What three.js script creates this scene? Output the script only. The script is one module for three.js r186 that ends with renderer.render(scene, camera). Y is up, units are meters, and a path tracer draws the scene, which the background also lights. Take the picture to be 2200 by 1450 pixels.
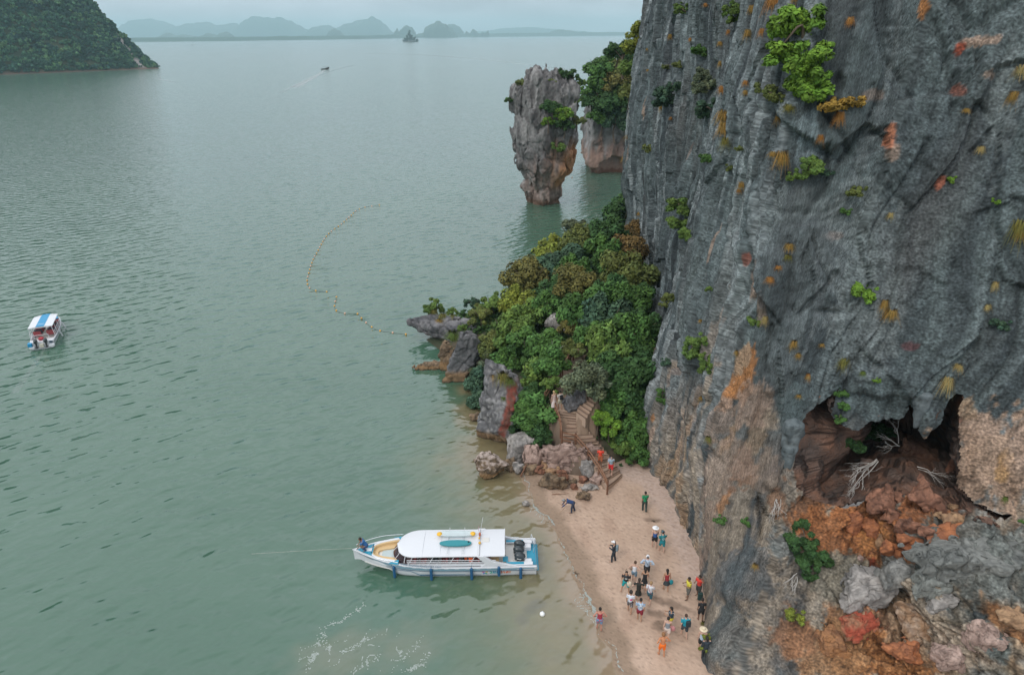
import * as THREE from 'three';
import { mergeGeometries } from 'three/addons/utils/BufferGeometryUtils.js';
import { RoundedBoxGeometry } from 'three/addons/geometries/RoundedBoxGeometry.js';
import { TextGeometry } from 'three/addons/geometries/TextGeometry.js';
import { FontLoader } from 'three/addons/loaders/FontLoader.js';

// ------------------------------------------------------------------ camera, sky, sun, exposure
const scene = new THREE.Scene();
const camera = new THREE.PerspectiveCamera(52.6, 1024 / 674, 0.5, 40000);
camera.position.set(0, 32, 0);
camera.rotation.order = 'YXZ';
camera.rotation.set(-THREE.MathUtils.degToRad(24.0), 0, -0.007);
camera.updateMatrixWorld(true); camera.updateProjectionMatrix();
const renderer = new THREE.WebGLRenderer({ antialias: true });
renderer.toneMapping = THREE.LinearToneMapping;
renderer.toneMappingExposure = 0.90;
renderer.shadowMap.enabled = true;

const sun = new THREE.DirectionalLight(new THREE.Color(1.0, 0.95, 0.88), 1.5);
sun.position.set(-90, 170, 60); sun.target.position.set(5, 0, -60);
sun.castShadow = true; sun.shadow.radius = 40; sun.shadow.mapSize.set(2048, 2048);
Object.assign(sun.shadow.camera, { left: -120, right: 120, top: 120, bottom: -120, near: 1, far: 500 });
scene.add(sun, sun.target);
scene.fog = new THREE.FogExp2(new THREE.Color().setRGB(0.60, 0.88, 0.94), 0.00013);

// ------------------------------------------------------------------ random numbers and noise
function rng(seed) { let a = seed >>> 0; return () => { a = (a + 0x6D2B79F5) | 0; let t = Math.imul(a ^ (a >>> 15), 1 | a); t = (t + Math.imul(t ^ (t >>> 7), 61 | t)) ^ t; return ((t ^ (t >>> 14)) >>> 0) / 4294967296; }; }
const PERM = new Uint8Array(512); { const r = rng(77), p = [...Array(256).keys()]; for (let i = 255; i > 0; i--) { const j = Math.floor(r() * (i + 1)); [p[i], p[j]] = [p[j], p[i]]; } for (let i = 0; i < 512; i++) PERM[i] = p[i & 255]; }
const grad = (h, x, y, z) => { h &= 15; const u = h < 8 ? x : y, v = h < 4 ? y : h === 12 || h === 14 ? x : z; return ((h & 1) ? -u : u) + ((h & 2) ? -v : v); };
function noise(x, y, z) {
  const fx = Math.floor(x), fy = Math.floor(y), fz = Math.floor(z), X = fx & 255, Y = fy & 255, Z = fz & 255;
  x -= fx; y -= fy; z -= fz;
  const u = x * x * x * (x * (x * 6 - 15) + 10), v = y * y * y * (y * (y * 6 - 15) + 10), w = z * z * z * (z * (z * 6 - 15) + 10);
  const A = PERM[X] + Y, AA = PERM[A] + Z, AB = PERM[A + 1] + Z, B = PERM[X + 1] + Y, BA = PERM[B] + Z, BB = PERM[B + 1] + Z;
  const l = (a, b, t) => a + (b - a) * t;
  return l(l(l(grad(PERM[AA], x, y, z), grad(PERM[BA], x - 1, y, z), u), l(grad(PERM[AB], x, y - 1, z), grad(PERM[BB], x - 1, y - 1, z), u), v),
    l(l(grad(PERM[AA + 1], x, y, z - 1), grad(PERM[BA + 1], x - 1, y, z - 1), u), l(grad(PERM[AB + 1], x, y - 1, z - 1), grad(PERM[BB + 1], x - 1, y - 1, z - 1), u), v), w);
}
function fbm(x, y, z, o = 4) { let s = 0, a = 0.5; for (let i = 0; i < o; i++) { s += a * noise(x, y, z); x *= 2.03; y *= 2.03; z *= 2.03; a *= 0.5; } return s; }
function ridged(x, y, z, o = 3) { let s = 0, a = 0.5; for (let i = 0; i < o; i++) { s += a * (1 - Math.abs(noise(x, y, z)) * 2); x *= 2.1; y *= 2.1; z *= 2.1; a *= 0.5; } return s; }
// cellular noise: [nearest, second nearest, id of nearest]
const hash3 = (i, j, k) => PERM[(PERM[(PERM[i & 255] + j) & 255] + k) & 255];
function cells(x, y, z) {
  const ix = Math.floor(x), iy = Math.floor(y), iz = Math.floor(z); let d1 = 9, d2 = 9, id = 0;
  for (let i = -1; i < 2; i++) for (let j = -1; j < 2; j++) for (let k = -1; k < 2; k++) {
    const h = hash3(ix + i, iy + j, iz + k), dx = ix + i + h / 255 - x, dy = iy + j + PERM[h + 17] / 255 - y, dz = iz + k + PERM[h + 91] / 255 - z;
    const d = dx * dx + dy * dy + dz * dz; if (d < d1) { d2 = d1; d1 = d; id = h; } else if (d < d2) d2 = d;
  }
  return [Math.sqrt(d1), Math.sqrt(d2), id];
}
function facet(x, y, z) { // every cell a tilted plane: broken, angular rock
  const ix = Math.floor(x), iy = Math.floor(y), iz = Math.floor(z); let d1 = 9, v = 0;
  for (let i = -1; i < 2; i++) for (let j = -1; j < 2; j++) for (let k = -1; k < 2; k++) { const h = hash3(ix + i, iy + j, iz + k), dx = x - ix - i - h / 255, dy = y - iy - j - PERM[h + 17] / 255, dz = z - iz - k - PERM[h + 91] / 255, d = dx * dx + dy * dy + dz * dz; if (d < d1) { d1 = d; v = (PERM[h + 5] / 255 - .5) * 1.1 + dx * (PERM[h + 33] / 127 - 1) * 1.2 + dy * (PERM[h + 61] / 127 - 1) * 1.2; } }
  return v;
}
const clamp = (x, a = 0, b = 1) => Math.min(b, Math.max(a, x)), mix = (a, b, t) => a + (b - a) * t;
const smooth = (a, b, x) => { const t = clamp((x - a) / (b - a)); return t * t * (3 - 2 * t); };
const V = (x, y, z) => new THREE.Vector3(x, y, z);
const mix3 = (a, b, t) => [a[0] + (b[0] - a[0]) * t, a[1] + (b[1] - a[1]) * t, a[2] + (b[2] - a[2]) * t];

// ------------------------------------------------------------------ surveying: where a sight line of the photograph (2200 x 1450) meets the place
function ray(px, py) { return V((px / 2200) * 2 - 1, 1 - (py / 1450) * 2, 0.5).unproject(camera).sub(camera.position).normalize(); }
function ground(px, py, h = 0) { const d = ray(px, py), t = (h - 32) / d.y; return V(d.x * t, h, d.z * t); }
function depthPoint(px, py, z) { const d = ray(px, py), t = z / d.z; return V(d.x * t, 32 + d.y * t, z); }
const toPhoto = (() => { const m = new THREE.Matrix4().multiplyMatrices(camera.projectionMatrix, camera.matrixWorldInverse), e = m.elements;
  return (x, y, z) => { const w = e[3] * x + e[7] * y + e[11] * z + e[15]; if (w < 0.3) return [-1, -1, 1e9]; return [((e[0] * x + e[4] * y + e[8] * z + e[12]) / w + 1) * 1100, (1 - (e[1] * x + e[5] * y + e[9] * z + e[13]) / w) * 725, w]; }; })();
function sightMap(pos) {           // nearest surface point seen along a sight line, looked up in 6 px buckets
  const W = 367, Hh = 242, best = new Int32Array(W * Hh).fill(-1), dep = new Float32Array(W * Hh).fill(1e9);
  for (let i = 0; i < pos.length / 3; i++) { const [x, y, w] = toPhoto(pos[3 * i], pos[3 * i + 1], pos[3 * i + 2]); const bx = Math.floor(x / 6), by = Math.floor(y / 6); if (bx < 0 || by < 0 || bx >= W || by >= Hh) continue; const k = by * W + bx; if (w < dep[k]) { dep[k] = w; best[k] = i; } }
  return (px, py) => { const cx = Math.floor(px / 6), cy = Math.floor(py / 6); let at = -1, bd = 1e9;
    for (let r = 0; r < 8 && at < 0; r++) for (let j = -r; j <= r; j++) for (let i = -r; i <= r; i++) { const x = cx + i, y = cy + j; if (x < 0 || y < 0 || x >= W || y >= Hh) continue; const k = y * W + x; if (best[k] >= 0) { const d = i * i + j * j; if (d < bd) { bd = d; at = best[k]; } } }
    return at; };
}

// ------------------------------------------------------------------ naming
const taken = {};
function numbered(n) { const k = taken[n] = (taken[n] ?? -1) + 1; return k ? `${n}_${String(k).padStart(3, '0')}` : n; }
function shade(o) { o.traverse((m) => { if (m.isMesh) { m.castShadow = true; m.receiveShadow = true; } }); return o; }
function tag(o, label, category, group) { o.userData.label = label; if (category) o.userData.category = category; if (group) o.userData.group = group; return o; }
function thing(name, label, category, group, p) { const g = new THREE.Group(); g.name = numbered(name); tag(g, label, category, group); if (p) g.position.copy(p); scene.add(g); return g; }
function part(name, geo, mat, parent, label) { const m = new THREE.Mesh(geo, mat); m.name = name; if (label) m.userData.label = label; m.castShadow = m.receiveShadow = true; parent.add(m); return m; }
function lone(name, geo, mat, label, category, group) { const m = part(numbered(name), geo, mat, scene); return tag(m, label, category, group); }
function struct(name, geo, mat, label) { const m = part(numbered(name), geo, mat, scene); m.userData.kind = 'structure'; if (label) m.userData.label = label; return m; }
function stuff(name, geo, mat, label, parent = scene) { const m = part(parent === scene ? numbered(name) : name, geo, mat, parent); m.userData.kind = 'stuff'; if (label) m.userData.label = label; return m; }

// ------------------------------------------------------------------ materials
const std = (r, g, b, rough = 0.7, more = {}) => { const m = new THREE.MeshStandardMaterial({ roughness: rough, side: THREE.DoubleSide, ...more }); m.color.setRGB(r, g, b); return m; };
const vmat = (rough = 0.9, more = {}) => new THREE.MeshStandardMaterial({ vertexColors: true, roughness: rough, side: THREE.DoubleSide, ...more });
function dataTex(n, fn, srgb, m = n) {   // fn(x, y) -> value or [r, g, b] in 0..1
  const d = new Uint8Array(n * m * 4);
  for (let y = 0; y < m; y++) for (let x = 0; x < n; x++) { const v = fn(x, y), k = (y * n + x) * 4; if (v.length) { d[k] = clamp(v[0]) * 255; d[k + 1] = clamp(v[1]) * 255; d[k + 2] = clamp(v[2]) * 255; } else d[k] = d[k + 1] = d[k + 2] = clamp(v) * 255; d[k + 3] = 255; }
  const t = new THREE.DataTexture(d, n, m); t.wrapS = t.wrapT = THREE.RepeatWrapping; t.magFilter = THREE.LinearFilter; if (srgb) t.colorSpace = THREE.SRGBColorSpace; t.needsUpdate = true; return t;
}
// periodic noise for tiles: the torus of a 4-D lookup, done with two blended 3-D reads
function tileNoise(u, v, f, o, sx = 1, sy = 1, z = 0) { const F = f * sx, G = f * sy; const a = (1 - u) * (1 - v), b = u * (1 - v), c = (1 - u) * v, d = u * v; const n = (x, y) => fbm(x * F, y * G, z, o); return (a * n(u, v) + b * n(u - 1, v) + c * n(u, v - 1) + d * n(u - 1, v - 1)) / Math.sqrt(a * a + b * b + c * c + d * d); }

// ------------------------------------------------------------------ one surface from a distance field (naive surface nets)
function surfaceNet(f, lo, hi, cell) {
  const nx = Math.ceil((hi.x - lo.x) / cell) + 2, ny = Math.ceil((hi.y - lo.y) / cell) + 2, nz = Math.ceil((hi.z - lo.z) / cell) + 2, S = nx * ny;
  const v = new Float32Array(nx * ny * nz);
  for (let k = 0, n = 0; k < nz; k++) for (let j = 0; j < ny; j++) for (let i = 0; i < nx; i++, n++) v[n] = f(lo.x + i * cell, lo.y + j * cell, lo.z + k * cell);
  const id = new Int32Array(v.length).fill(-1), P = [], I = [];
  const off = [0, 1, nx, nx + 1, S, S + 1, S + nx, S + nx + 1], E = [[0, 1], [2, 3], [4, 5], [6, 7], [0, 2], [1, 3], [4, 6], [5, 7], [0, 4], [1, 5], [2, 6], [3, 7]];
  for (let k = 0; k < nz - 1; k++) for (let j = 0; j < ny - 1; j++) for (let i = 0; i < nx - 1; i++) {
    const n = i + j * nx + k * S; let m = 0; for (let c = 0; c < 8; c++) if (v[n + off[c]] < 0) m |= 1 << c;
    if (m === 0 || m === 255) continue;
    let x = 0, y = 0, z = 0, q = 0;
    for (const [a, b] of E) { const va = v[n + off[a]], vb = v[n + off[b]]; if ((va < 0) === (vb < 0)) continue; const t = va / (va - vb); x += (a & 1) + t * ((b & 1) - (a & 1)); y += ((a >> 1) & 1) + t * (((b >> 1) & 1) - ((a >> 1) & 1)); z += (a >> 2) + t * ((b >> 2) - (a >> 2)); q++; }
    id[n] = P.length / 3; P.push(lo.x + (i + x / q) * cell, lo.y + (j + y / q) * cell, lo.z + (k + z / q) * cell);
  }
  const quad = (a, b, c, d, flip) => { if (a < 0 || b < 0 || c < 0 || d < 0) return; if (flip) I.push(a, c, b, a, d, c); else I.push(a, b, c, a, c, d); };
  for (let k = 1; k < nz - 1; k++) for (let j = 1; j < ny - 1; j++) for (let i = 1; i < nx - 1; i++) {
    const n = i + j * nx + k * S, s = v[n] < 0;
    if (s !== (v[n + 1] < 0)) quad(id[n - nx - S], id[n - S], id[n], id[n - nx], !s);
    if (s !== (v[n + nx] < 0)) quad(id[n - 1 - S], id[n - 1], id[n], id[n - S], !s);
    if (s !== (v[n + S] < 0)) quad(id[n - 1 - nx], id[n - nx], id[n], id[n - 1], !s);
  }
  const g = new THREE.BufferGeometry(); g.setAttribute('position', new THREE.Float32BufferAttribute(P, 3)); g.setIndex(I); g.computeVertexNormals(); return g;
}
function colorize(g, fn) { const p = g.attributes.position, n = g.attributes.normal, c = new Float32Array(p.count * 3); for (let i = 0; i < p.count; i++) { const q = fn(p.getX(i), p.getY(i), p.getZ(i), n ? n.getX(i) : 0, n ? n.getY(i) : 1, n ? n.getZ(i) : 0); c[3 * i] = q[0]; c[3 * i + 1] = q[1]; c[3 * i + 2] = q[2]; } g.setAttribute('color', new THREE.BufferAttribute(c, 3)); return g; }
function boxUV(g, scale = 1) { const p = g.attributes.position, n = g.attributes.normal, u = new Float32Array(p.count * 2); for (let i = 0; i < p.count; i++) { const ax = Math.abs(n.getX(i)), ay = Math.abs(n.getY(i)), az = Math.abs(n.getZ(i)); const x = p.getX(i), y = p.getY(i), z = p.getZ(i); if (ay > ax && ay > az) { u[2 * i] = x * scale; u[2 * i + 1] = z * scale; } else if (ax > az) { u[2 * i] = z * scale; u[2 * i + 1] = y * scale; } else { u[2 * i] = x * scale; u[2 * i + 1] = y * scale; } } g.setAttribute('uv', new THREE.BufferAttribute(u, 2)); return g; }
function gridGeo(nu, nv, fn, flip) {   // fn(i, j) -> [x, y, z]
  const p = new Float32Array(nu * nv * 3), idx = new Uint32Array((nu - 1) * (nv - 1) * 6); let k = 0;
  for (let j = 0; j < nv; j++) for (let i = 0; i < nu; i++) { const q = fn(i, j), n = (j * nu + i) * 3; p[n] = q[0]; p[n + 1] = q[1]; p[n + 2] = q[2]; }
  for (let j = 0; j < nv - 1; j++) for (let i = 0; i < nu - 1; i++) { const a = j * nu + i, b = a + 1, c = a + nu, d = c + 1; if (flip) { idx[k++] = a; idx[k++] = d; idx[k++] = b; idx[k++] = a; idx[k++] = c; idx[k++] = d; } else { idx[k++] = a; idx[k++] = b; idx[k++] = d; idx[k++] = a; idx[k++] = d; idx[k++] = c; } }
  const g = new THREE.BufferGeometry(); g.setAttribute('position', new THREE.BufferAttribute(p, 3)); g.setIndex(new THREE.BufferAttribute(idx, 1)); return g;
}
function tube(pts, r0, r1 = r0, seg = 5, closed = false) { // tapered tube through points
  const c = new THREE.CatmullRomCurve3(pts, closed), n = Math.max(2, pts.length * 3), fr = c.computeFrenetFrames(n, closed), P = [], N = [], I = [];
  for (let i = 0; i <= n; i++) { const q = c.getPointAt(i / n), r = mix(r0, r1, i / n); for (let k = 0; k < seg; k++) { const a = k / seg * Math.PI * 2, d = fr.normals[i].clone().multiplyScalar(Math.cos(a)).addScaledVector(fr.binormals[i], Math.sin(a)); N.push(d.x, d.y, d.z); P.push(q.x + d.x * r, q.y + d.y * r, q.z + d.z * r); } }
  for (let i = 0; i < n; i++) for (let k = 0; k < seg; k++) { const a = i * seg + k, b = i * seg + (k + 1) % seg; I.push(a, a + seg, b, b, a + seg, b + seg); }
  const e = P.length / 3; P.push(...pts[pts.length - 1].toArray()); N.push(...fr.tangents[n].toArray()); P.push(...pts[0].toArray()); N.push(...fr.tangents[0].clone().negate().toArray());
  for (let k = 0; k < seg; k++) { I.push(n * seg + k, e, n * seg + (k + 1) % seg); I.push(k, (k + 1) % seg, e + 1); }
  const g = new THREE.BufferGeometry(); g.setAttribute('position', new THREE.Float32BufferAttribute(P, 3)); g.setAttribute('normal', new THREE.Float32BufferAttribute(N, 3)); g.setIndex(I); return agree(g);
}
function agree(g) { // wind every face the way its normals point
  const p = g.attributes.position, n = g.attributes.normal, I = g.index.array, a = V(0, 0, 0), b = V(0, 0, 0), c = V(0, 0, 0);
  for (let k = 0; k < I.length; k += 3) { a.fromBufferAttribute(p, I[k]); b.fromBufferAttribute(p, I[k + 1]).sub(a); c.fromBufferAttribute(p, I[k + 2]).sub(a); b.cross(c); let d = 0; for (let q = 0; q < 3; q++) d += b.x * n.getX(I[k + q]) + b.y * n.getY(I[k + q]) + b.z * n.getZ(I[k + q]); if (d < 0) { const t = I[k + 1]; I[k + 1] = I[k + 2]; I[k + 2] = t; } }
  return g;
}
const plain = (g) => { const q = g.index ? g.toNonIndexed() : g; for (const k of Object.keys(q.attributes)) if (k !== 'position' && k !== 'normal' && k !== 'color') q.deleteAttribute(k); return q; };
const joined = (...gs) => mergeGeometries(gs.flat().map(plain));
const box = (w, h, d, x = 0, y = 0, z = 0, ry = 0, rz = 0) => { const g = new THREE.BoxGeometry(w, h, d); if (rz) g.rotateZ(rz); if (ry) g.rotateY(ry); return g.translate(x, y, z); };
const rbox = (w, h, d, r, x = 0, y = 0, z = 0) => new RoundedBoxGeometry(w, h, d, 2, r).translate(x, y, z);

// ------------------------------------------------------------------ the overcast sky
{
  const W = 1024, Hh = 512, d = new Float32Array(W * Hh * 4);
  for (let j = 0; j < Hh; j++) for (let i = 0; i < W; i++) {
    const el = ((j + 0.5) / Hh - 0.5) * Math.PI, az = ((i + 0.5) / W - 0.5) * 2 * Math.PI, k = (j * W + i) * 4, s = Math.sin(el);
    const x = Math.cos(el) * Math.cos(az), z = Math.cos(el) * Math.sin(az);
    const q = 1 / (Math.max(s, 0) + 0.12), c1 = fbm(x * q * 1.1, z * q * 1.1, 3.7, 5), c2 = fbm(x * 5, s * 24, z * 5, 4);
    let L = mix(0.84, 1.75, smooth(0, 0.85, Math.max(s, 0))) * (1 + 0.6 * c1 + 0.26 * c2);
    const t = smooth(0, 0.35, s), low = smooth(0.07, 0.0, Math.max(s, 0));
    const c = mix3(mix3([0.91, 0.98, 1.11], [0.93, 0.98, 1.06], t), [0.93, 0.98, 1.07], low);
    d[k] = L * c[0]; d[k + 1] = L * c[1]; d[k + 2] = L * c[2]; d[k + 3] = 1;
  }
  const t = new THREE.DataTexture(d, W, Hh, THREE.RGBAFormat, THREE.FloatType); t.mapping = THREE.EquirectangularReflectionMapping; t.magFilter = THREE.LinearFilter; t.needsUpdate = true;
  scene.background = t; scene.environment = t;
}
// ------------------------------------------------------------------ shoreline and beach
const SHORE = [[1095, 985], [1118, 1020], [1136, 1060], [1160, 1100], [1192, 1145], [1212, 1190], [1238, 1245], [1262, 1300], [1288, 1350], [1306, 1395], [1322, 1450], [1340, 1530], [1362, 1640]].map(([a, b]) => { const g = ground(a, b); return [g.z, g.x]; }).sort((a, b) => a[0] - b[0]);
function shoreX(z) { const T = SHORE; if (z <= T[0][0]) return T[0][1] + (T[0][0] - z) * 0.35; for (let i = 1; i < T.length; i++) if (z <= T[i][0]) { const t = (z - T[i - 1][0]) / (T[i][0] - T[i - 1][0]); return mix(T[i - 1][1], T[i][1], t); } const n = T.length; return T[n - 1][1] + (z - T[n - 1][0]) * 0.25; }
const shoreWob = (x, z) => 0.35 * noise(x * 0.6, z * 0.6, 5) + 0.16 * noise(x * 1.7, z * 1.7, 9);
function inland(x, z) { return (x - shoreX(z)) * 0.93 + shoreWob(x, z); }
const strip = [[1325, 1005], [1400, 1035], [1445, 1105], [1482, 1180], [1506, 1245]].map(([a, b]) => ground(a, b, 0.6));
function segDist(x, z, pts) { let best = 1e9; for (let i = 1; i < pts.length; i++) { const a = pts[i - 1], b = pts[i], ex = b.x - a.x, ez = b.z - a.z, t = clamp(((x - a.x) * ex + (z - a.z) * ez) / (ex * ex + ez * ez)); best = Math.min(best, Math.hypot(x - a.x - ex * t, z - a.z - ez * t)); } return best; }
function sandY(x, z) { const d = inland(x, z); const y = d < 0 ? d * 0.10 : d < 8 ? d * 0.075 : 0.6 + (d - 8) * 0.16; return y + (d > 0 ? 0.10 * smooth(1.6, 0.2, segDist(x, z, strip)) : 0); }
const damp = [[1432, 1290, 1.5, 0.32, 0.5], [1412, 1312, 0.7, 0.25, 0.4], [1422, 1338, 0.5, 0.5, 0], [1402, 1118, 0.7, 0.25, 0.2]].map(([a, b, rx, rz, t]) => [ground(a, b, 0.5), rx, rz, t]);
{
  const x0 = -5, x1 = 19, z0 = -52, z1 = -17, s = 0.11, nu = Math.round((x1 - x0) / s), nv = Math.round((z1 - z0) / s);
  const prints = (x, z) => { const c = cells(x * 1.9, 0.5, z * 1.9), use = smooth(-0.25, 0.15, noise(x * 0.3, 2, z * 0.3)); return smooth(0.34, 0.10, c[0]) * use; };
  const g = gridGeo(nu, nv, (i, j) => { const x = x0 + i * s, z = z0 + j * s, d = inland(x, z), dry = smooth(0.8, 2.2, d); return [x, sandY(x, z) + dry * (0.035 * noise(x * 1.3, 0, z * 1.3) + 0.02 * noise(x * 4, 3, z * 4) - 0.07 * prints(x, z)), z]; }, true);
  g.computeVertexNormals();
  colorize(g, (x, y, z) => {
    const d = inland(x, z), n = fbm(x * 0.5, 1, z * 0.5, 4), f = noise(x * 5, 4, z * 5);
    let c = mix3([0.47, 0.335, 0.25], [0.41, 0.285, 0.205], clamp(0.5 + n * 1.4)); c = mix3(c, [0.34, 0.225, 0.16], 0.55 * smooth(0.05, 0.5, noise(x * 0.9, 8, z * 0.35)));
    const st = smooth(1.5, 0.4, segDist(x, z, strip) + 0.5 * n); c = mix3(c, mix3([0.5, 0.38, 0.32], [0.37, 0.27, 0.215], clamp(.5 + 1.4 * f + 1.0 * noise(x * 13, 1, z * 13))), 0.8 * st);
    for (const [p, rx, rz, t] of damp) { const u = (x - p.x) * Math.cos(t) + (z - p.z) * Math.sin(t), v = (z - p.z) * Math.cos(t) - (x - p.x) * Math.sin(t); c = mix3(c, [0.17, 0.115, 0.08], 0.75 * smooth(1.3, 0.55, Math.hypot(u / rx, v / rz) + 0.6 * noise(x * 3, 7, z * 3))); }
    const wet = smooth(1.7 + 0.5 * noise(z * 0.5, 3, x * 0.2), 0.9, d); c = mix3(c, [0.235, 0.165, 0.112], 0.85 * wet); c = mix3(c, [0.23, 0.17, 0.105], smooth(0.3, -0.3, d));
    const speck = noise(x * 14, 9, z * 14) > .42 ? .72 : 1, k = (1 + 0.16 * f + 0.12 * noise(x * 11, 2, z * 11)) * speck * (1 - .12 * prints(x, z) * smooth(.8, 2.2, d)); return [c[0] * k, c[1] * k, c[2] * k];
  });
  const uv = new Float32Array(g.attributes.position.count * 2); for (let i = 0; i < uv.length / 2; i++) { uv[2 * i] = g.attributes.position.getX(i) / 3; uv[2 * i + 1] = g.attributes.position.getZ(i) / 3; } g.setAttribute('uv', new THREE.BufferAttribute(uv, 2));
  const grain = dataTex(512, (x, y) => 0.5 + 0.35 * tileNoise(x / 512, y / 512, 14, 4) + 0.25 * tileNoise(x / 512, y / 512, 70, 2, 1, 1, 4));
  struct('beach', g, vmat(0.92, { bumpMap: grain, bumpScale: 0.05 }), 'pale pinkish sand beach curving below the cliff');
}

// ------------------------------------------------------------------ the sea
const wakeGeo = [];
const swirl = [ground(760, 1400), ground(880, 1390), ground(690, 1420)], dull = [[1140, 1312], [1122, 1330], [1156, 1296]].map(([a, b]) => ground(a, b));
const shoals = [[1015, 835, 1.4], [1010, 880, 1.5], [1060, 965, 2.6], [1020, 905, 1.6], [1080, 1040, 1.5]].map(([a, b, r]) => [ground(a, b), r]);
{
  const axis = (marks) => { const out = []; for (const [a, b, s] of marks) { const n = Math.max(1, Math.round(Math.abs(b - a) / s)); for (let i = 0; i < n; i++) out.push(a + (b - a) * i / n); } out.push(marks[marks.length - 1][1]); return out; };
  const xs = axis([[-11000, -6000, 2500], [-6000, -1000, 500], [-1000, -300, 100], [-300, -100, 20], [-100, -24, 3], [-24, 14, 0.22], [14, 60, 3], [60, 300, 30], [300, 3000, 450], [3000, 9000, 2000]]);
  const zs = axis([[-16000, -6000, 2500], [-6000, -1000, 500], [-1000, -300, 100], [-300, -110, 15], [-110, -62, 2], [-62, -18, 0.22], [-18, 60, 6], [60, 400, 60]]);
  const g = gridGeo(xs.length, zs.length, (i, j) => [xs[i], 0, zs[zs.length - 1 - j]]); g.computeVertexNormals();
  colorize(g, (x, y, z) => {
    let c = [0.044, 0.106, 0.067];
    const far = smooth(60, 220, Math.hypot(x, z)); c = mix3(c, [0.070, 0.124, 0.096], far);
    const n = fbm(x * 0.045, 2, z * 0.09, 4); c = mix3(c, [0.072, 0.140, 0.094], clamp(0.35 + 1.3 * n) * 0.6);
    if (Math.abs(x) < 40 && z > -75) {
      const d = -inland(x, z) + 1.6 * fbm(x * 0.22, 6, z * 0.22, 3), w = 0.7 * noise(x * 0.9, 1, z * 0.9);
      c = mix3(c, [0.088, 0.12, 0.066], smooth(11, 4.5, d + w)); c = mix3(c, [0.165, 0.145, 0.08], smooth(6.5, 2.0, d + w)); c = mix3(c, [0.25, 0.185, 0.12], smooth(1.7, 0.2, d));
      for (const [p, r] of shoals) c = mix3(c, [0.17, 0.14, 0.075], 0.85 * smooth(1.5, 0.5, Math.hypot(x - p.x, z - p.z) / r + 0.5 * w));
      for (const p of swirl) c = mix3(c, [0.115, 0.14, 0.092], 0.75 * smooth(2.6, 0.6, Math.hypot(x - p.x, z - p.z) + 1.2 * w));
      for (const p of dull) c = mix3(c, [0.09, 0.09, 0.065], 0.55 * smooth(0.62, 0.2, Math.hypot(x - p.x, z - p.z) + 0.25 * w));
    }
    return c;
  });
  const p = g.attributes.position, uv = new Float32Array(p.count * 2); for (let i = 0; i < p.count; i++) { uv[2 * i] = p.getX(i); uv[2 * i + 1] = -p.getZ(i); } g.setAttribute('uv', new THREE.BufferAttribute(uv, 2));
  // two wave fields, each a sum of travelling sines that closes over its tile
  const field = (N, count, seed, dir, spread, kmin, kmax, pw) => {
    const r = rng(seed), h = new Float32Array(N * N), W = [];
    for (let q = 0; q < count; q++) { const k = kmin * Math.pow(kmax / kmin, r()), a = dir + spread * (r() + r() + r() - 1.5); const kx = Math.round(k * Math.cos(a)), ky = Math.round(k * Math.sin(a)); if (kx || ky) W.push([kx, ky, r() * 6.283, Math.pow(Math.hypot(kx, ky), -pw)]); }
    for (const [kx, ky, ph, am] of W) { const sx = new Float32Array(N), cx = new Float32Array(N); for (let x = 0; x < N; x++) { const t = x / N * 6.28318 * kx + ph; sx[x] = Math.sin(t) * am; cx[x] = Math.cos(t) * am; } for (let y = 0; y < N; y++) { const t = y / N * 6.28318 * ky, s = Math.sin(t), c = Math.cos(t), o = y * N; for (let x = 0; x < N; x++) h[o + x] += sx[x] * c + cx[x] * s; } }
    let m = 0; for (const q of h) m += q * q; m = Math.sqrt(m / h.length); for (let i = 0; i < h.length; i++) h[i] /= m; return h;
  };
  const N = 1024, A = field(N, 150, 5, 1.42, 0.75, 14, 120, 1.35), L1 = 40;
  const nm = dataTex(N, (x, y) => { const xm = (x + N - 1) % N, xp = (x + 1) % N, ym = (y + N - 1) % N, yp = (y + 1) % N, s = 0.0120 * N / L1 / 2; const dx = (A[y * N + xp] - A[y * N + xm]) * s, dy = (A[yp * N + x] - A[ym * N + x]) * s, q = 1 / Math.sqrt(dx * dx + dy * dy + 1); return [0.5 - dx * q * 0.5, 0.5 - dy * q * 0.5, 0.5 + q * 0.5]; });
  nm.repeat.set(1 / L1, 1 / L1);
  const B = field(N, 140, 11, 1.85, 0.8, 26, 170, 1.1), bm = dataTex(N, (x, y) => 0.5 + B[y * N + x] * 0.13); bm.repeat.set(1 / 67, 1 / 67); bm.rotation = 0.35;
  const m = new THREE.MeshPhysicalMaterial({ vertexColors: true, roughness: 0.13, ior: 1.68, normalMap: nm, normalScale: new THREE.Vector2(1, 1), bumpMap: bm, bumpScale: 0.19, side: THREE.DoubleSide });
  struct('sea', g, m, 'grey green sea of the bay, rippled by the wind');
}

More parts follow.
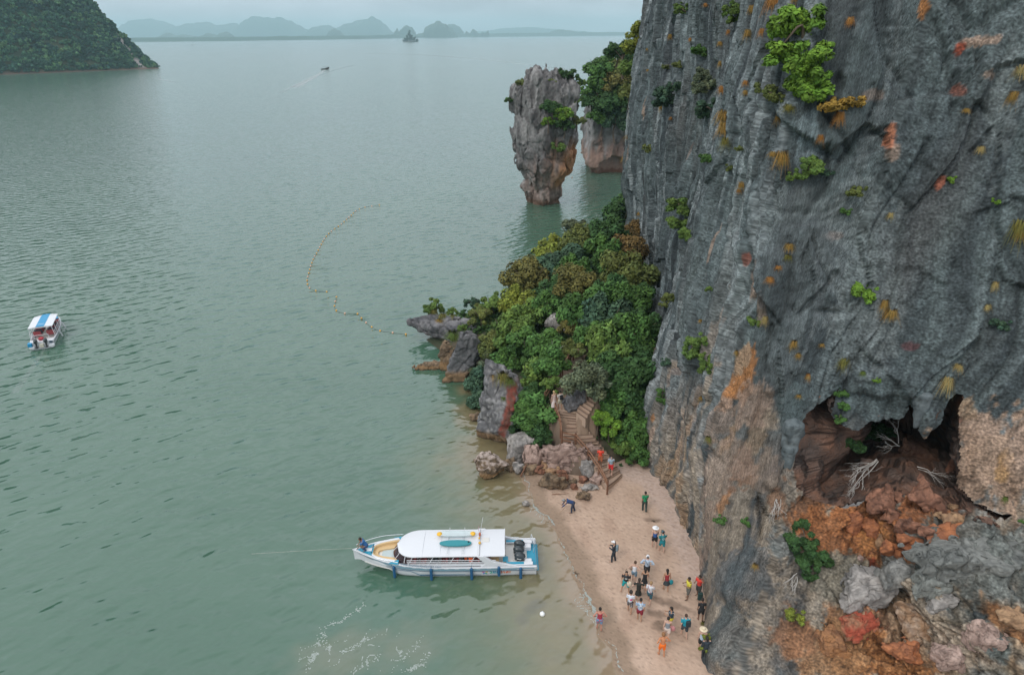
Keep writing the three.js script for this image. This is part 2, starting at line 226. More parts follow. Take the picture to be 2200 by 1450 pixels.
// ------------------------------------------------------------------ the great cliff: control columns (x, z) at eight heights, from the far end to the near right
const CH = [0, 3, 6, 9, 12, 20, 30, 44];
const COLS = [
  [[34, -128], [34, -128], [34, -128], [34, -128], [34, -128], [34, -128], [34, -128], [34, -128]],
  [[22.5, -113], [22.5, -113], [22, -114], [22, -114], [22, -114], [22, -114], [22.5, -114], [23, -114]],
  [[18, -104], [18, -104.5], [18.2, -105], [17.5, -105], [16.9, -105], [17.3, -105], [18.3, -105], [19.6, -105]],
  [[17.8, -90], [18, -90], [18.2, -90], [18, -90], [17.7, -90], [17.3, -90], [17.9, -90], [18.6, -90]],
  [[17, -78], [17.1, -78], [17.2, -78], [17.2, -78], [17.2, -78], [17, -78], [17.3, -78], [18, -78]],
  [[15.6, -68], [15.9, -68], [16.2, -68], [16.4, -68], [16.5, -68], [16.4, -68], [16.6, -68], [17.2, -68]],
  [[12.6, -58], [13.1, -58], [13.6, -58], [14.2, -58], [14.7, -58], [15.2, -58], [15.8, -58], [16.5, -58]],
  [[10.8, -50], [11.4, -50.2], [12, -50.4], [12.7, -50.6], [13.3, -50.8], [14.1, -51], [15, -51.2], [16, -51.5]],
  [[10.4, -45.5], [10.9, -45.5], [11.5, -45.6], [12.1, -45.7], [12.6, -45.8], [13.4, -46], [14.4, -46.3], [15.6, -46.8]],
  [[11.7, -40], [11.8, -40.2], [12, -40.5], [12.2, -40.7], [12.5, -41], [13.3, -41.5], [14.4, -42], [15.9, -43]],
  [[12, -35.2], [12.1, -35.5], [12.3, -36], [12.6, -36.4], [13, -36.8], [13.9, -37.5], [15.2, -38.6], [17, -40.4]],
  [[11.6, -31], [12.2, -32], [12.8, -33], [13.4, -34], [13.9, -34.8], [15.2, -36], [16.8, -37.4], [19, -39.5]],
  [[10.6, -26.2], [12.6, -28.6], [14.4, -31.4], [15.3, -33], [16, -34], [17.4, -35.2], [19, -36.5], [21.5, -38.5]],
  [[15, -23.3], [16.2, -27], [17, -31.4], [17.6, -33], [18.2, -33.8], [20, -34.6], [21.8, -35.8], [24.5, -38]],
  [[18.5, -22], [19.6, -26], [21, -31], [21.4, -32.2], [21.8, -32.6], [23.6, -33.2], [25.4, -34.2], [28, -36.5]],
  [[21.5, -18], [22, -20.5], [22.6, -24.5], [24.6, -29.8], [25.4, -31], [27.2, -31.6], [29, -32.6], [32, -35]],
  [[26, -15], [26.4, -17], [27, -21], [29.5, -27], [30.4, -28.4], [31.4, -29], [33, -30], [36, -32]],
  [[36, -12], [36, -14], [37, -17], [38, -22], [39, -24], [40, -25], [42, -26], [45, -28]],
  [[52, -6], [52, -7], [52, -9], [53, -13], [54, -15], [55, -16], [57, -17], [60, -19]]];
const cr = (a, b, c, d, t) => { const t2 = t * t, t3 = t2 * t; return 0.5 * (2 * b + (c - a) * t + (2 * a - 5 * b + 4 * c - d) * t2 + (3 * b - a - 3 * c + d) * t3); };
function colAt(k, h, ax) { // value of column k at height h
  const C = COLS[clamp(k, 0, COLS.length - 1)]; let i = 0; while (i < CH.length - 2 && h > CH[i + 1]) i++;
  const t = (h - CH[i]) / (CH[i + 1] - CH[i]), g = (n) => C[clamp(n, 0, CH.length - 1)][ax];
  const m = (n) => { const lo = Math.max(0, n - 1), hi = Math.min(CH.length - 1, n + 1); return (g(hi) - g(lo)) / (CH[hi] - CH[lo]); }, D = CH[i + 1] - CH[i], t2 = t * t, t3 = t2 * t;
  return (2 * t3 - 3 * t2 + 1) * g(i) + (t3 - 2 * t2 + t) * D * m(i) + (3 * t2 - 2 * t3) * g(i + 1) + (t3 - t2) * D * m(i + 1);
}
function cliffBase(u, h) { const k = Math.min(Math.floor(u), COLS.length - 2), t = u - k, f = (ax) => cr(colAt(k - 1, h, ax), colAt(k, h, ax), colAt(k + 1, h, ax), colAt(k + 2, h, ax), t); return [f(0), h, f(1)]; }
const us = []; for (let k = 0; k < COLS.length - 1; k++) { const a = COLS[k][4], b = COLS[k + 1][4], len = Math.hypot(a[0] - b[0], a[1] - b[1]), s = k < 1 ? 1.5 : k < 3 ? 0.3 : k < 5 ? 0.2 : k < 15 ? 0.085 : k < 16 ? 0.14 : 0.6, n = Math.max(2, Math.ceil(len / s)); for (let i = 0; i < n; i++) us.push(k + i / n); } us.push(COLS.length - 1.001);
const hs = []; for (let h = -0.4; h < 8; h += 0.055) hs.push(h); for (let h = 8; h < 15; h += 0.085) hs.push(h); for (let h = 15; h < 46; h += 0.11) hs.push(h);
const NU = us.length, NV = hs.length;
const cliffHit0 = (() => { const p = []; for (let h = 0; h < 44; h += 0.25) for (let u = 1; u < 17; u += 0.02) p.push(...cliffBase(u, h)); const f = sightMap(p); return (px, py) => { const i = f(px, py); return i < 0 ? null : V(p[3 * i], p[3 * i + 1], p[3 * i + 2]); }; })();
const CAVEPX = [[1803, 833], [1770, 848], [1732, 872], [1716, 885], [1702, 912], [1694, 965], [1690, 1000], [1702, 1045], [1728, 1070], [1760, 1085], [1800, 1090], [1840, 1080], [1900, 1066], [1960, 1062], [2030, 1092], [2100, 1120], [2171, 1134], [2178, 1112], [2125, 1096], [2074, 1070], [2060, 1039], [2056, 980], [2063, 919], [2060, 880], [2070, 849], [2049, 830], [2036, 850], [2022, 880], [2010, 905], [1996, 921], [1982, 941], [1968, 921], [1970, 890], [1955, 862], [1946, 880], [1936, 893], [1900, 896], [1862, 905], [1845, 913], [1825, 917], [1805, 905], [1783, 889], [1784, 870], [1796, 852]];
const cliffAt0 = (px, py) => cliffHit0(px, py) ?? V(0, -99, 0);

const CAVE = CAVEPX.map(([a, b]) => cliffAt0(a, b));
const CRACKS = [[[1790, 590], [1735, 650], [1690, 690]], [[2050, 0], [2060, 130], [2045, 260]], [[2062, 375], [2115, 395], [2150, 420], [2200, 432]], [[2140, 270], [2080, 340], [2052, 380]], [[1790, 130], [1800, 200], [1780, 300], [1765, 420]], [[1520, 690], [1528, 760], [1520, 830]], [[1650, 700], [1640, 770], [1646, 810]], [[1565, 200], [1572, 330], [1560, 480]], [[1900, 270], [1850, 300], [1870, 290]], [[1690, 1240], [1780, 1330], [1790, 1440]], [[1700, 1250], [1740, 1200], [1790, 1180]], [[2035, 1255], [2100, 1300], [2170, 1335], [2200, 1325]], [[1430, 420], [1440, 560], [1432, 700]], [[1480, 260], [1490, 330], [1478, 420]]].map((l) => l.map(([a, b]) => cliffAt0(a, b)));
// bulges: [px, py, rx m, ry m, metres out]
const LUMPS = [[1930, 1225, 0.75, 0.8, 0.7], [2090, 1200, 2.6, 1.6, 1.3], [1990, 1255, 0.9, 0.8, 0.5], [1850, 1250, 1.7, 1.2, 0.7], [1830, 1330, 1.2, 1.0, 0.5], [2010, 1310, 1.2, 1.0, 0.6], [1660, 1190, 0.9, 2.0, 0.9], [1600, 1250, 1.6, 2.4, 0.8], [1560, 1400, 1.4, 1.8, 0.6], [1700, 1390, 1.3, 1.3, 0.5], [2120, 1000, 2.2, 2.6, 0.8], [1740, 1010, 0.9, 2.2, 0.7], [1660, 800, 0.8, 2.0, 0.5], [1650, 1020, 0.45, 2.4, 0.6], [1400, 240, 0.9, 1.2, 0.6], [1470, 560, 0.9, 4, 0.4], [1600, 520, 1.1, 6, 0.5], [1410, 640, 0.5, 4, 0.4], [1900, 820, 2.6, 1.0, 0.7], [1990, 900, 0.5, 1.0, 0.5], [1810, 880, 0.7, 0.6, 0.5], [1650, 600, 0.8, 3, 0.45], [1480, 1050, 0.7, 2.4, 0.5], [1550, 900, 0.8, 3.2, 0.5]].map(([a, b, rx, ry, o]) => [cliffAt0(a, b), rx, ry, o]);
// tones of the rock itself, mineral stains and fresh breaks: [px, py, rx m, ry m, colour, weight]
const TAN = [0.40, 0.255, 0.175], ORANGE = [0.46, 0.185, 0.065], PINK = [0.40, 0.27, 0.225], RED = [0.36, 0.07, 0.035], PALE = [0.30, 0.33, 0.33], SLATE = [0.058, 0.072, 0.078], RUST = [0.27, 0.12, 0.065], GREY = [0.19, 0.20, 0.185], CREAM = [0.44, 0.33, 0.27];
const STAINS = [[1455, 770, .25, 4.5, CREAM, .7], [1532, 840, .3, 4, CREAM, .7], [1490, 930, .3, 3.2, TAN, .8], [1570, 940, .3, 2.6, [.44, .24, .11], .7], [1440, 980, .4, 2.4, [.42, .25, .14], .7], [1890, 1385, 3.4, 1.7, [.40, .17, .075], .8], [1560, 1010, 1.4, 3.2, PINK, .7], [1500, 1010, 1.0, 2.4, CREAM, .6], [1455, 930, .7, 2.6, PINK, .6], [1540, 720, .6, 3.2, CREAM, .5], [1620, 930, .7, 2.2, TAN, .6], [1425, 640, .35, 3.5, TAN, .9], [1590, 815, 0.85, 2.0, ORANGE, 1], [1585, 770, 0.5, 1.2, TAN, 1], [1610, 870, 1.3, 1.5, PINK, .85], [1560, 900, 1.0, 1.6, PINK, .5], [1415, 690, 0.5, 3.4, TAN, 1.2], [1412, 760, 0.4, 2.2, ORANGE, .5], [1398, 930, 0.35, 1.6, PINK, 1], [1405, 900, 0.2, .7, ORANGE, .8], [1614, 600, 0.25, 1.7, PINK, 1], [1612, 560, .2, .5, RED, .7], [1628, 660, .3, 1.2, PINK, .7], [1532, 530, .2, 3.0, PINK, .8], [1450, 800, .35, 2, PINK, .45], [1500, 870, .6, 2, PINK, .45], [1480, 1060, .5, 2.2, TAN, .9], [1530, 1130, .8, 3, PINK, .7], [1570, 1080, .3, 1.8, ORANGE, .7], [1600, 1010, .8, 1.6, RUST, .7], [1590, 1000, .9, 1.2, PINK, .8], [1420, 1010, 1.0, 1.4, TAN, .8], [1470, 1120, .5, 2, TAN, .9], [1500, 1200, .6, 1.4, PINK, .8], [1640, 1010, .7, 3.0, PINK, .5], [1660, 1080, .5, 1.4, RUST, .7], [1735, 1000, 1.3, 3.4, RUST, 1.3], [1730, 1110, 1.3, 1.6, RUST, 1.2], [1780, 1140, 1.8, 1.4, [.40, .15, .06], 1.1], [1900, 1130, 4.2, 1.5, [.40, .15, .06], 1.3], [2000, 1120, 2, 1.4, [.36, .13, .055], 1.2], [1880, 1150, 1.3, .7, ORANGE, 1.1], [2040, 1155, 1.2, .5, ORANGE, 1], [1850, 1210, 1.2, .3, ORANGE, .8], [1875, 1208, .4, .25, RED, 1], [1930, 1225, .9, .9, GREY, 1.3], [2090, 1200, 3.0, 1.8, GREY, 1.2], [1995, 1250, 1.0, .9, [.21, .235, .215], 1.2], [1810, 1250, 1.6, 1.1, [.26, .22, .18], 1.1], [1870, 1345, .75, .85, RED, 1.3], [1900, 1350, .35, .5, [.42, .05, .03], .8], [1840, 1330, 1, 1, TAN, .7], [1900, 1415, 3, 1.0, ORANGE, .8], [1770, 1400, 2, 1.4, [.40, .20, .10], .9], [1700, 1370, 1.2, 1.6, RUST, .9], [1960, 1350, 1.6, 1.3, TAN, .9], [2020, 1300, 1.0, .8, CREAM, .9], [2030, 1390, .9, .7, CREAM, 1], [2110, 1380, 1.1, .9, CREAM, 1], [2150, 1400, .5, 1, [.2, .23, .22], 1], [2170, 1340, 1.2, .4, ORANGE, .8], [2130, 985, 2.6, 2.9, [.42, .265, .20], 1.5], [2140, 1010, .4, 2.6, [.44, .24, .11], .9], [2180, 960, .6, 1.6, PINK, .6], [2120, 900, 1.5, .5, PINK, .6], [2070, 870, .5, .7, TAN, .8], [1380, 245, .6, .9, PINK, 1], [1385, 225, .25, 1, ORANGE, .6], [1905, 300, .25, .7, [.45, .16, .09], 1.2], [1910, 330, .3, .5, PINK, .8], [2095, 92, .9, .25, PINK, 1], [2062, 97, .25, .3, RED, 1.2], [1985, 16, .25, .4, ORANGE, 1.2], [2018, 385, .22, .35, [.45, .14, .09], 1.2], [1950, 740, .4, .2, [.13, .06, .07], 1.2], [2062, 198, .3, .3, [.22, .08, .06], 1], [2120, 165, .4, .2, PINK, .8], [1790, 515, .5, .25, PINK, .6], [1870, 205, .5, .3, PINK, .5], [1735, 310, .7, 1.2, [.27, .33, .35], .9], [1700, 490, 1.8, 2.6, PALE, .45], [1830, 520, 1.8, 4, PALE, .4], [1850, 700, 1.6, 3, PALE, .35], [1880, 860, 2.2, 1.2, [.13, .165, .17], .8], [2160, 220, .7, 6, PALE, .4], [1470, 330, .7, 1.1, PINK, .5], [1345, 330, .8, 4, PINK, .6], [1450, 1250, .8, 1.5, TAN, .6], [1600, 1240, 1.6, 2.2, [.10, .115, .12], .8], [1670, 1170, .8, 1.6, [.14, .155, .15], .9], [1560, 1390, 1.4, 2, [.12, .13, .125], .8], [1510, 1370, .5, 1.5, TAN, .4], [1660, 900, .45, .8, CREAM, .9], [1700, 570, 2, 3, [.085, .1, .108], .6], [1440, 120, 1.8, 5, [.05, .058, .064], .9], [1420, 200, 1.3, 3, [.055, .06, .065], .7], [1500, 640, 1.4, 3, [.15, .17, .17], .4], [1680, 760, .9, 2, [.13, .155, .16], .5], [1690, 880, .7, 2.4, [.12, .155, .16], .8]].map(([a, b, rx, ry, c, w]) => [cliffAt0(a, b), rx, ry, c, w]);
function caveDepth(p) { // >0 inside the mouth: how far from its rim (metres, measured across the face)
  const ax = 0.9, az = 0.436; let inside = false, d = 1e9; const X = p[0] * ax + p[2] * az, Y = p[1]; // across the face
  for (let i = 0, j = CAVE.length - 1; i < CAVE.length; j = i++) { const a = CAVE[i], b = CAVE[j], x1 = a.x * ax + a.z * az, y1 = a.y, x2 = b.x * ax + b.z * az, y2 = b.y; if ((y1 > Y) !== (y2 > Y) && X < (x2 - x1) * (Y - y1) / (y2 - y1) + x1) inside = !inside; const ex = x2 - x1, ey = y2 - y1, t = clamp(((X - x1) * ex + (Y - y1) * ey) / (ex * ex + ey * ey + 1e-9)); d = Math.min(d, Math.hypot(X - x1 - ex * t, Y - y1 - ey * t)); }
  return inside ? d : -d;
}
const caveIn = V(0.50, -0.16, -0.85);
const PILLAR = cliffAt0(2135, 985);
let cliffHit;
{
  const base = new Float32Array(NU * NV * 3); for (let j = 0; j < NV; j++) for (let i = 0; i < NU; i++) base.set(cliffBase(us[i], hs[j]), (j * NU + i) * 3);
  const arc = new Float32Array(NU); for (let i = 1; i < NU; i++) { const a = cliffBase(us[i - 1], 12), b = cliffBase(us[i], 12); arc[i] = arc[i - 1] + Math.hypot(a[0] - b[0], a[2] - b[2]); }
  const pos = new Float32Array((NV + 3) * NU * 3), col = new Float32Array(pos.length), uv = new Float32Array((NV + 3) * NU * 2);
  const gone = new Uint8Array(NU * (NV + 3)), len = new Float32Array(NU);
  const R = (i, j) => (clamp(j, 0, NV - 1) * NU + clamp(i, 0, NU - 1)) * 3;
  for (let j = 0; j < NV; j++) for (let i = 0; i < NU; i++) {
    const o = R(i, j), a = R(i - 1, j), b = R(i + 1, j), c = R(i, j - 1), d = R(i, j + 1), x = base[o], y = base[o + 1], z = base[o + 2], s = arc[i], h = hs[j];
    const e1 = [base[b] - base[a], base[b + 1] - base[a + 1], base[b + 2] - base[a + 2]], e2 = [base[d] - base[c], base[d + 1] - base[c + 1], base[d + 2] - base[c + 2]];
    const s3 = x * .8 + 3, t3 = y, r3 = z * .8; let nx = e1[2] * e2[1] - e1[1] * e2[2], ny = e1[0] * e2[2] - e1[2] * e2[0], nz = e1[1] * e2[0] - e1[0] * e2[1]; const q = 1 / Math.hypot(nx, ny, nz); nx *= -q; ny *= -q; nz *= -q; if (nz * 0.8 - nx * 0.6 < 0) { nx = -nx; ny = -ny; nz = -nz; }
    const wx = s + 1.2 * noise(s * 0.2, h * 0.2, 3), low = smooth(13, 5, h + 2 * noise(s * 0.15, 1, 4)), calm = smooth(1.25, .8, Math.hypot((x - PILLAR.x) / 2.6, (z - PILLAR.z) / 2.6, (y - PILLAR.y) / 3.0)), broken = low * smooth(12.4, 14.2, us[i]) * (1 - .9 * calm), farLeft = smooth(11.5, 9.5, us[i]);
    // big buttresses, flutes, breaks
    let D = 1.5 * fbm(s * 0.09, h * 0.06, 11, 3) + 0.5 * fbm(s * 0.35, h * 0.16, 14, 3);
    D += (0.34 * farLeft + 0.10) * (ridged(wx * 0.5, h * 0.045, 2, 2) - 0.35) + 0.13 * (0.4 + farLeft) * ridged(wx * 1.5, h * 0.13, 6, 3);
    const fa = facet(wx * 0.55 + h * 0.1, h * 0.3, 4.5), fb = facet(x * 0.62, y * 0.7, z * 0.62); D += 0.42 * facet(wx * 0.30 + h * 0.05, h * 0.11, 9.5) + 0.16 * fa + broken * 0.75 * fb; const cc = cells(wx * 0.33 + h * 0.12, h * 0.16 - wx * 0.06, 1.5), edge = cc[1] - cc[0]; D += (0.35 - 0.2 * farLeft) * ((cc[2] / 255) - 0.5) * smooth(0.0, 0.12, edge) - 0.22 * smooth(0.07, 0.0, edge) * smooth(-0.1, 0.2, noise(s * .2, h * .2, 8));
    const kk = cells(x * 0.75 + 0.4 * noise(x, y, z), y * 0.8 + 0.4 * noise(z, x, y), z * 0.75), ke = kk[1] - kk[0];
    D += broken * (0.35 * ((kk[2] / 255) - 0.5) - 0.3 * smooth(0.14, 0, ke) + 0.5 * fbm(x * 0.45, y * 0.5, z * 0.45, 4) + 0.3 * facet(x * 1.5, y * 1.6, z * 1.5)) + 0.12 * fbm(s3 * 1.2, t3 * 1.1, r3 * 1.2, 4) * (1 + 1.2 * broken) * (1 - .5 * farLeft);
    D += (0.06 * noise(s3 * 4.2, t3 * 3.6, r3 * 4.2) + 0.04 * noise(s3 * 8, t3 * 7, r3 * 8) + 0.05 * facet(s3 * 2.2, t3 * 1.1, r3 * 2.2)) * (1 - .65 * farLeft) * (1 - .75 * calm);
    const fr = Math.abs(noise(wx * 0.42, h * 0.022, 95)), frac = smooth(0.022, 0.004, fr) * smooth(-.2, .2, noise(s * .3, h * .05, 96)) * (1 - broken); D -= mix(0.17, 0.28, farLeft) * smooth(0.045, 0.004, fr) * (1 - broken); D += mix(0.12, 0.22, farLeft) * smooth(0.03, 0.10, noise(wx * 0.42, h * 0.022, 95)) * (1 - broken); { const q = h * 0.24 + 1.1 * noise(s * 0.10, h * 0.06, 97) + .25 * noise(s * .5, h * .3, 98), e = q - Math.floor(q); D += mix(.30, .12, farLeft) * e * smooth(-.05, .3, noise(s * .16, h * .1, 99)) * (1 - calm); } D *= mix(0.45, 1, smooth(0, 3, h)); let crack = 0; for (const l of CRACKS) { if (Math.abs(l[0].x - x) + Math.abs(l[0].y - y) + Math.abs(l[0].z - z) > 16) continue; for (let m = 1; m < l.length; m++) { const A = l[m - 1], B = l[m], ex = B.x - A.x, ey = B.y - A.y, ez = B.z - A.z, t = clamp(((x - A.x) * ex + (y - A.y) * ey + (z - A.z) * ez) / (ex * ex + ey * ey + ez * ez)); const dd = Math.hypot(x - A.x - ex * t, y - A.y - ey * t, z - A.z - ez * t) + 0.25 * noise(s * 1.2, h * 1.2, 40); crack = Math.max(crack, smooth(0.20, 0.02, dd) * smooth(-0.25, 0.1, noise(s * .8, h * .8, 44))); } }
    D -= 0.3 * crack;
    for (const [p, rx, ry, out] of LUMPS) { const dx = Math.hypot(x - p.x, z - p.z) / rx, dy = Math.abs(y - p.y) / ry; if (dx > 1.3 || dy > 1.3) continue; const r = Math.hypot(dx, dy) + 0.25 * noise(s * 1.3, h * 1.3, 50); D += out * smooth(1.1, 0.45, r); }
    let X = x + nx * D, Y = y + ny * D, Z = z + nz * D, cv = 0, cd = -9;
    if (us[i] > 12 && us[i] < 16.2 && h < 16.5) { cd = caveDepth(base.subarray(o, o + 3)) + 0.10 * noise(x * 2.2, y * 2.2, z * 2.2); } if (cd > 0.03) gone[o / 3] = 1;
    pos.set([X, Y, Z], o); uv[o / 3 * 2] = (s + 1.2 * D) / 5; uv[o / 3 * 2 + 1] = h / 5; const c3 = X * .8 + 3, d3 = Y, e3 = Z * .8;
    // colour of the rock
    const n1 = fbm(s * 0.16, h * 0.07, 70, 4), st = noise(wx * 1.1, h * 0.035, 71) + 0.5 * noise(wx * 3.1, h * 0.08, 72), n3 = fbm(c3 * 1.5, d3 * 1.1, e3 * 1.5, 4), n4 = noise(c3 * 6, d3 * 3.5, e3 * 6), n5 = fbm(wx * 0.9, h * 0.03, 85, 3), sn = 0.9 * fbm(c3 * 1.3, d3 * 0.55, e3 * 1.3, 4) + 0.4 * noise(c3 * 5, d3 * 2, e3 * 5);
    let k = mix3(SLATE, [0.138, 0.170, 0.172], clamp(0.44 + 1.5 * n1 + 0.55 * st + 0.1 * n3)); k = mix3(k, [0.26, 0.295, 0.305], clamp(st * 0.8 - 0.10 + 0.5 * n3 + 0.8 * noise(s * 0.12, h * 0.05, 79)) * 0.75); k = mix3(k, [0.40, 0.43, 0.44], clamp(2.4 * n5 + 0.3 * n4 + 0.4 * n3 + 1.0 * noise(s * .1, h * .07, 88) - 0.20) * 0.75); k = mix3(k, [0.035, 0.042, 0.048], clamp(-2.0 * n5 - 0.6 * st - 0.3 * n3 - 0.2) * 0.7); k = mix3(k, [0.17, 0.155, 0.145], clamp(0.9 * noise(s * 0.3, h * 0.1, 76)) * 0.6);
    const lowTan = smooth(12.5, 3, h + 5 * n1) * smooth(-0.35, 0.35, st + 0.6 * n3 + 0.1) * smooth(7, 8.6, us[i]); k = mix3(k, [0.36, 0.275, 0.225], 0.85 * lowTan);
    k = mix3(k, mix3(mix3([0.50, 0.31, 0.20], [0.50, 0.41, 0.35], clamp(.5 + 2 * noise(x * .9, y, z * .9))), [0.24, 0.235, 0.21], clamp(0.38 + 2.2 * noise(x * 0.5, y * 0.6, z * .5))), 0.85 * broken * smooth(-.4, .1, n3));
    for (const [p, rx, ry, c, w] of STAINS) { const dx = Math.hypot(x - p.x, z - p.z) / rx, dy = Math.abs(y - p.y) / ry; if (dx > 1.7 || dy > 1.7) continue; const r = Math.hypot(dx, dy) + 1.0 * sn + 0.25 * st; k = mix3(k, c, clamp(w * smooth(1.12, 0.78, r)) * 0.92); }
    if (broken > 0) { const m = smooth(0.10, 0.0, ke) * broken; k = mix3(k, [k[0] * .5, k[1] * .45, k[2] * .42], m); }
    const vs = noise(wx * 5, h * 0.22, 91), v = 1.0 * (1 + 0.22 * n3 + 0.24 * n4 + 0.24 * vs) * (1 - 0.45 * frac) * (1 - 0.25 * crack); const tan = smooth(1.15, 1.6, k[0] / k[2]); col.set([k[0] * v * mix(1.24, 1.2, tan), k[1] * v * 1.27, k[2] * v * mix(1.25, 1.16, tan)], o);
  }
  for (let j = 0; j < NV; j++) for (let i = 0; i < NU; i++) { const w = smooth(10.2, 12.4, us[i]); if (w <= 0) continue; const o = R(i, j), k = o / 3 * 2, x = pos[o], y = pos[o + 1], z = pos[o + 2]; uv[k] = mix(uv[k], (x * .85 + z * .53 + 70) / 5, w); uv[k + 1] = mix(hs[j] / 5, (x * .26 + y * .86 - z * .44 - 15) / 5, w); }
  for (let r = 0; r < 3; r++) for (let i = 0; i < NU; i++) { const s = R(i, NV - 1), o = ((NV + r) * NU + i) * 3, w = [2, 7, 16][r]; pos[o] = pos[s] + 0.7 * w; pos[o + 1] = pos[s + 1] + [1.2, 2.2, 2.5][r]; pos[o + 2] = pos[s + 2] - 0.7 * w; col.set([0.1, 0.11, 0.1], o); uv[o / 3 * 2] = arc[i] / 5; uv[o / 3 * 2 + 1] = (46 + w) / 5; }
  const g = gridGeo(NU, NV + 3, () => [0, 0, 0]); { const I = g.index.array, keep = []; for (let q = 0; q < I.length; q += 3) if (!(gone[I[q]] && gone[I[q + 1]] && gone[I[q + 2]])) keep.push(I[q], I[q + 1], I[q + 2]); g.setIndex(new THREE.BufferAttribute(new Uint32Array(keep), 1)); }
  g.setAttribute('position', new THREE.BufferAttribute(pos, 3)); g.setAttribute('color', new THREE.BufferAttribute(col, 3)); g.setAttribute('uv', new THREE.BufferAttribute(uv, 2)); g.computeVertexNormals();
  const whole = sightMap(pos), rim = []; for (let q = 0; q < CAVEPX.length; q++) { const A = CAVEPX[q], B = CAVEPX[(q + 1) % CAVEPX.length], n = Math.max(1, Math.round(Math.hypot(A[0] - B[0], A[1] - B[1]) / 4)); for (let e = 0; e < n; e++) { const i = whole(mix(A[0], B[0], e / n), mix(A[1], B[1], e / n)); rim.push(V(pos[3 * i], pos[3 * i + 1], pos[3 * i + 2])); } }
  // the hollow behind the mouth: rings that run back from the rim and close on a far wall
  const M = rim.length, D = 46, mid = rim.reduce((a, p) => a.add(p), V(0, 0, 0)).divideScalar(M), sm = rim.map((_, q) => { const a = V(0, 0, 0); for (let e = -3; e <= 3; e++) a.add(rim[(q + e + M) % M]); return a.divideScalar(7); });
  const cg = gridGeo(M + 1, D, (q, e) => { const t = e / (D - 1), p = e < 2 ? rim[q % M] : sm[q % M], w = toPhoto(p.x, p.y, p.z), shallow = smooth(1760, 1690, w[0]) * smooth(870, 930, w[1]), out = p.clone().sub(mid), up = out.y > 0 ? 1 : 0; const depth = mix(0.12, mix(15, 12, up), t * mix(t, 1, .45)), shrink = 1 + (up ? .10 : .0) * Math.sin(t * 2.4) + .05 * smooth(.0, .03, t) - (.66 * shallow + .10) * smooth(.05, .5, t) - .9 * smooth(.82, 1, t); const x = mid.x + out.x * shrink + caveIn.x * depth, y = mid.y + out.y * shrink + caveIn.y * depth, z = mid.z + out.z * shrink + caveIn.z * depth, n = .9 * fbm(x * .5, y * .5, z * .5, 4) + .35 * facet(x * .9, y * .8, z * .9) + .12 * noise(x * 3, y * 3, z * 3), k = smooth(0, .12, t) * n; const o = out.clone().normalize(); return [x - o.x * k, y - o.y * k, z - o.z * k]; });
  cg.computeVertexNormals(); colorize(cg, (x, y, z) => { const n = fbm(x * .8, y * .5, z * .8, 4), m = noise(x * 4, y * 3, z * 4), w = noise(x * 1.6, y * .5, z * 1.6); let c = mix3([.20, .10, .062], [.07, .05, .042], clamp(.5 + 2 * n)); c = mix3(c, [.20, .145, .12], .6 * clamp(w * 1.6)); c = mix3(c, [.05, .035, .03], .6 * clamp(-1.5 * w - .2)); const k = 1 + .4 * m; return [c[0] * k, c[1] * k, c[2] * k]; }); boxUV(cg, .3);  // rust tones darkened all over: shade of the deep hollow put into the colour
  const seen = new Float32Array(pos.length + cg.attributes.position.array.length); seen.set(pos); for (let q = 0; q < gone.length; q++) if (gone[q]) seen[3 * q + 2] = 900; seen.set(cg.attributes.position.array, pos.length);
  const f = sightMap(seen), n1 = g.attributes.normal, n2 = cg.attributes.normal, N1 = pos.length / 3; cliffHit = (px, py) => { const i = f(px, py), n = V(0, 0, 0); if (i < N1) n.fromBufferAttribute(n1, i); else n.fromBufferAttribute(n2, i - N1); const p = V(seen[3 * i], seen[3 * i + 1], seen[3 * i + 2]); if (n.dot(camera.position.clone().sub(p)) < 0) n.negate(); return { p, n }; };
  const face = struct('limestone_cliff', g, null, 'towering dark grey limestone cliff streaked with tan and orange above the beach');
  face.material = vmat(0.93, { bumpMap: rockBump(), bumpScale: 0.095, map: rockFleck() }); part('cave_wall', cg, vmat(.95, { bumpMap: face.material.bumpMap, bumpScale: .12 }), face, 'rust brown inner wall of the cave, its colour darkened for shade');
}
function rockBump() { return dataTex(1024, (x, y) => { const u = x / 1024, v = y / 1024; return 0.5 + 0.30 * tileNoise(u, v, 8, 5, 1, 1) + 0.28 * tileNoise(u, v, 26, 4, 1, 1.15, 7) - 0.35 * Math.max(0, 0.12 - Math.abs(tileNoise(u, v, 5, 3, 1, 1, 3))) * 8; }); }
function rockFleck() { return dataTex(1024, (x, y) => { const u = x / 1024, v = y / 1024, a = tileNoise(u, v, 7, 6, 1, 1, 12), b = tileNoise(u, v, 36, 3, 1, 1.15, 15); const g = 0.76 + 0.26 * a + 0.50 * b; return [g, g, g]; }, true); }
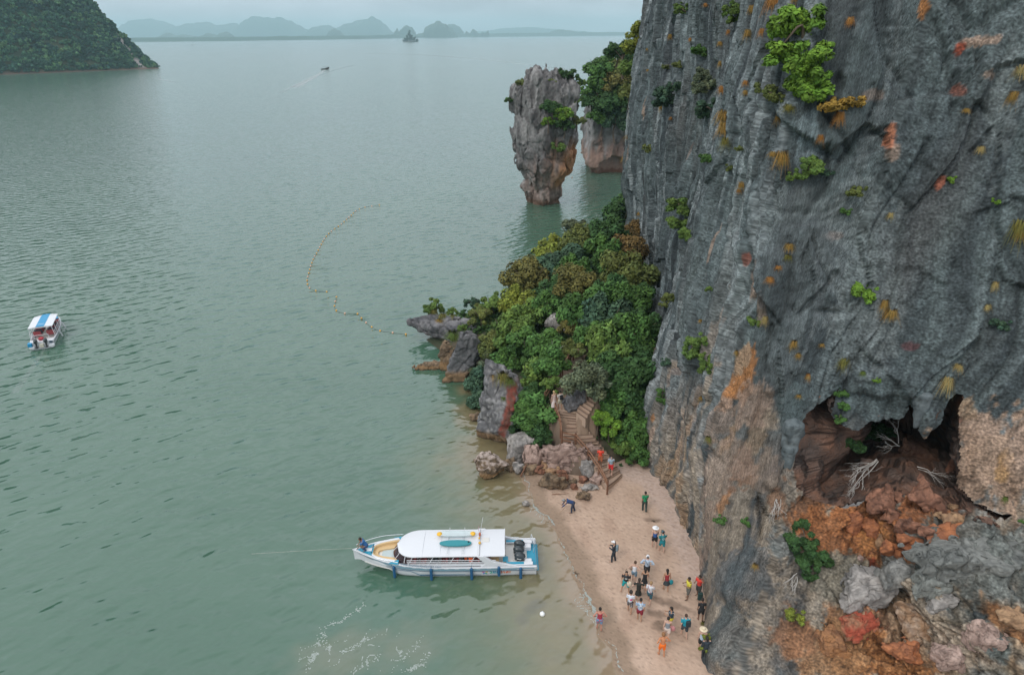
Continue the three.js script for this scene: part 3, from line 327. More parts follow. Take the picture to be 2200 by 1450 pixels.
// ------------------------------------------------------------------ stairway line (used by the headland ground as well): left and right ends of the treads, bottom to top
const STEPS = [];
{
  const left = [[1305, 1048], [1290, 1020], [1272, 996], [1254, 970], [1240, 955], [1212, 948], [1208, 930], [1204, 912], [1199, 896], [1192, 884]], right = [[1337, 1022], [1327, 1004], [1315, 986], [1303, 970], [1292, 955], [1280, 942], [1268, 928], [1258, 914], [1250, 903], [1246, 892]];
  const N = 19, at = (T, t) => { const q = t * (T.length - 1), i = Math.min(T.length - 2, Math.floor(q)); return [mix(T[i][0], T[i + 1][0], q - i), mix(T[i][1], T[i + 1][1], q - i)]; };
  for (let i = 0; i < N; i++) { const t = i / (N - 1), y = mix(0.75, 4.1, t); STEPS.push([ground(...at(left, t), y), ground(...at(right, t), y), y]); }
}
const TOPY = 4.25;
const PATH = [[1195, 875], [1200, 845], [1206, 818], [1215, 795], [1235, 768], [1260, 745]].map(([a, b], i) => ground(a, b, TOPY + i * 0.22));
const FLIGHT2 = []; for (let i = 0; i < 6; i++) { const t = i / 5, y = TOPY + 0.15 + i * 0.17; FLIGHT2.push([ground(mix(1238, 1252, t), mix(886, 846, t), y), ground(mix(1258, 1280, t), mix(900, 862, t), y), y]); }
const trail = [...STEPS.map(([a, b, y]) => [a.clone().add(b).multiplyScalar(0.5), y, a.distanceTo(b) / 2]), ...PATH.map((p) => [p, p.y, 0.9]), ...FLIGHT2.map(([a, b, y]) => [a.clone().add(b).multiplyScalar(.5), y, 0.9])];

// ------------------------------------------------------------------ wooded headland between the rocks and the cliff
const LAND = [[-0.4, -48], [0.9, -46.8], [2.6, -46.0], [4.6, -45.4], [6.4, -44.4], [8.9, -44.6], [10.6, -46], [22, -52], [24, -106], [13, -105], [6, -97], [1, -87], [-3.5, -78], [-8, -74], [-10, -71.5], [-7, -67], [-4.5, -63], [-3.0, -57], [-1.0, -51.5]];
function polyDist(P, x, z) { let ins = false, d = 1e9; for (let i = 0, j = P.length - 1; i < P.length; j = i++) { const [x1, z1] = P[i], [x2, z2] = P[j]; if ((z1 > z) !== (z2 > z) && x < (x2 - x1) * (z - z1) / (z2 - z1) + x1) ins = !ins; const ex = x2 - x1, ez = z2 - z1, t = clamp(((x - x1) * ex + (z - z1) * ez) / (ex * ex + ez * ez)); d = Math.min(d, Math.hypot(x - x1 - ex * t, z - z1 - ez * t)); } return ins ? d : -d; }
function landY(x, z) {
  const d = polyDist(LAND, x, z); let y = d < 0 ? Math.max(-1.2, d * 0.8) : 3.0 * smooth(0, 4.2, d) + 1.9 * smooth(3, 12, d) + 0.45 * noise(x * .3, 0, z * .3) * smooth(0, 3, d);
  let near = 9, hh = 0; for (const [p, h, r] of trail) { const q = Math.hypot(x - p.x, z - p.z) / r; if (q < near) { near = q; hh = h; } }
  if (near < 1.3) y = mix(hh - 0.34, y, smooth(1.02, 1.3, near)); return y;
}
{
  const s = 0.22, x0 = -13, z0 = -108, nu = Math.round(37 / s), nv = Math.round(66 / s), g = gridGeo(nu, nv, (i, j) => { const x = x0 + i * s, z = z0 + j * s; return [x, landY(x, z), z]; }, true); g.computeVertexNormals();
  colorize(g, (x, y, z, nx, ny) => { const n = fbm(x * .7, 1, z * .7, 4), f = noise(x * 4, 2, z * 4); let c = mix3([0.055, 0.05, 0.028], [0.03, 0.045, 0.02], clamp(.5 + 2 * n)); c = mix3([0.15, 0.11, 0.08], c, smooth(0.45, 0.85, ny + .3 * f)); for (const [p, h, r] of trail) if (Math.hypot(x - p.x, z - p.z) < r + .1) c = [0.26, 0.18, 0.125]; const k = 1 + .3 * f; return [c[0] * k, c[1] * k, c[2] * k]; });
  struct('headland', g, vmat(0.95), 'wooded ground of the headland beside the cliff');
}

// ------------------------------------------------------------------ rocks
const rockDetail = dataTex(512, (x, y) => { const u = x / 512, v = y / 512; return 0.5 + 0.35 * tileNoise(u, v, 8, 5) + 0.3 * tileNoise(u, v, 20, 3, 1, 1.3, 9); });
const rockMat = vmat(0.93, { bumpMap: rockDetail, bumpScale: 0.10 });
function hull(seed, ex, ey, ez, n = 14, top = 1) { // rough convex block, half sizes ex ey ez
  const r = rng(seed), P = []; for (let i = 0; i < n; i++) { const a = r() * 6.283, y = r() * 2 - 1, q = Math.sqrt(1 - y * y); P.push([Math.cos(a) * q, y, Math.sin(a) * q, 0.66 + 0.22 * r()]); }
  P.push([0, top, 0, 0.9], [0, -1, 0, 0.95], [1, 0, 0, .95], [-1, 0, 0, .95], [0, 0, 1, .95], [0, 0, -1, .95]);
  const m = Math.min(ex, ey, ez);
  return (x, y, z) => { x /= ex; y /= ey; z /= ez; let d = -9; for (const p of P) { const v = p[0] * x + p[1] * y + p[2] * z - p[3]; const h = clamp(.5 + .5 * (v - d) / .1); d = mix(d, v, h) + .1 * h * (1 - h); } return d * m; };
}
const ROCKTONE = { grey: [[0.165, 0.16, 0.162], [0.075, 0.075, 0.078]], brown: [[0.22, 0.15, 0.09], [0.085, 0.06, 0.04]], pink: [[0.42, 0.30, 0.25], [0.24, 0.16, 0.13]], orange: [[0.40, 0.15, 0.06], [0.22, 0.085, 0.045]], rust: [[0.30, 0.14, 0.085], [0.15, 0.07, 0.045]], pale: [[0.33, 0.30, 0.275], [0.17, 0.16, 0.15]], tan: [[0.38, 0.235, 0.13], [0.24, 0.14, 0.08]] };
function rockGeo(seed, ex, ey, ez, o = {}) { // geometry with its base at y = 0
  const f = hull(seed, ex, ey, ez, o.n ?? 14), sc = Math.max(ex, ey, ez), q = o.rough ?? 0.12, cell = Math.max(0.05, sc / (o.fine ?? 20)), T = ROCKTONE[o.tone ?? 'grey'], s0 = seed * 1.7;
  const e = new THREE.Euler(o.tx ?? 0, o.ty ?? 0, o.tz ?? 0), M = new THREE.Matrix4().makeRotationFromEuler(e).invert(), v = V(0, 0, 0), by = o.lift ?? ey * 0.72;
  const sdf = (x, y, z) => { v.set(x, y - by, z).applyMatrix4(M); const px = v.x, py = v.y, pz = v.z; let d = f(px, py, pz); if (d > sc * .6) return d; d += sc * q * (fbm(px / sc * 1.6 + s0, py / sc * 1.6, pz / sc * 1.6, 4) + .35 * (0.3 - Math.abs(noise(px / sc * 4 + s0, py / sc * 2.4, pz / sc * 4)))); const c = cells(px / sc * 1.8 + s0, py / sc * 1.8, pz / sc * 1.8); d += sc * q * .9 * smooth(.13, 0, c[1] - c[0]) * .4; return d + .11 * facet(px * 1.5 + s0, py * 1.5, pz * 1.5) + .10 * fbm(px * 2.4 + s0, py * 2.4, pz * 2.4, 3); };
  const R = Math.hypot(ex, ey, ez) * 1.05, g = surfaceNet(sdf, V(-R, Math.max(-R + by, -0.9), -R), V(R, R + by, R), cell);
  colorize(g, (x, y, z, nx, ny, nz) => { const n = fbm(x / sc * 1.5 + s0, y / sc * 1.2, z / sc * 1.5, 4), m = noise(x * 3.5 + s0, y * 2, z * 3.5), w = noise(x * 9, y * 6, z * 9 + s0); let c = mix3(T[1], T[0], clamp(.55 + 1.5 * n + .3 * m)); if (o.stain) c = o.stain(c, x, y, z, nx, ny, nz, n, m); if (o.tide) { c = mix3(c, [0.23, 0.135, 0.06], .85 * smooth(o.tide + .25 * m, o.tide * .6, y)); c = mix3(c, [0.06, 0.045, 0.03], .8 * smooth(.28 + .2 * m, .05, y)); } const k = 1 + .3 * w + .25 * m; return [c[0] * k, c[1] * k, c[2] * k]; });
  return boxUV(g, 0.45);
}
function boulder(name, label, at, seed, ex, ey, ez, o = {}, group) { const m = lone(name, rockGeo(seed, ex, ey, ez, o), rockMat, label, o.cat ?? 'rock', group); m.position.copy(at); return m; }
const gAt = (px, py, h = 0) => ground(px, py, h);

// prow of dark rock that overhangs the water
{
  const seg = [[depthPoint(881, 694, -72.3).setY(1.95), 0.55], [depthPoint(915, 700, -72).setY(1.7), 1.15], [depthPoint(960, 706, -71).setY(1.5), 1.75], [depthPoint(1015, 706, -69.6).setY(1.5), 2.1], [depthPoint(1075, 700, -69).setY(1.6), 2.3]];
  const f = (x, y, z) => { let d = 9; for (let i = 1; i < seg.length; i++) { const [a, ra] = seg[i - 1], [b, rb] = seg[i], ex = b.x - a.x, ey = b.y - a.y, ez = b.z - a.z, t = clamp(((x - a.x) * ex + (y - a.y) * ey + (z - a.z) * ez) / (ex * ex + ey * ey + ez * ez)); d = Math.min(d, Math.hypot(x - a.x - ex * t, (y - a.y - ey * t) * 1.25, z - a.z - ez * t) - mix(ra, rb, t)); }
    if (d > 1.6) return d; const c = cells(x * .55, y * .7 + x * .2, z * .55); return d + .75 * fbm(x * .45, y * .6, z * .45, 4) + .25 * smooth(.12, 0, c[1] - c[0]) + .28 * (c[2] / 255 - .5) + .55 * smooth(1.0, 0.1, y); };
  const g = surfaceNet(f, V(-16, -.8, -77), V(2, 5.5, -65), 0.13);
  colorize(g, (x, y, z) => { const n = fbm(x * .7, y * .5, z * .7, 4), m = noise(x * 4, y * 3, z * 4); let c = mix3([.055, .055, .06], [.21, .20, .20], clamp(.42 + 1.6 * n + .3 * m)); c = mix3(c, [.19, .085, .05], .8 * smooth(1.15 + .5 * n, .5, y)); c = mix3(c, [.07, .05, .03], smooth(.4, .1, y)); const k = 1 + .3 * m; return [c[0] * k, c[1] * k, c[2] * k]; });
  lone('prow_rock', boxUV(g, .45), rockMat, 'dark grey rock jutting out over the water like a prow, outermost on the headland', 'rock');
}
const slabPeak = depthPoint(1033, 716, -63);
boulder('tilted_rock', 'tall tilted grey slab of rock with brown foot, beside the overhanging rock', gAt(1003, 812), 31, 1.55, 3.15, 1.25, { tz: -0.38, tx: 0.08, n: 9, rough: .09, tide: 1.5, lift: 2.2, fine: 30 });
boulder('column_rock', 'brown stump of rock under a grass cap between prow and tilted slab', gAt(962, 790), 33, 0.85, 1.9, 0.9, { tone: 'brown', lift: 1.2, tide: 1.3 });
boulder('shelf_rock', 'low brown shelf of barnacled rock lying in the water under the prow', gAt(921, 790), 37, 1.75, 0.62, 0.62, { tone: 'brown', tide: .5, rough: .2, lift: .25, ty: 0.1, fine: 30 });
boulder('streaked_rock', 'upright grey rock with a broad red streak and grass on its top', gAt(1083, 952).add(V(0, 0, -.6)), 45, 2.05, 4.1, 1.7, { tz: -0.12, n: 10, rough: .10, lift: 2.9, fine: 36, tide: 1.3, stain: (c, x, y, z, nx, ny, nz, n, m) => { c = mix3(c, [.30, .29, .28], .5 * smooth(.1, .4, m + n)); const u = x - (-0.42 + 0.21 * y + .5 * n); return mix3(c, mix3([.26, .06, .036], [.15, .06, .04], clamp(.4 + 2 * m)), .93 * smooth(.66, .30, .18 * m + Math.abs(u) / mix(.55, .95, clamp(y / 5))) * smooth(-.4, .1, nz + nx * .3) * smooth(.8, 1.3, y) * smooth(6.1, 5.2, y)); } });
for (const [px, py, sd, ex, ey, ez, o, label] of [
  [1057, 1018, 51, 1.3, 1.15, 1.0, { tone: 'brown', tide: .75, rough: .14, fine: 28, stain: (c, x, y, z, nx, ny, nz, n, m) => mix3(c, [.36, .29, .25], smooth(.3, .9, ny + m * .5) * smooth(.5, 1.2, y)) }, 'large brown sea rock with a pale crown, standing in the shallows below the streaked rock'],
  [1117, 985, 52, 1.15, 1.6, 0.95, { tone: 'pale', rough: .1 }, 'smooth grey boulder between the streaked rock and the bushes under the stairs'],
  [1149, 1000, 53, 0.9, 1.1, 0.75, { tone: 'pink', rough: .12, stain: (c, x, y, z, nx, ny, nz, n) => mix3(c, [.2, .12, .09], smooth(.9, .4, y)) }, 'pinkish brown boulder right of the smooth grey boulder'],
  [1098, 1008, 54, .62, .6, .5, { tone: 'brown' }, 'brown rock wedged behind the large sea rock'],
  [1113, 1016, 55, .6, .5, .5, { tone: 'pale' }, 'small pale rock at the waterline beside the driftwood plank'],
  [1136, 1018, 56, .55, .5, .45, { tone: 'brown' }, 'dark brown rock just right of the driftwood plank'],
  [1160, 1014, 57, .5, .4, .4, { tone: 'rust' }, 'rusty rock in the rubble at the head of the beach'],
  [1172, 1012, 58, .45, .5, .4, { tone: 'tan' }, 'ochre rock leaning on the rubble under the pink outcrop'],
  [1186, 1022, 59, .5, .4, .45, { tone: 'tan' }, 'flat ochre rock in front of the pink outcrop'],
  [1191, 1046, 60, .95, .7, .6, { tone: 'brown', rough: .2, n: 8 }, 'dark layered rock on the sand, largest of the beach-head rubble'],
  [1172, 1034, 61, .5, .4, .4, { tone: 'brown' }, 'brown rock at the left edge of the dark layered rock'],
  [1207, 1030, 62, .5, .55, .4, { tone: 'rust', n: 8 }, 'reddish slab leaning against the dark layered rock'],
  [1254, 1072, 63, .55, .38, .42, { tone: 'brown', rough: .16 }, 'lone dark rock on the sand in front of the stairs'],
  [1233, 1052, 64, .24, .3, .2, { tone: 'rust' }, 'small pointed red stone on the sand near the lone dark rock'],
  [1252, 1037, 65, .4, .4, .35, { tone: 'rust' }, 'red brown rock at the foot of the outcrop beside the railing'],
  [1232, 1038, 66, .35, .2, .3, { tone: 'brown' }, 'flat brown stone between layered rock and railing foot'],
  [1262, 1024, 67, .75, .95, .65, { tone: 'pale', rough: .1 }, 'rounded grey rock under the lower railing'],
  [1284, 1040, 68, .65, .6, .5, { tone: 'pink', rough: .12 }, 'pinkish rock at the foot of the lower railing'],
  [1268, 1052, 79, .7, .3, .35, { tone: 'pale', rough: .16 }, 'low broken rock against the sand below the railing'],
  [1130, 1086, 69, .28, .28, .25, { tone: 'pale' }, 'small grey stone at the edge of the wash'],
  [1020, 903, 70, .5, .42, .4, { tone: 'brown' }, 'small dark rock alone in the shallows left of the streaked rock'],
]) boulder('shore_rock', label, gAt(px, py, px > 1140 ? .25 : 0), sd, ex, ey, ez, o, 'rocks along the water below the headland');
boulder('rock_outcrop', 'pale pink rock outcrop carrying the landing of the stairs', gAt(1222, 1012, .3).add(V(0, 0, -.5)), 81, 2.1, 1.75, 0.95, { tone: 'pink', rough: .12, n: 9, lift: .75, fine: 28, ty: -.12 });
boulder('path_rock', 'grey boulder beside the top of the stairs where the path forks', gAt(1232, 876, TOPY), 83, 1.15, 1.1, .9, { tone: 'grey', lift: .5 });
boulder('wood_rock', 'pale rock showing among the trees high on the headland', gAt(1196, 700, 5.6), 85, 1.2, 1.0, .9, { tone: 'pale', lift: .4 });

// boulders heaped in the mouth of the cave
for (const [px, py, sd, ex, ey, ez, o, label] of [
  [1893, 1075, 101, .95, .80, .7, { tone: 'rust', tz: .2 }, 'big rust brown boulder under the dead branches in the cave mouth'],
  [1922, 1108, 102, .46, .44, .4, { tone: 'rust' }, 'round rusty stone resting below the big boulder in the cave mouth'],
  [1926, 1072, 103, .36, .34, .3, { tone: 'rust' }, 'small rusty stone squeezed between the big boulder and the long slab'],
  [1995, 1078, 104, 1.25, .62, .55, { tone: 'rust', tz: -.75, n: 8 }, 'long rust slab tilted in the middle of the cave mouth'],
  [2050, 1112, 105, .78, .28, .5, { tone: 'tan', tz: .08, n: 9 }, 'flat tan slab lying beside the dark gap of the cave'],
  [2056, 1090, 106, .42, .18, .3, { tone: 'tan' }, 'small tan slab on top of the flat one in the cave'],
  [2040, 1147, 107, 1.15, .46, .6, { tone: 'orange', tz: .18, n: 10 }, 'bright orange block at the rim of the grey ledge'],
  [1960, 1166, 108, .72, .30, .45, { tone: 'orange', tz: -.05, n: 9 }, 'flat orange block left of the brightest one in the rubble'],
  [1912, 1180, 109, .5, .36, .4, { tone: 'orange', tz: .3, n: 8 }, 'split orange block standing above the grey boulder'],
  [1928, 1192, 110, .36, .26, .3, { tone: 'orange' }, 'small orange stone lying on the grey boulder'],
  [1952, 1186, 120, .42, .24, .3, { tone: 'pink' }, 'pink slab between the orange blocks and the grey ledge'],
  [1870, 1130, 111, .65, .55, .5, { tone: 'orange', rough: .14 }, 'cracked orange boulder in the middle of the rubble slope'],
  [1830, 1130, 112, .5, .9, .45, { tone: 'orange', tz: .25, n: 9 }, 'upright orange slab at the head of the rubble slope'],
  [1945, 1138, 113, .55, .45, .4, { tone: 'rust' }, 'rounded rusty boulder in the centre of the rubble'],
  [1988, 1140, 114, .5, .36, .4, { tone: 'rust' }, 'dull rusty stone just left of the brightest orange block'],
  [1893, 1160, 115, .45, .4, .4, { tone: 'tan' }, 'tan stone in the rubble over the red stain'],
  [1842, 1200, 116, .24, .2, .2, { tone: 'pink' }, 'small pink stone at the left edge of the rubble'],
  [1930, 1235, 117, .85, .8, .75, { tone: 'pale', rough: .09, stain: (c) => [c[0] * .75, c[1] * .8, c[2] * .8] }, 'smooth grey boulder in front of the orange blocks'],
  [1925, 1255, 118, .36, .26, .3, { tone: 'pink', n: 8 }, 'pale pink chip of rock under the smooth grey boulder'],
  [1860, 1000, 119, .5, .42, .4, { tone: 'pink' }, 'pinkish rock at the back of the cave behind the branches'],
  [1975, 975, 121, 1.5, .65, .7, { tone: 'rust', tz: -.35, n: 9, stain: (c) => [c[0] * .7, c[1] * .8, c[2] * .85] }, 'dark slab at the back of the cave under the rock pendant'],
  [2050, 1010, 122, .4, .8, .4, { tone: 'rust' }, 'narrow rock at the right edge of the cave mouth'],
  [2085, 1205, 141, 2.7, 1.25, 1.5, { tone: 'pale', tz: -.12, rough: .12, n: 12, fine: 40, stain: (c, x, y, z, nx, ny, nz, n) => [c[0] * .72, c[1] * .80, c[2] * .80] }, 'huge grey ledge rock right of the orange rubble'],
  [1992, 1262, 142, .95, .85, .7, { tone: 'pale', stain: (c) => [c[0] * .75, c[1] * .85, c[2] * .84] }, 'grey rock leaning on the left end of the huge ledge rock'],
  [1845, 1262, 143, 1.6, 1.05, .9, { tone: 'pale', tz: .25, rough: .14, fine: 30 }, 'long cracked grey rock under the left side of the rubble'],
  [1955, 1335, 144, 1.15, .85, .8, { tone: 'tan', rough: .15, n: 8, stain: (c, x, y, z, nx, ny, nz, n) => mix3(c, [.36, .29, .24], clamp(.4 + 2 * n)) }, 'tan angular block under the leaning grey rock'],
  [2030, 1392, 145, .8, .6, .6, { tone: 'pink', n: 8, rough: .16 }, 'pale pinkish block near the lower right corner'],
  [2112, 1375, 146, .9, .8, .6, { tone: 'pink', n: 8, rough: .16 }, 'second pale block below the huge ledge rock'],
  [2175, 1345, 147, .7, .4, .5, { tone: 'tan', n: 8 }, 'ochre block in the gap below the huge ledge rock'],
  [2010, 1300, 148, .8, .5, .5, { tone: 'pale', tz: .4, n: 8 }, 'split grey slab between the pale blocks and the ledge'],
  [1795, 1385, 149, 1.0, .85, .7, { tone: 'orange', n: 8, rough: .16, stain: (c) => [c[0] * .8, c[1], c[2]] }, 'orange block at the lower left of the broken rock'],
  [1865, 1350, 150, .95, .9, .55, { tone: 'tan', n: 8, rough: .14, stain: (c, x, y, z, nx, ny, nz, n, m) => mix3(c, [.36, .075, .04], clamp(.75 + 2.2 * n)) }, 'blood red stained rock in the lower right of the cliff'],
  [1930, 1410, 151, 1.0, .6, .6, { tone: 'orange', n: 9, rough: .16 }, 'orange rock under the blood red one'],
]) { const h = cliffHit(px, py); boulder('cave_boulder', label, h.p.clone().add(V(0, -ey * .62, 0)).addScaledVector(h.n, sd > 139 ? -.55 * ez : 0.0), sd, ex, ey, ez, { rough: .1, n: 10, ...o, cat: 'boulder' }, 'boulders in the mouth of the cave'); }
// pieces of cliff hanging over the cave and the wall below
for (const [px, py, sd, w, len, label] of [[1977, 880, 131, .5, 2.0, 'grey rock pendant hanging from the roof of the cave'], [1694, 975, 133, .6, 3.8, 'long grey stalactite hanging on the left lip of the cave']]) {
  const h = cliffHit(px, py), s0 = sd, g = surfaceNet((x, y, z) => { const t = clamp((y + len * .5) / len), r = w * (0.25 + .75 * Math.pow(t, .8)); return Math.hypot(x, z * 1.2) - r + w * .6 * fbm(x * 1.6 + s0, y * 1.1, z * 1.6, 3) + Math.max(0, Math.abs(y) - len * .52) * 2; }, V(-w * 1.6, -len * .7, -w * 1.6), V(w * 1.6, len * .7, w * 1.6), Math.max(.05, w / 9));
  colorize(g, (x, y, z) => { const n = fbm(x * 2 + s0, y * 1.2, z * 2, 3), c = sd === 134 ? mix3([.20, .18, .17], [.12, .12, .12], clamp(.5 + 2 * n)) : mix3([.06, .075, .08], [.15, .175, .18], clamp(.5 + 2 * n)); return c; });
  const m = lone('rock_pendant', boxUV(g, .45), rockMat, label, 'rock formation'); m.position.copy(h.p).addScaledVector(h.n, -.05);
}

// ------------------------------------------------------------------ the leaning rock tower in the bay and its neighbour
const towerZ = ground(1173, 438).z;
let towerHit;
{
  const prof = [[140, 1112, 1236], [160, 1108, 1238], [180, 1104, 1240], [200, 1101, 1243], [240, 1101, 1244], [290, 1100, 1243], [330, 1106, 1239], [360, 1112, 1234], [385, 1124, 1214], [402, 1131, 1205], [420, 1137, 1205], [436, 1143, 1203], [446, 1146, 1200]].map(([y, a, b]) => { const p = depthPoint(a, y, towerZ), q = depthPoint(b, y, towerZ); return [p.y, (p.x + q.x) / 2, (q.x - p.x) / 2]; }).reverse();
  const at = (y) => { let i = 0; while (i < prof.length - 2 && y > prof[i + 1][0]) i++; const t = clamp((y - prof[i][0]) / (prof[i + 1][0] - prof[i][0])); return [mix(prof[i][1], prof[i + 1][1], t), mix(prof[i][2], prof[i + 1][2], t)]; };
  const A = depthPoint(1215, 335, towerZ + 1), B = depthPoint(1232, 386, towerZ + 1.5), top = prof[prof.length - 1][0];
  const crest = [[1100, 200], [1112, 178], [1120, 182], [1130, 160], [1138, 166], [1148, 149], [1158, 147], [1166, 158], [1174, 152], [1184, 168], [1194, 162], [1206, 172], [1218, 168], [1232, 178], [1248, 205]].map(([a, b]) => { const p = depthPoint(a, b, towerZ); return [p.x, p.y]; }), crestY = (x) => { let i = 0; while (i < crest.length - 2 && x > crest[i + 1][0]) i++; return mix(crest[i][1], crest[i + 1][1], clamp((x - crest[i][0]) / (crest[i + 1][0] - crest[i][0]))); };
  const f = (x, y, z) => { const [cx, rx] = at(y), dx = x - cx, dz = z - towerZ + 1.5; const rz = rx * .85 + .4; let d = (Math.hypot(dx / rx, dz / rz) - 1) * Math.min(rx, rz); if (y > 18) d = Math.max(d, (y - crestY(x) - .5 + 1.6 * Math.abs(noise(x * .9, 1, z * .9)) + .22 * Math.abs(dz)) * .7);
    const ex = B.x - A.x, ey = B.y - A.y, ez = B.z - A.z, t = clamp(((x - A.x) * ex + (y - A.y) * ey + (z - A.z) * ez) / (ex * ex + ey * ey + ez * ez)), s = Math.hypot(x - A.x - ex * t, y - A.y - ey * t, z - A.z - ez * t) - mix(2.1, .5, t); d = Math.min(d, s);
    if (d > 3 || d < -3) return d; const up = smooth(16, 24, y), ca = cells(x * .33, y * .17, z * .33), cb = cells(x * .8, y * .4, z * .8);
    d += 1.3 * (ca[2] / 255 - .5) * smooth(0, .15, ca[1] - ca[0]) * (1 - .5 * up) + .5 * smooth(.14, 0, ca[1] - ca[0]) + .45 * (1 - .7 * up) * (cb[2] / 255 - .5) + .2 * smooth(.15, 0, cb[1] - cb[0]);
    d += .8 * (0.3 - ridged(x * .4, y * .07, z * .4, 3)) + 1.2 * fbm(x * .25, y * .2, z * .25, 3) + up * 1.3 * (.35 - ridged(x * .5, 3, z * .5, 2)); return d + .05; };
  const g = surfaceNet(f, V(-4, -.8, towerZ - 12), V(19, top + 2.5, towerZ + 9), 0.2);
  colorize(g, (x, y, z, nx, ny, nz) => { const n = fbm(x * .35, y * .16, z * .35, 4), s = noise(x * .9, y * .09, z * .9), m = noise(x * 2.6, y * 2, z * 2.6), [cx, rx] = at(y), u = (x - cx) / rx; let c = mix3([.075, .07, .07], [.27, .26, .25], clamp(.45 + 1.3 * n + .5 * s + .25 * m)); c = mix3(c, [.33, .215, .165], .5 * smooth(12, 4, y + 4 * n + 5 * s - 4 * u)); c = mix3(c, [.45, .215, .10], .9 * smooth(.1, .7, u + .5 * s) * smooth(14, 10, y + 3 * n) * smooth(2, 5, y)); c = mix3(c, [.115, .065, .04], .9 * smooth(1.5 + .6 * s, .7, y)); const k = 1 + .35 * m; return [c[0] * k, c[1] * k, c[2] * k]; });
  lone('rock_tower', boxUV(g, .25), rockMat, 'tall narrow-footed limestone tower rising out of the bay, crowned with bushes', 'rock tower');
  const q = g.attributes.position.array, nn = g.attributes.normal, sm = sightMap(q); towerHit = (px, py) => { const i = sm(px, py); return { p: V(q[3 * i], q[3 * i + 1], q[3 * i + 2]), n: V(nn.getX(i), nn.getY(i), nn.getZ(i)) }; };
}
let stackHit; const stackZ = ground(1300, 374).z;
{
  const a = depthPoint(1262, 330, stackZ), b = depthPoint(1262, 215, stackZ), c0 = a.x + 9.5, top = depthPoint(1320, 165, stackZ - 3).y;
  const f = (x, y, z) => { const l = mix(a.x, a.x + 1.5, smooth(4, 22, y)) + .8 * smooth(2.5, .5, y); let d = Math.max(l - x, Math.abs(z - stackZ + 9) - 9.5, y - top + Math.max(0, (c0 - 3 - x)) * .9, x - c0 - 9); const ca = cells(x * .3, y * .15, z * .3); if (Math.abs(d) > 3) return d; const cb = cells(x * .7, y * .3, z * .7); d += 1.4 * (ca[2] / 255 - .5) + .4 * (cb[2] / 255 - .5) + 1.1 * (.3 - ridged(x * .5, y * .09, z * .5, 3)) + 1.6 * fbm(x * .25, y * .22, z * .25, 4) + .5 + .9 * smooth(1.8, .4, y); const e = Math.hypot((x - a.x - 6.5) / 3.6, (y - 1.2) / 3.2, (z - stackZ) / 4) - 1; return Math.max(d, -e * 3); };
  const g = surfaceNet(f, V(a.x - 4, -.8, stackZ - 24), V(c0 + 13, top + 3, stackZ + 4), .3);
  colorize(g, (x, y, z) => { const n = fbm(x * .3, y * .14, z * .3, 4), s = noise(x * .8, y * .08, z * .8), m = noise(x * 2, y * 2, z * 2); let c = mix3([.09, .085, .085], [.28, .27, .26], clamp(.45 + 1.3 * n + .5 * s)); c = mix3(c, [.32, .205, .16], .8 * smooth(9, 2, y + 6 * s + 3 * n)); c = mix3(c, [.14, .07, .045], .9 * smooth(1.4, .6, y + s)); const k = 1 + .3 * m; return [c[0] * k, c[1] * k, c[2] * k]; });
  lone('sea_stack', boxUV(g, .25), rockMat, 'wooded rock with a dark hollow at the waterline, between the tower and the cliff', 'rock');
  const q = g.attributes.position.array, nn = g.attributes.normal, sm = sightMap(q); stackHit = (px, py) => { const i = sm(px, py); return { p: V(q[3 * i], q[3 * i + 1], q[3 * i + 2]), n: V(nn.getX(i), nn.getY(i), nn.getZ(i)) }; };
}

// ------------------------------------------------------------------ far hills, mainland shore, islets
const hillMat = std(0.055, 0.085, 0.06, 0.95);
function karst(name, label, Z, pts, o = {}) { // pts: crest line as seen [px, py]; built as a rounded ridge
  const W = pts.map(([a, b]) => depthPoint(a, b, Z)), nx = Math.max(24, pts.length * 14), nz = 17, x0 = W[0].x, x1 = W[W.length - 1].x, deep = (o.deep ?? .55) * (x1 - x0), r = rng(Math.round(x1) + 7), s = r() * 50;
  const top = (x) => { let i = 0; while (i < W.length - 2 && x > W[i + 1].x) i++; const t = clamp((x - W[i].x) / (W[i + 1].x - W[i].x)), k = t * t * (3 - 2 * t); return Math.max(0, mix(W[i].y, W[i + 1].y, k)); };
  const H = Math.max(...W.map((p) => p.y));
  const g = gridGeo(nx, nz, (i, j) => { const u = i / (nx - 1), v = j / (nz - 1) * 2 - 1, x = mix(x0, x1, u), e = Math.pow(Math.max(0, 1 - v * v), .42); return [x + .03 * H * noise(u * 9, v * 3, s), e > 0 ? Math.max(-2, top(x) * e * (1 + .10 * noise(x / H * 3, v * 2, s) + .05 * noise(x / H * 9, v * 5, s)) - 1) : -2, Z - v * deep * .5]; }); g.computeVertexNormals();
  return struct(name, g, hillMat, label);
}
karst('far_hill', 'palest blue range at the far left of the skyline', -13000, [[250, 76], [272, 50], [290, 43], [318, 41], [345, 44], [366, 52], [385, 62], [400, 76]]);
karst('far_hill', 'pale low range behind two small hills', -12000, [[352, 76], [375, 58], [410, 50], [440, 48], [470, 54], [500, 50], [520, 58], [532, 76]]);
karst('far_hill', 'broad pale blue mountain in the middle of the skyline', -11500, [[500, 76], [515, 56], [530, 42], [548, 36], [575, 38], [600, 37], [622, 44], [640, 54], [655, 62], [672, 76]]);
karst('far_hill', 'pale mountain with a pointed peak', -11000, [[655, 76], [676, 58], [700, 54], [722, 60], [748, 50], [772, 44], [790, 40], [800, 36], [812, 41], [824, 50], [838, 66], [848, 76]]);
karst('far_hill', 'faint long low ridge right of the centre', -14000, [[980, 74], [1040, 66], [1090, 60], [1140, 58], [1190, 62], [1240, 66], [1300, 72]]);
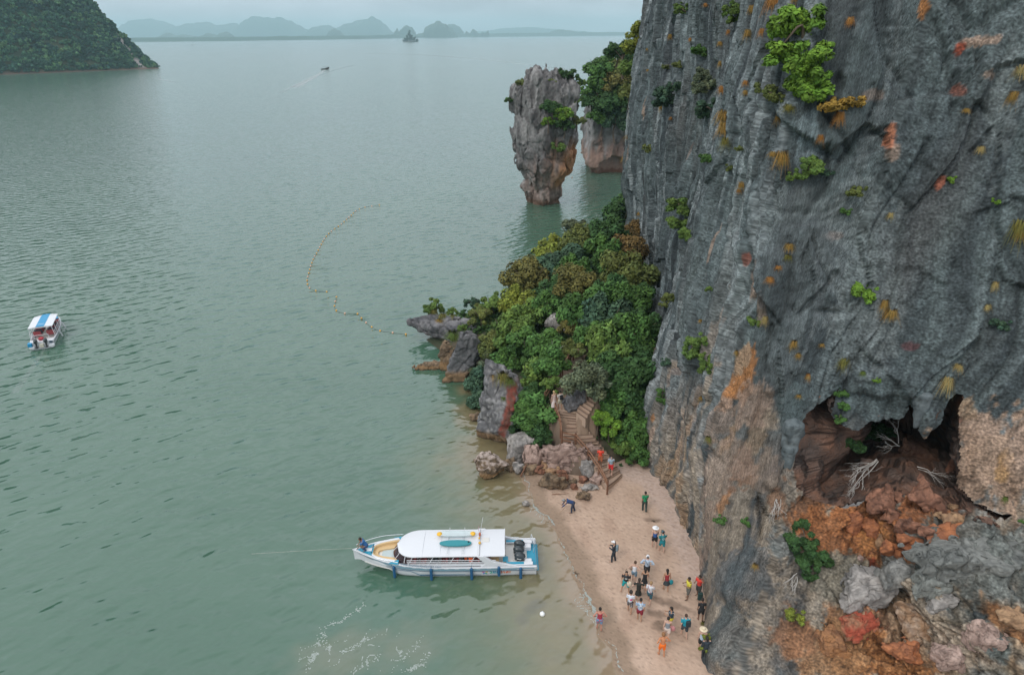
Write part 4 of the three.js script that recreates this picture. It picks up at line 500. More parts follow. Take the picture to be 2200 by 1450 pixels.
karst('karst_hill', 'small twin hills on the shore below the pale ranges', -8200, [[340, 79], [362, 70], [376, 76], [395, 74], [420, 78]]);
karst('karst_hill', 'hill with a rounded top standing left of the middle', -7600, [[424, 79], [438, 75], [448, 71], [458, 73], [466, 76], [476, 70], [487, 68], [495, 72], [499, 79]]);
karst('karst_hill', 'single pointed hill in front of the sharp-peaked mountain', -8000, [[700, 77], [708, 66], [718, 61], [728, 64], [736, 72], [742, 78]]);
karst('karst_hill', 'narrow tooth of rock left of the domed hills', -8000, [[844, 77], [849, 66], [853, 61], [858, 68], [862, 77]]);
karst('karst_hill', 'domed hill directly behind the dark islet', -7600, [[854, 77], [860, 64], [872, 55], [884, 58], [892, 68], [894, 77]]);
karst('karst_hill', 'highest dark blue domed hill on the skyline', -7400, [[890, 77], [900, 72], [911, 70], [914, 58], [930, 50], [943, 45], [956, 51], [968, 60], [976, 68], [982, 77]]);
karst('karst_hill', 'paler shoulder behind the highest domed hill', -9400, [[950, 76], [958, 54], [972, 51], [986, 57], [995, 66], [1000, 76]]);
karst('karst_hill', 'pair of small pointed hills right of the highest one', -8200, [[996, 76], [1002, 67], [1009, 71], [1016, 62], [1024, 66], [1029, 76]]);
karst('karst_hill', 'small cleft hill standing alone on the shore', -8200, [[1030, 76], [1036, 68], [1042, 70], [1049, 65], [1052, 76]]);
karst('karst_hill', 'long low hill right of the centre of the shore', -9400, [[1176, 75], [1186, 66], [1204, 63], [1222, 65], [1238, 68], [1244, 75]]);
karst('karst_hill', 'low rounded hill at the end of the long one', -9400, [[1240, 75], [1248, 68], [1256, 67], [1264, 71], [1272, 75]]);
karst('karst_hill', 'last hill on the skyline beside the cliff', -9000, [[1348, 75], [1358, 68], [1368, 67], [1380, 70], [1400, 75]]);
{
  const base = [[200, 91], [330, 89.5], [480, 88], [620, 86], [760, 84], [860, 82], [960, 80], [1100, 78.5], [1250, 77], [1400, 76], [1500, 75.5]].map(([a, b]) => ground(a, b)), nx = 700, nz = 7;
  const g = gridGeo(nx, nz, (i, j) => { const q = i / (nx - 1) * (base.length - 1), k = Math.min(base.length - 2, Math.floor(q)), p = base[k].clone().lerp(base[k + 1], q - k), v = j / (nz - 1), D = p.length(), h = D * 0.0043 * (1 + .16 * noise(i * .35, 0, 1) + .2 * noise(i * .05, 0, 2)); return [p.x, [-.5, h * .7, h, h * .97, h, h * .9, -.5][j], p.z * (1 + .10 * v)]; }); g.computeVertexNormals();
  stuff('mangrove_shore', g, std(0.035, 0.07, 0.045, .95), 'low dark green mangrove shore along the far side of the bay');
}
// ------------------------------------------------------------------ foliage
// crown of unit radius: clumps of folded leaves spread through a dome
function crownGeo(seed, o = {}) {
  const r = rng(seed), nC = o.clumps ?? 26, nL = o.leaves ?? 2600, L = o.leaf ?? 0.12, flat = o.flat ?? 0.8, P = [], N = [], C = [], I = [];
  const cl = []; for (let i = 0; i < nC; i++) { const a = r() * 6.283, y = mix(-0.6, 1, Math.pow(r(), .75)), q = Math.sqrt(Math.max(0, 1 - y * y)), d = mix(.36, 1.0, r()) * (o.loose ? mix(.8, 1.25, r()) : 1), R = mix(.16, .36, r()) * (o.loose ? .75 : 1); cl.push({ c: V(Math.cos(a) * q * d, y * d * flat, Math.sin(a) * q * d), R, t: mix(.72, 1.3, r()), h: r() - .5 }); }
  const n = V(0, 0, 0), u = V(0, 0, 0), w = V(0, 0, 0), p = V(0, 0, 0), tot = cl.reduce((s, k) => s + k.R * k.R, 0);
  for (const k of cl) { const m = Math.round(nL * k.R * k.R / tot); for (let q = 0; q < m; q++) {
    const a = r() * 6.283, y = mix(-.75, 1, r()), s = Math.sqrt(Math.max(0, 1 - y * y)); n.set(Math.cos(a) * s, y, Math.sin(a) * s); p.copy(k.c).addScaledVector(n, k.R * mix(.55, 1.08, Math.sqrt(r())));
    n.y += .5; n.x += (r() - .5) * 1.6; n.y += (r() - .5) * .8; n.z += (r() - .5) * 1.6; n.normalize(); u.set(r() - .5, r() - .6, r() - .5).cross(n).normalize(); w.crossVectors(n, u);
    const l = L * mix(.7, 1.3, r()), b = l * (o.narrow ?? .55), e = P.length / 3, t = k.t * mix(.6, 1.5, r()), hue = k.h * .5 + (r() - .5) * .5, cr_ = t * (1 + .22 * hue), cg = t, cb = t * (1 - .3 * hue);
    for (const [fu, fw, fn] of [[-.5, 0, 0], [0, .5, -.22], [.5, 0, -.12], [0, -.5, -.22]]) { P.push(p.x + u.x * fu * l * 2 + w.x * fw * b * 2 + n.x * fn * l, p.y + u.y * fu * l * 2 + w.y * fw * b * 2 + n.y * fn * l, p.z + u.z * fu * l * 2 + w.z * fw * b * 2 + n.z * fn * l); N.push(n.x + w.x * fw * .6, n.y + w.y * fw * .6, n.z + w.z * fw * .6); C.push(cr_, cg, cb); }
    I.push(e, e + 1, e + 2, e, e + 2, e + 3); } }
  const g = new THREE.BufferGeometry(); g.setAttribute('position', new THREE.Float32BufferAttribute(P, 3)); g.setAttribute('normal', new THREE.Float32BufferAttribute(N, 3)); g.setAttribute('color', new THREE.Float32BufferAttribute(C, 3)); g.setIndex(I); return agree(g);
}
function trunkGeo(seed, h = 1.5) { const r = rng(seed), gs = [tube([V(0, -h, 0), V((r() - .5) * .2, -h * .4, (r() - .5) * .2), V((r() - .5) * .3, .1, (r() - .5) * .3)], .075, .045)]; for (let i = 0; i < 5; i++) { const a = i * 1.26 + r(), d = mix(.5, .75, r()); gs.push(tube([V(0, -.35 + .08 * i, 0), V(Math.cos(a) * d * .5, .05 + r() * .2, Math.sin(a) * d * .5), V(Math.cos(a) * d, .3 + r() * .4, Math.sin(a) * d)], .038, .012, 4)); } return joined(gs); }
const leafMat = (r, g, b) => { const m = new THREE.MeshPhysicalMaterial({ vertexColors: true, roughness: 0.75, side: THREE.DoubleSide, specularIntensity: 0.35 }); m.color.setRGB(r, g, b); return m; };
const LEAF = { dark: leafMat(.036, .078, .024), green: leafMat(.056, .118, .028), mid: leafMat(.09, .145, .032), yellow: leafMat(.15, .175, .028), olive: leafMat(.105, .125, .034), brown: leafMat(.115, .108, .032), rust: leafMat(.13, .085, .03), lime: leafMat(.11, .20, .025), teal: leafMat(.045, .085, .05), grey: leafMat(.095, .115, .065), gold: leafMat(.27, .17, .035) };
const barkMat = std(.12, .09, .065, .9), paleBark = std(.42, .40, .37, .85);
const CROWNS = { dense: [0, 1, 2].map((i) => crownGeo(200 + i, { leaves: 3600, clumps: 34, leaf: .105 })), loose: [0, 1].map((i) => crownGeo(220 + i, { leaves: 2000, clumps: 22, loose: true })), fine: [0, 1].map((i) => crownGeo(240 + i, { leaves: 5200, leaf: .08, clumps: 46 })), small: [0, 1].map((i) => crownGeo(260 + i, { leaves: 1500, leaf: .12, clumps: 16 })), big: [0].map((i) => crownGeo(270 + i, { leaves: 900, leaf: .22, clumps: 16, narrow: .42, loose: true })) };
const TRUNKS = [0, 1, 2].map((i) => trunkGeo(300 + i));
let plantSeed = 900;
function tree(label, at, R, kind, tone, o = {}) { // at: centre of the crown
  const r = rng(plantSeed++), t = thing(o.name ?? 'tree', label, o.cat ?? 'tree', o.group, at), g = CROWNS[kind]; t.rotation.y = r() * 6.28; t.scale.set(R * mix(.92, 1.1, r()), R * (o.sy ?? mix(.85, 1.05, r())), R * mix(.92, 1.1, r()));
  part('crown', g[Math.floor(r() * g.length)], LEAF[tone], t); part('trunk', TRUNKS[Math.floor(r() * 3)], o.bark ?? barkMat, t); return t;
}
function onLand(px, py, lift) { const d = ray(px, py); for (let t = 30; t < 160; t += .2) { const x = d.x * t, y = 32 + d.y * t, z = d.z * t; if (y < landY(x, z) + lift) return V(x, y, z); } return V(d.x * 90, 32 + d.y * 90, d.z * 90); }
const WOOD = 'trees of the headland wood';
for (const [px, py, rp, kind, tone, lift, label] of [
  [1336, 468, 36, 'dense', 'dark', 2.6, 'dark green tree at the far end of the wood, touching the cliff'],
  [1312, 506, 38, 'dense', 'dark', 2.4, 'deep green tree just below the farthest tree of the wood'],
  [1362, 503, 24, 'fine', 'rust', 2.4, 'rust red tree squeezed against the cliff'],
  [1230, 502, 30, 'loose', 'grey', 2.2, 'pale grey leaved tree at the seaward edge of the wood, farthest out'],
  [1243, 526, 36, 'fine', 'olive', 2.0, 'olive yellow tree in front of the pale grey one'],
  [1186, 542, 32, 'dense', 'yellow', 1.6, 'yellow green tree at the far left corner of the wood above the water'],
  [1213, 568, 42, 'dense', 'teal', 2.4, 'blue green tree below the yellow green corner tree'],
  [1345, 546, 38, 'fine', 'rust', 3.0, 'broad rust brown tree beside the cliff'],
  [1292, 556, 42, 'dense', 'green', 2.8, 'green tree between the blue green tree and the rust brown one'],
  [1138, 600, 44, 'fine', 'brown', 2.4, 'large round olive brown tree standing over the water'],
  [1240, 614, 48, 'fine', 'brown', 3.0, 'large golden brown tree in the middle of the wood'],
  [1343, 602, 46, 'fine', 'olive', 3.2, 'tall dark olive tree right of the golden brown one'],
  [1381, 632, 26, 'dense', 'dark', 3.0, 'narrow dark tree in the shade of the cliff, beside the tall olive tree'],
  [1194, 628, 38, 'dense', 'dark', 2.4, 'dark tree between the round olive brown tree and the golden brown one'],
  [1112, 655, 34, 'dense', 'yellow', 1.9, 'bright yellow green tree below the round olive brown one'],
  [1060, 658, 33, 'loose', 'mid', 1.5, 'low spreading green tree behind the prow rock'],
  [1033, 678, 28, 'loose', 'olive', 1.2, 'low olive shrub tree on the neck of the prow rock'],
  [1139, 682, 36, 'dense', 'mid', 2.0, 'mid green tree right below the bright yellow green one'],
  [1257, 668, 48, 'dense', 'green', 2.8, 'wide green tree below the golden brown one'],
  [1344, 658, 48, 'fine', 'green', 3.2, 'wide green tree below the tall olive one'],
  [1300, 692, 44, 'dense', 'teal', 2.8, 'blue green tree in the heart of the wood'],
  [1233, 706, 36, 'loose', 'brown', 2.0, 'thin brownish tree beside the pale rock in the wood'],
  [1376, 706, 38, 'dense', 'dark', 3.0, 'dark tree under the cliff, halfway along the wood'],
  [1098, 714, 40, 'dense', 'mid', 1.9, 'yellowish bush above the tilted rock'],
  [1058, 746, 36, 'fine', 'olive', 1.5, 'dull olive bush touching the right side of the tilted rock'],
  [1132, 748, 40, 'dense', 'green', 2.0, 'green bush in the middle of the seaward slope'],
  [1178, 742, 40, 'dense', 'green', 2.1, 'dense green bush left of the steps in the wood'],
  [1338, 734, 48, 'fine', 'green', 3.2, 'leafy crown in the shady middle of the wood near the cliff'],
  [1299, 762, 42, 'dense', 'mid', 2.6, 'lighter green crown uphill of the grey boulder at the fork'],
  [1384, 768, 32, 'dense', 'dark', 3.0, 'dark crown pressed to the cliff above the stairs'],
  [1184, 782, 34, 'dense', 'green', 1.9, 'bush left of the upper railing'],
  [1153, 808, 36, 'dense', 'mid', 1.8, 'light green bush right of the streaked rock'],
  [1184, 826, 24, 'loose', 'mid', 1.3, 'small leafy bush hanging over the upper railing'],
  [1048, 784, 32, 'loose', 'grey', 1.3, 'greyish shrub between tilted rock and streaked rock'],
  [1027, 822, 30, 'dense', 'teal', 1.0, 'shrub hanging over the water left of the streaked rock'],
  [1031, 862, 24, 'dense', 'teal', .8, 'lowest shrub over the water left of the streaked rock'],
  [1262, 822, 42, 'fine', 'grey', 2.2, 'grey green tree shading the grey boulder at the fork'],
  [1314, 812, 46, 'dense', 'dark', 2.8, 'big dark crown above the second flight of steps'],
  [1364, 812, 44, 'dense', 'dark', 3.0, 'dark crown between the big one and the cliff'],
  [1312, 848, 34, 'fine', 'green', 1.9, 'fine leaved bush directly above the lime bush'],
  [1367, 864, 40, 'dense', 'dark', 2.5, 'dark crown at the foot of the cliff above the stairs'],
  [1336, 876, 38, 'dense', 'green', 2.2, 'green crown uphill of the lime bush'],
  [1284, 902, 25, 'small', 'lime', 2.2, 'vivid lime green bush beside the stairs'],
  [1310, 918, 24, 'small', 'lime', 2.4, 'second vivid lime bush, lower and nearer the cliff'],
  [1358, 926, 36, 'dense', 'green', 2.0, 'green tree between the lime bushes and the cliff'],
  [1340, 955, 26, 'dense', 'mid', 1.3, 'yellowish bush at the right edge of the lower stairs'],
  [1364, 972, 30, 'dense', 'green', 1.5, 'green bush at the foot of the cliff where the beach begins'],
  [1146, 886, 45, 'dense', 'green', 2.0, 'large green bush between the streaked rock and the stairs'],
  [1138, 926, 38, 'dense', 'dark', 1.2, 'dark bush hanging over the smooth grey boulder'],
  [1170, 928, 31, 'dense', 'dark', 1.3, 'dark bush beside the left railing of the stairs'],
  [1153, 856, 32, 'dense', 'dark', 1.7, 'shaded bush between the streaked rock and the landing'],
  [1230, 586, 34, 'dense', 'green', 2.6, 'green crown hidden behind the golden brown tree'],
  [1168, 664, 34, 'dense', 'green', 2.0, 'green crown between dark tree and yellow green tree'],
  [1090, 780, 34, 'dense', 'green', 1.3, 'green bush growing behind the top of the streaked rock'],
  [1224, 752, 28, 'loose', 'olive', 1.3, 'thin olive bush by the trodden path'],
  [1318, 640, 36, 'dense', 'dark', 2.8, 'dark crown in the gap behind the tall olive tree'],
  [1276, 726, 34, 'dense', 'green', 2.0, 'low green crown beside the trodden path'],
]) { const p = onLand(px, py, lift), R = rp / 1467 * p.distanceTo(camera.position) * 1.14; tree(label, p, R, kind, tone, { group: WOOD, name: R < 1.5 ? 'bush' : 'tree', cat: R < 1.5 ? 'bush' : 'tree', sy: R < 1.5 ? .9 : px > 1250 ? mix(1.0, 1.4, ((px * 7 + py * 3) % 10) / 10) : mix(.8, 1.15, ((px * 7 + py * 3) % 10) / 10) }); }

{ // undergrowth between the trees
  const r = rng(950), g = crownGeo(951, { leaves: 130, leaf: .3, clumps: 7 }), L = [], m4 = new THREE.Matrix4(), q = new THREE.Quaternion(), col = new THREE.Color();
  for (let k = 0; k < 9000 && L.length < 1500; k++) { const x = mix(-8, 19, r()), z = mix(-104, -45, r()), d = polyDist(LAND, x, z); if (d < .35) continue; let ok = true; for (const [p, , w] of trail) if (Math.hypot(x - p.x, z - p.z) < w + .3) { ok = false; break; } if (!ok || (x < -5.5 && r() < .8)) continue; L.push([x, landY(x, z), z, mix(.35, .85, r()), r()]); }
  const im = new THREE.InstancedMesh(g, leafMat(1, 1, 1), L.length); im.name = 'undergrowth'; im.userData = { kind: 'stuff', label: 'leafy undergrowth covering the ground of the headland wood' }; im.castShadow = im.receiveShadow = true;
  L.forEach(([x, y, z, R, t], n) => { q.setFromAxisAngle(V(0, 1, 0), t * 6.28); m4.compose(V(x, y + R * .3, z), q, V(R, R * .8, R)); im.setMatrixAt(n, m4); const h = (t * 9.7) % 1; col.setRGB(mix(.035, .10, h * h), mix(.07, .125, h), mix(.022, .035, h)); im.setColorAt(n, col); }); scene.add(im);
}
// grass: a tuft of arching blades
function tuftGeo(seed, n = 300, hang = .2) { const r = rng(seed), P = [], N = [], C = [], I = []; for (let i = 0; i < n; i++) { const a = r() * 6.283, d = mix(.15, 1, r() * r() + .1), h = mix(.15, .9, r()), w = mix(.010, .022, r()), dx = Math.cos(a), dz = Math.sin(a), t = mix(.65, 1.4, r()), hu = (r() - .5) * .4, e = P.length / 3, bx = dx * .3 * r(), bz = dz * .3 * r(); const Q = [[bx, 0, bz], [bx + dx * d * .45, h * .8, bz + dz * d * .45], [bx + dx * d, h * .6 - hang * d, bz + dz * d]]; Q.forEach(([x, y, z], k) => { const q = w * (1 - k * .4); P.push(x - dz * q, y, z + dx * q, x + dz * q, y, z - dx * q); N.push(dx * .5, .9, dz * .5, dx * .5, .9, dz * .5); C.push(t * (1 + hu), t, t * (1 - hu), t * (1 + hu), t, t * (1 - hu)); }); I.push(e, e + 1, e + 3, e, e + 3, e + 2, e + 2, e + 3, e + 5, e + 2, e + 5, e + 4); } const g = new THREE.BufferGeometry(); g.setAttribute('position', new THREE.Float32BufferAttribute(P, 3)); g.setAttribute('normal', new THREE.Float32BufferAttribute(N, 3)); g.setAttribute('color', new THREE.Float32BufferAttribute(C, 3)); g.setIndex(I); return agree(g); }
const TUFTS = [0, 1, 2].map((i) => tuftGeo(400 + i)), HANG = [0, 1, 2, 3].map((i) => tuftGeo(420 + i, 320, mix(.7, 1.3, i / 3)));
const GRASS = { gold: leafMat(.26, .165, .045), orange: leafMat(.30, .145, .04), olive: leafMat(.15, .14, .035), green: leafMat(.10, .14, .03), straw: leafMat(.32, .25, .10) };
function tuft(label, h, R, tone, hang, group) { const r = rng(plantSeed++), m = lone('grass_tuft', (hang ? HANG : TUFTS)[Math.floor(r() * (hang ? 4 : 3))], GRASS[tone], label, 'grass tuft', group); m.position.copy(h.p).addScaledVector(h.n, hang ? .05 : -.02); m.rotation.y = r() * 6.28; if (hang) m.position.addScaledVector(V(0, 1, 0), .1); m.scale.set(R * mix(.7, 1.15, r()), R * mix(.8, 1.3, r()), R * mix(.7, 1.15, r())); return m; }
const top = (p) => ({ p, n: V(0, 1, 0) });
const GT = 'grass on the headland rocks', dp = (px, py, z) => top(depthPoint(px, py, z));
for (const [px, py, z, R, tone, hang, label] of [
  [932, 676, -72.6, 1.0, 'olive', 0, 'olive grass on the back of the prow rock, nearest its tip'], [952, 688, -71.2, 1.35, 'olive', 0, 'broad olive grass patch on the prow rock'], [944, 693, -70.4, .7, 'gold', 0, 'golden grass fringe at the front of the prow rock'], [972, 686, -71, .9, 'olive', 0, 'short grass right of the broad patch on the prow rock'], [974, 730, -66.5, 1.3, 'green', 0, 'yellow green grass cap on the brown stump of rock'], [990, 716, -67.4, .7, 'green', 0, 'thin green grass behind the cap on the stump'],
  [1062, 812, -50.6, .9, 'gold', 1, 'golden grass hanging on the left shoulder of the streaked rock'], [1080, 818, -49.8, 1.0, 'olive', 1, 'olive grass spilling over the front of the streaked rock'], [1094, 826, -49.6, .75, 'green', 1, 'green grass just above the red streak'], [1070, 800, -51, .8, 'olive', 0, 'grass on the flat top of the streaked rock'], [1056, 835, -50.3, .6, 'gold', 1, 'golden grass lowest on the left edge of the streaked rock'], [1081, 861, -49.3, .5, 'green', 1, 'small grass tuft beside the red streak'],
]) { const t = tuft(label, dp(px, py, z), R, tone, hang, GT); void t; }
{ const p = depthPoint(937, 664, -73.5); tree('bushy green shrub on the ridge of the prow rock', p, 1.35, 'loose', 'mid', { name: 'bush', cat: 'bush' }); tree('small green shrub right of the ridge shrub on the prow rock', depthPoint(972, 670, -72.5), .8, 'loose', 'mid', { name: 'bush', cat: 'bush' }); tree('sparse dark tree standing up against the water on the rock neck', depthPoint(1016, 650, -73), 1.0, 'big', 'teal', { sy: 1.1 }); tree('light shrub at the edge of the grass cap between stump and tilted rock', depthPoint(993, 706, -67), .7, 'loose', 'mid', { name: 'bush', cat: 'bush' }); }
// bare twigs
function twigGeo(seed, n, len, spread, r0, dir) { const r = rng(seed), gs = []; const grow = (p, d, l, rad, k) => { const q = p.clone().addScaledVector(d, l * .5).add(V((r() - .5) * l * .25, (r() - .5) * l * .2, (r() - .5) * l * .25)), e = p.clone().addScaledVector(d, l).add(V((r() - .5) * l * .3, -l * .06, (r() - .5) * l * .3)); gs.push(tube([p, q, e], rad, rad * .5, 4)); if (k > 0) for (let i = 0; i < (k > 1 ? 3 : 2); i++) { const t = mix(.35, 1, r()); grow(p.clone().lerp(e, t), d.clone().add(V((r() - .5) * spread, (r() - .5) * spread, (r() - .5) * spread)).normalize(), l * mix(.5, .75, r()), rad * .5, k - 1); } }; for (let i = 0; i < n; i++) grow(V((r() - .5) * .3, (r() - .5) * .2, (r() - .5) * .3), V(dir.x + (r() - .5) * .8, dir.y + (r() - .5) * .5, dir.z + (r() - .5) * .6).normalize(), len * mix(.7, 1.2, r()), r0, 3); return joined(gs); }
const deadMat = std(.50, .475, .44, .8);
for (const [px, py, sd, n, len, dir, r0, label, lift] of [
  [1905, 1010, 501, 5, 1.5, V(-.9, -.35, .35), .045, 'big tangle of bleached dead branches sprawling in the cave mouth', .9],
  [1935, 985, 502, 3, 1.2, V(-.5, .35, .3), .035, 'upper dead branches reaching up into the dark of the cave', .9],
  [1975, 1020, 503, 2, 1.3, V(1, -.15, .3), .03, 'single long dead branch pointing at the right wall of the cave', .9],
  [1672, 1070, 504, 4, .6, V(0, -.6, .5), .018, 'small nest of pale roots below the long stalactite', .2],
  [1705, 1235, 505, 3, .6, V(-.4, -.5, .6), .02, 'grey twigs under the dark ivy left of the rubble', .2],
]) { const h = cliffHit(px, py), m = lone('dead_branch', twigGeo(sd, n, len, 1.1, r0, dir), deadMat, label, 'dead branches'); m.position.copy(h.p).addScaledVector(h.n, lift); }
for (const [px, py, sd, len, lift, label] of [[1268, 762, 511, 1.5, 1.8, 'bare grey branches sticking out of the wood above the fork'], [1178, 772, 512, 1.1, 2.3, 'pale bare twigs among the bushes on the seaward slope']]) { const m = lone('dead_branch', twigGeo(sd, 4, len, 1.0, .03, V(0, .8, .3)), deadMat, label, 'dead branches'); m.position.copy(onLand(px, py, lift)); }

// ------------------------------------------------------------------ plants on the cliff face
function cliffBush(label, spots, kind, tone, hit = cliffHit, name = 'cliff_shrub', group) { // several crowns that hang together
  const first = hit(spots[0][0], spots[0][1]), t = thing(name, label, name === 'tree' ? 'tree' : 'shrub', group, first.p), r = rng(plantSeed++), dist = first.p.distanceTo(camera.position), u = (rp) => rp / 1467 * dist;
  for (const [px, py, rp] of spots) { const h = hit(px, py), R = u(rp), g = CROWNS[kind], m = part('foliage', g[Math.floor(r() * g.length)], LEAF[tone], t); m.position.copy(h.p).addScaledVector(h.n, R * .45).sub(first.p); m.scale.set(R, R * .9, R); m.rotation.set((r() - .5) * .5, r() * 6.28, (r() - .5) * .5); }
  const l = hit(spots[0][0], spots[0][1]), e = hit(spots[spots.length - 1][0], spots[spots.length - 1][1]), R = u(spots[0][2]); part('stem', tube([V(0, -R * .3, 0).addScaledVector(l.n, -.1), V(0, 0, 0).addScaledVector(l.n, R * .4), e.p.clone().sub(l.p).addScaledVector(e.n, R * .5).add(V(0, R * .3, 0))], R * .07, R * .03), barkMat, t); return t;
}
cliffBush('tall hanging column of bright lime foliage high on the cliff', [[1722, 70, 52], [1700, 65, 34], [1708, 128, 50], [1740, 120, 36], [1728, 165, 42], [1752, 190, 34], [1745, 205, 40], [1700, 110, 30]], 'small', 'lime');
for (const [spots, kind, tone, label] of [
  [[[1655, 195, 26], [1668, 210, 18]], 'small', 'olive', 'thin olive shrub left of the lime column on the cliff'],
  [[[1800, 228, 24], [1830, 216, 20], [1782, 232, 16]], 'small', 'gold', 'yellow shrub at the lower right of the lime column'],
  [[[1515, 165, 26], [1522, 190, 28], [1510, 190, 18]], 'small', 'grey', 'grey green shrub above the long golden grass on the left of the cliff'],
  [[[1526, 230, 24], [1515, 248, 18]], 'small', 'teal', 'blue green shrub just over the long golden grass on the cliff'],
  [[[1440, 205, 30], [1425, 225, 20], [1452, 190, 18]], 'small', 'teal', 'leafy shrub above the pink scar near the far edge of the cliff'],
  [[[1470, 445, 32], [1465, 480, 28], [1468, 505, 20], [1458, 440, 18]], 'small', 'mid', 'long drooping green shrub on the left half of the cliff'],
  [[[1495, 745, 28], [1505, 735, 22], [1512, 770, 20], [1508, 795, 18], [1482, 738, 16]], 'small', 'mid', 'drooping shrub in a cleft above the tan streaks'],
  [[[1735, 365, 28], [1705, 382, 16], [1720, 375, 18]], 'small', 'mid', 'spreading shrub below the lime column on the cliff'],
  [[[1776, 366, 12]], 'small', 'teal', 'small round blue green plant right of the spreading shrub'],
  [[[1838, 412, 16], [1848, 405, 12]], 'small', 'olive', 'small olive plant in the middle of the cliff face'],
  [[[1812, 450, 12]], 'small', 'green', 'little dark green plant under the small olive one'],
  [[[1863, 630, 26], [1870, 640, 18]], 'small', 'lime', 'leafy green shrub above the twin golden tufts'],
  [[[1620, 694, 15]], 'small', 'mid', 'round green plant beside the brown tuft on the middle of the cliff'],
  [[[1528, 618, 10]], 'small', 'mid', 'small green plant on the pink vertical streak'],
  [[[1440, 640, 20], [1432, 655, 14]], 'small', 'olive', 'olive shrub near the tan strip on the left edge of the cliff'],
  [[[1404, 580, 20], [1415, 590, 16]], 'small', 'olive', 'shrub at the left edge of the cliff above the tan strip'],
  [[[1425, 840, 14], [1423, 860, 14]], 'small', 'green', 'narrow green plant low on the left edge of the cliff'],
  [[[1432, 780, 12]], 'small', 'teal', 'small plant beside the lower end of the tan strip'],
  [[[1800, 838, 18], [1815, 842, 14], [1805, 870, 14], [1808, 895, 12]], 'small', 'green', 'creeper hanging from the notch at the top left of the cave'],
  [[[1548, 1120, 13]], 'small', 'green', 'round bright green plant low on the cliff wall'],
  [[[1606, 1118, 11]], 'small', 'green', 'small green plant right of the round bright one, low on the cliff'],
  [[[1434, 1008, 11]], 'small', 'green', 'small dark plant at the cliff foot above the gravel'],
  [[[1720, 1130, 18], [1715, 1170, 32], [1745, 1185, 30], [1730, 1210, 26], [1742, 1240, 18]], 'small', 'dark', 'dark green ivy bush left of the orange rubble'],
  [[[1698, 1328, 20]], 'small', 'yellow', 'yellow green plant on the rock below the ivy'],
  [[[1512, 1395, 10], [1518, 1378, 9]], 'small', 'yellow', 'yellow green plant at the corner of the cliff over the beach'],
  [[[2048, 386, 10]], 'small', 'lime', 'tiny vivid plant beside the long crack at the right of the cliff'],
  [[[2143, 434, 10]], 'small', 'lime', 'tiny vivid plant below the long crack'],
  [[[2150, 705, 18]], 'small', 'teal', 'small plant at the right side of the cliff above the cave'],
  [[[1880, 818, 8]], 'small', 'lime', 'tiny bright sprig on the bulge over the cave'],
  [[[2143, 1230, 8]], 'small', 'teal', 'tiny green plant on the big grey ledge'],
  [[[2190, 1112, 12]], 'small', 'green', 'green plant at the right end of the dark cave gap'],
  [[[1870, 945, 28], [1840, 950, 26], [1900, 940, 24], [1820, 965, 20]], 'small', 'dark', 'dark growth deep inside the cave under its roof'],
  [[[1578, 20, 22], [1580, 42, 14]], 'small', 'mid', 'green shrub at the top left of the cliff'],
  [[[1475, 20, 16], [1462, 12, 12]], 'small', 'mid', 'thin green shrub highest on the left of the cliff'],
  [[[1500, 110, 18]], 'small', 'green', 'dark green shrub on the upper left of the cliff'],
  [[[1458, 140, 12], [1430, 145, 10]], 'small', 'olive', 'pair of small olive plants near the upper left edge of the cliff'],
  [[[1395, 320, 13]], 'small', 'olive', 'small plant near the left edge of the cliff at mid height'],
  [[[1522, 345, 16], [1512, 340, 12]], 'small', 'green', 'green plant below the long golden grass on the cliff'],
  [[[1590, 322, 10]], 'small', 'olive', 'small olive plant right of the long golden grass'],
  [[[1560, 365, 14]], 'small', 'olive', 'olive plant at the end of the long golden grass'],
]) cliffBush(label, spots, kind, tone);
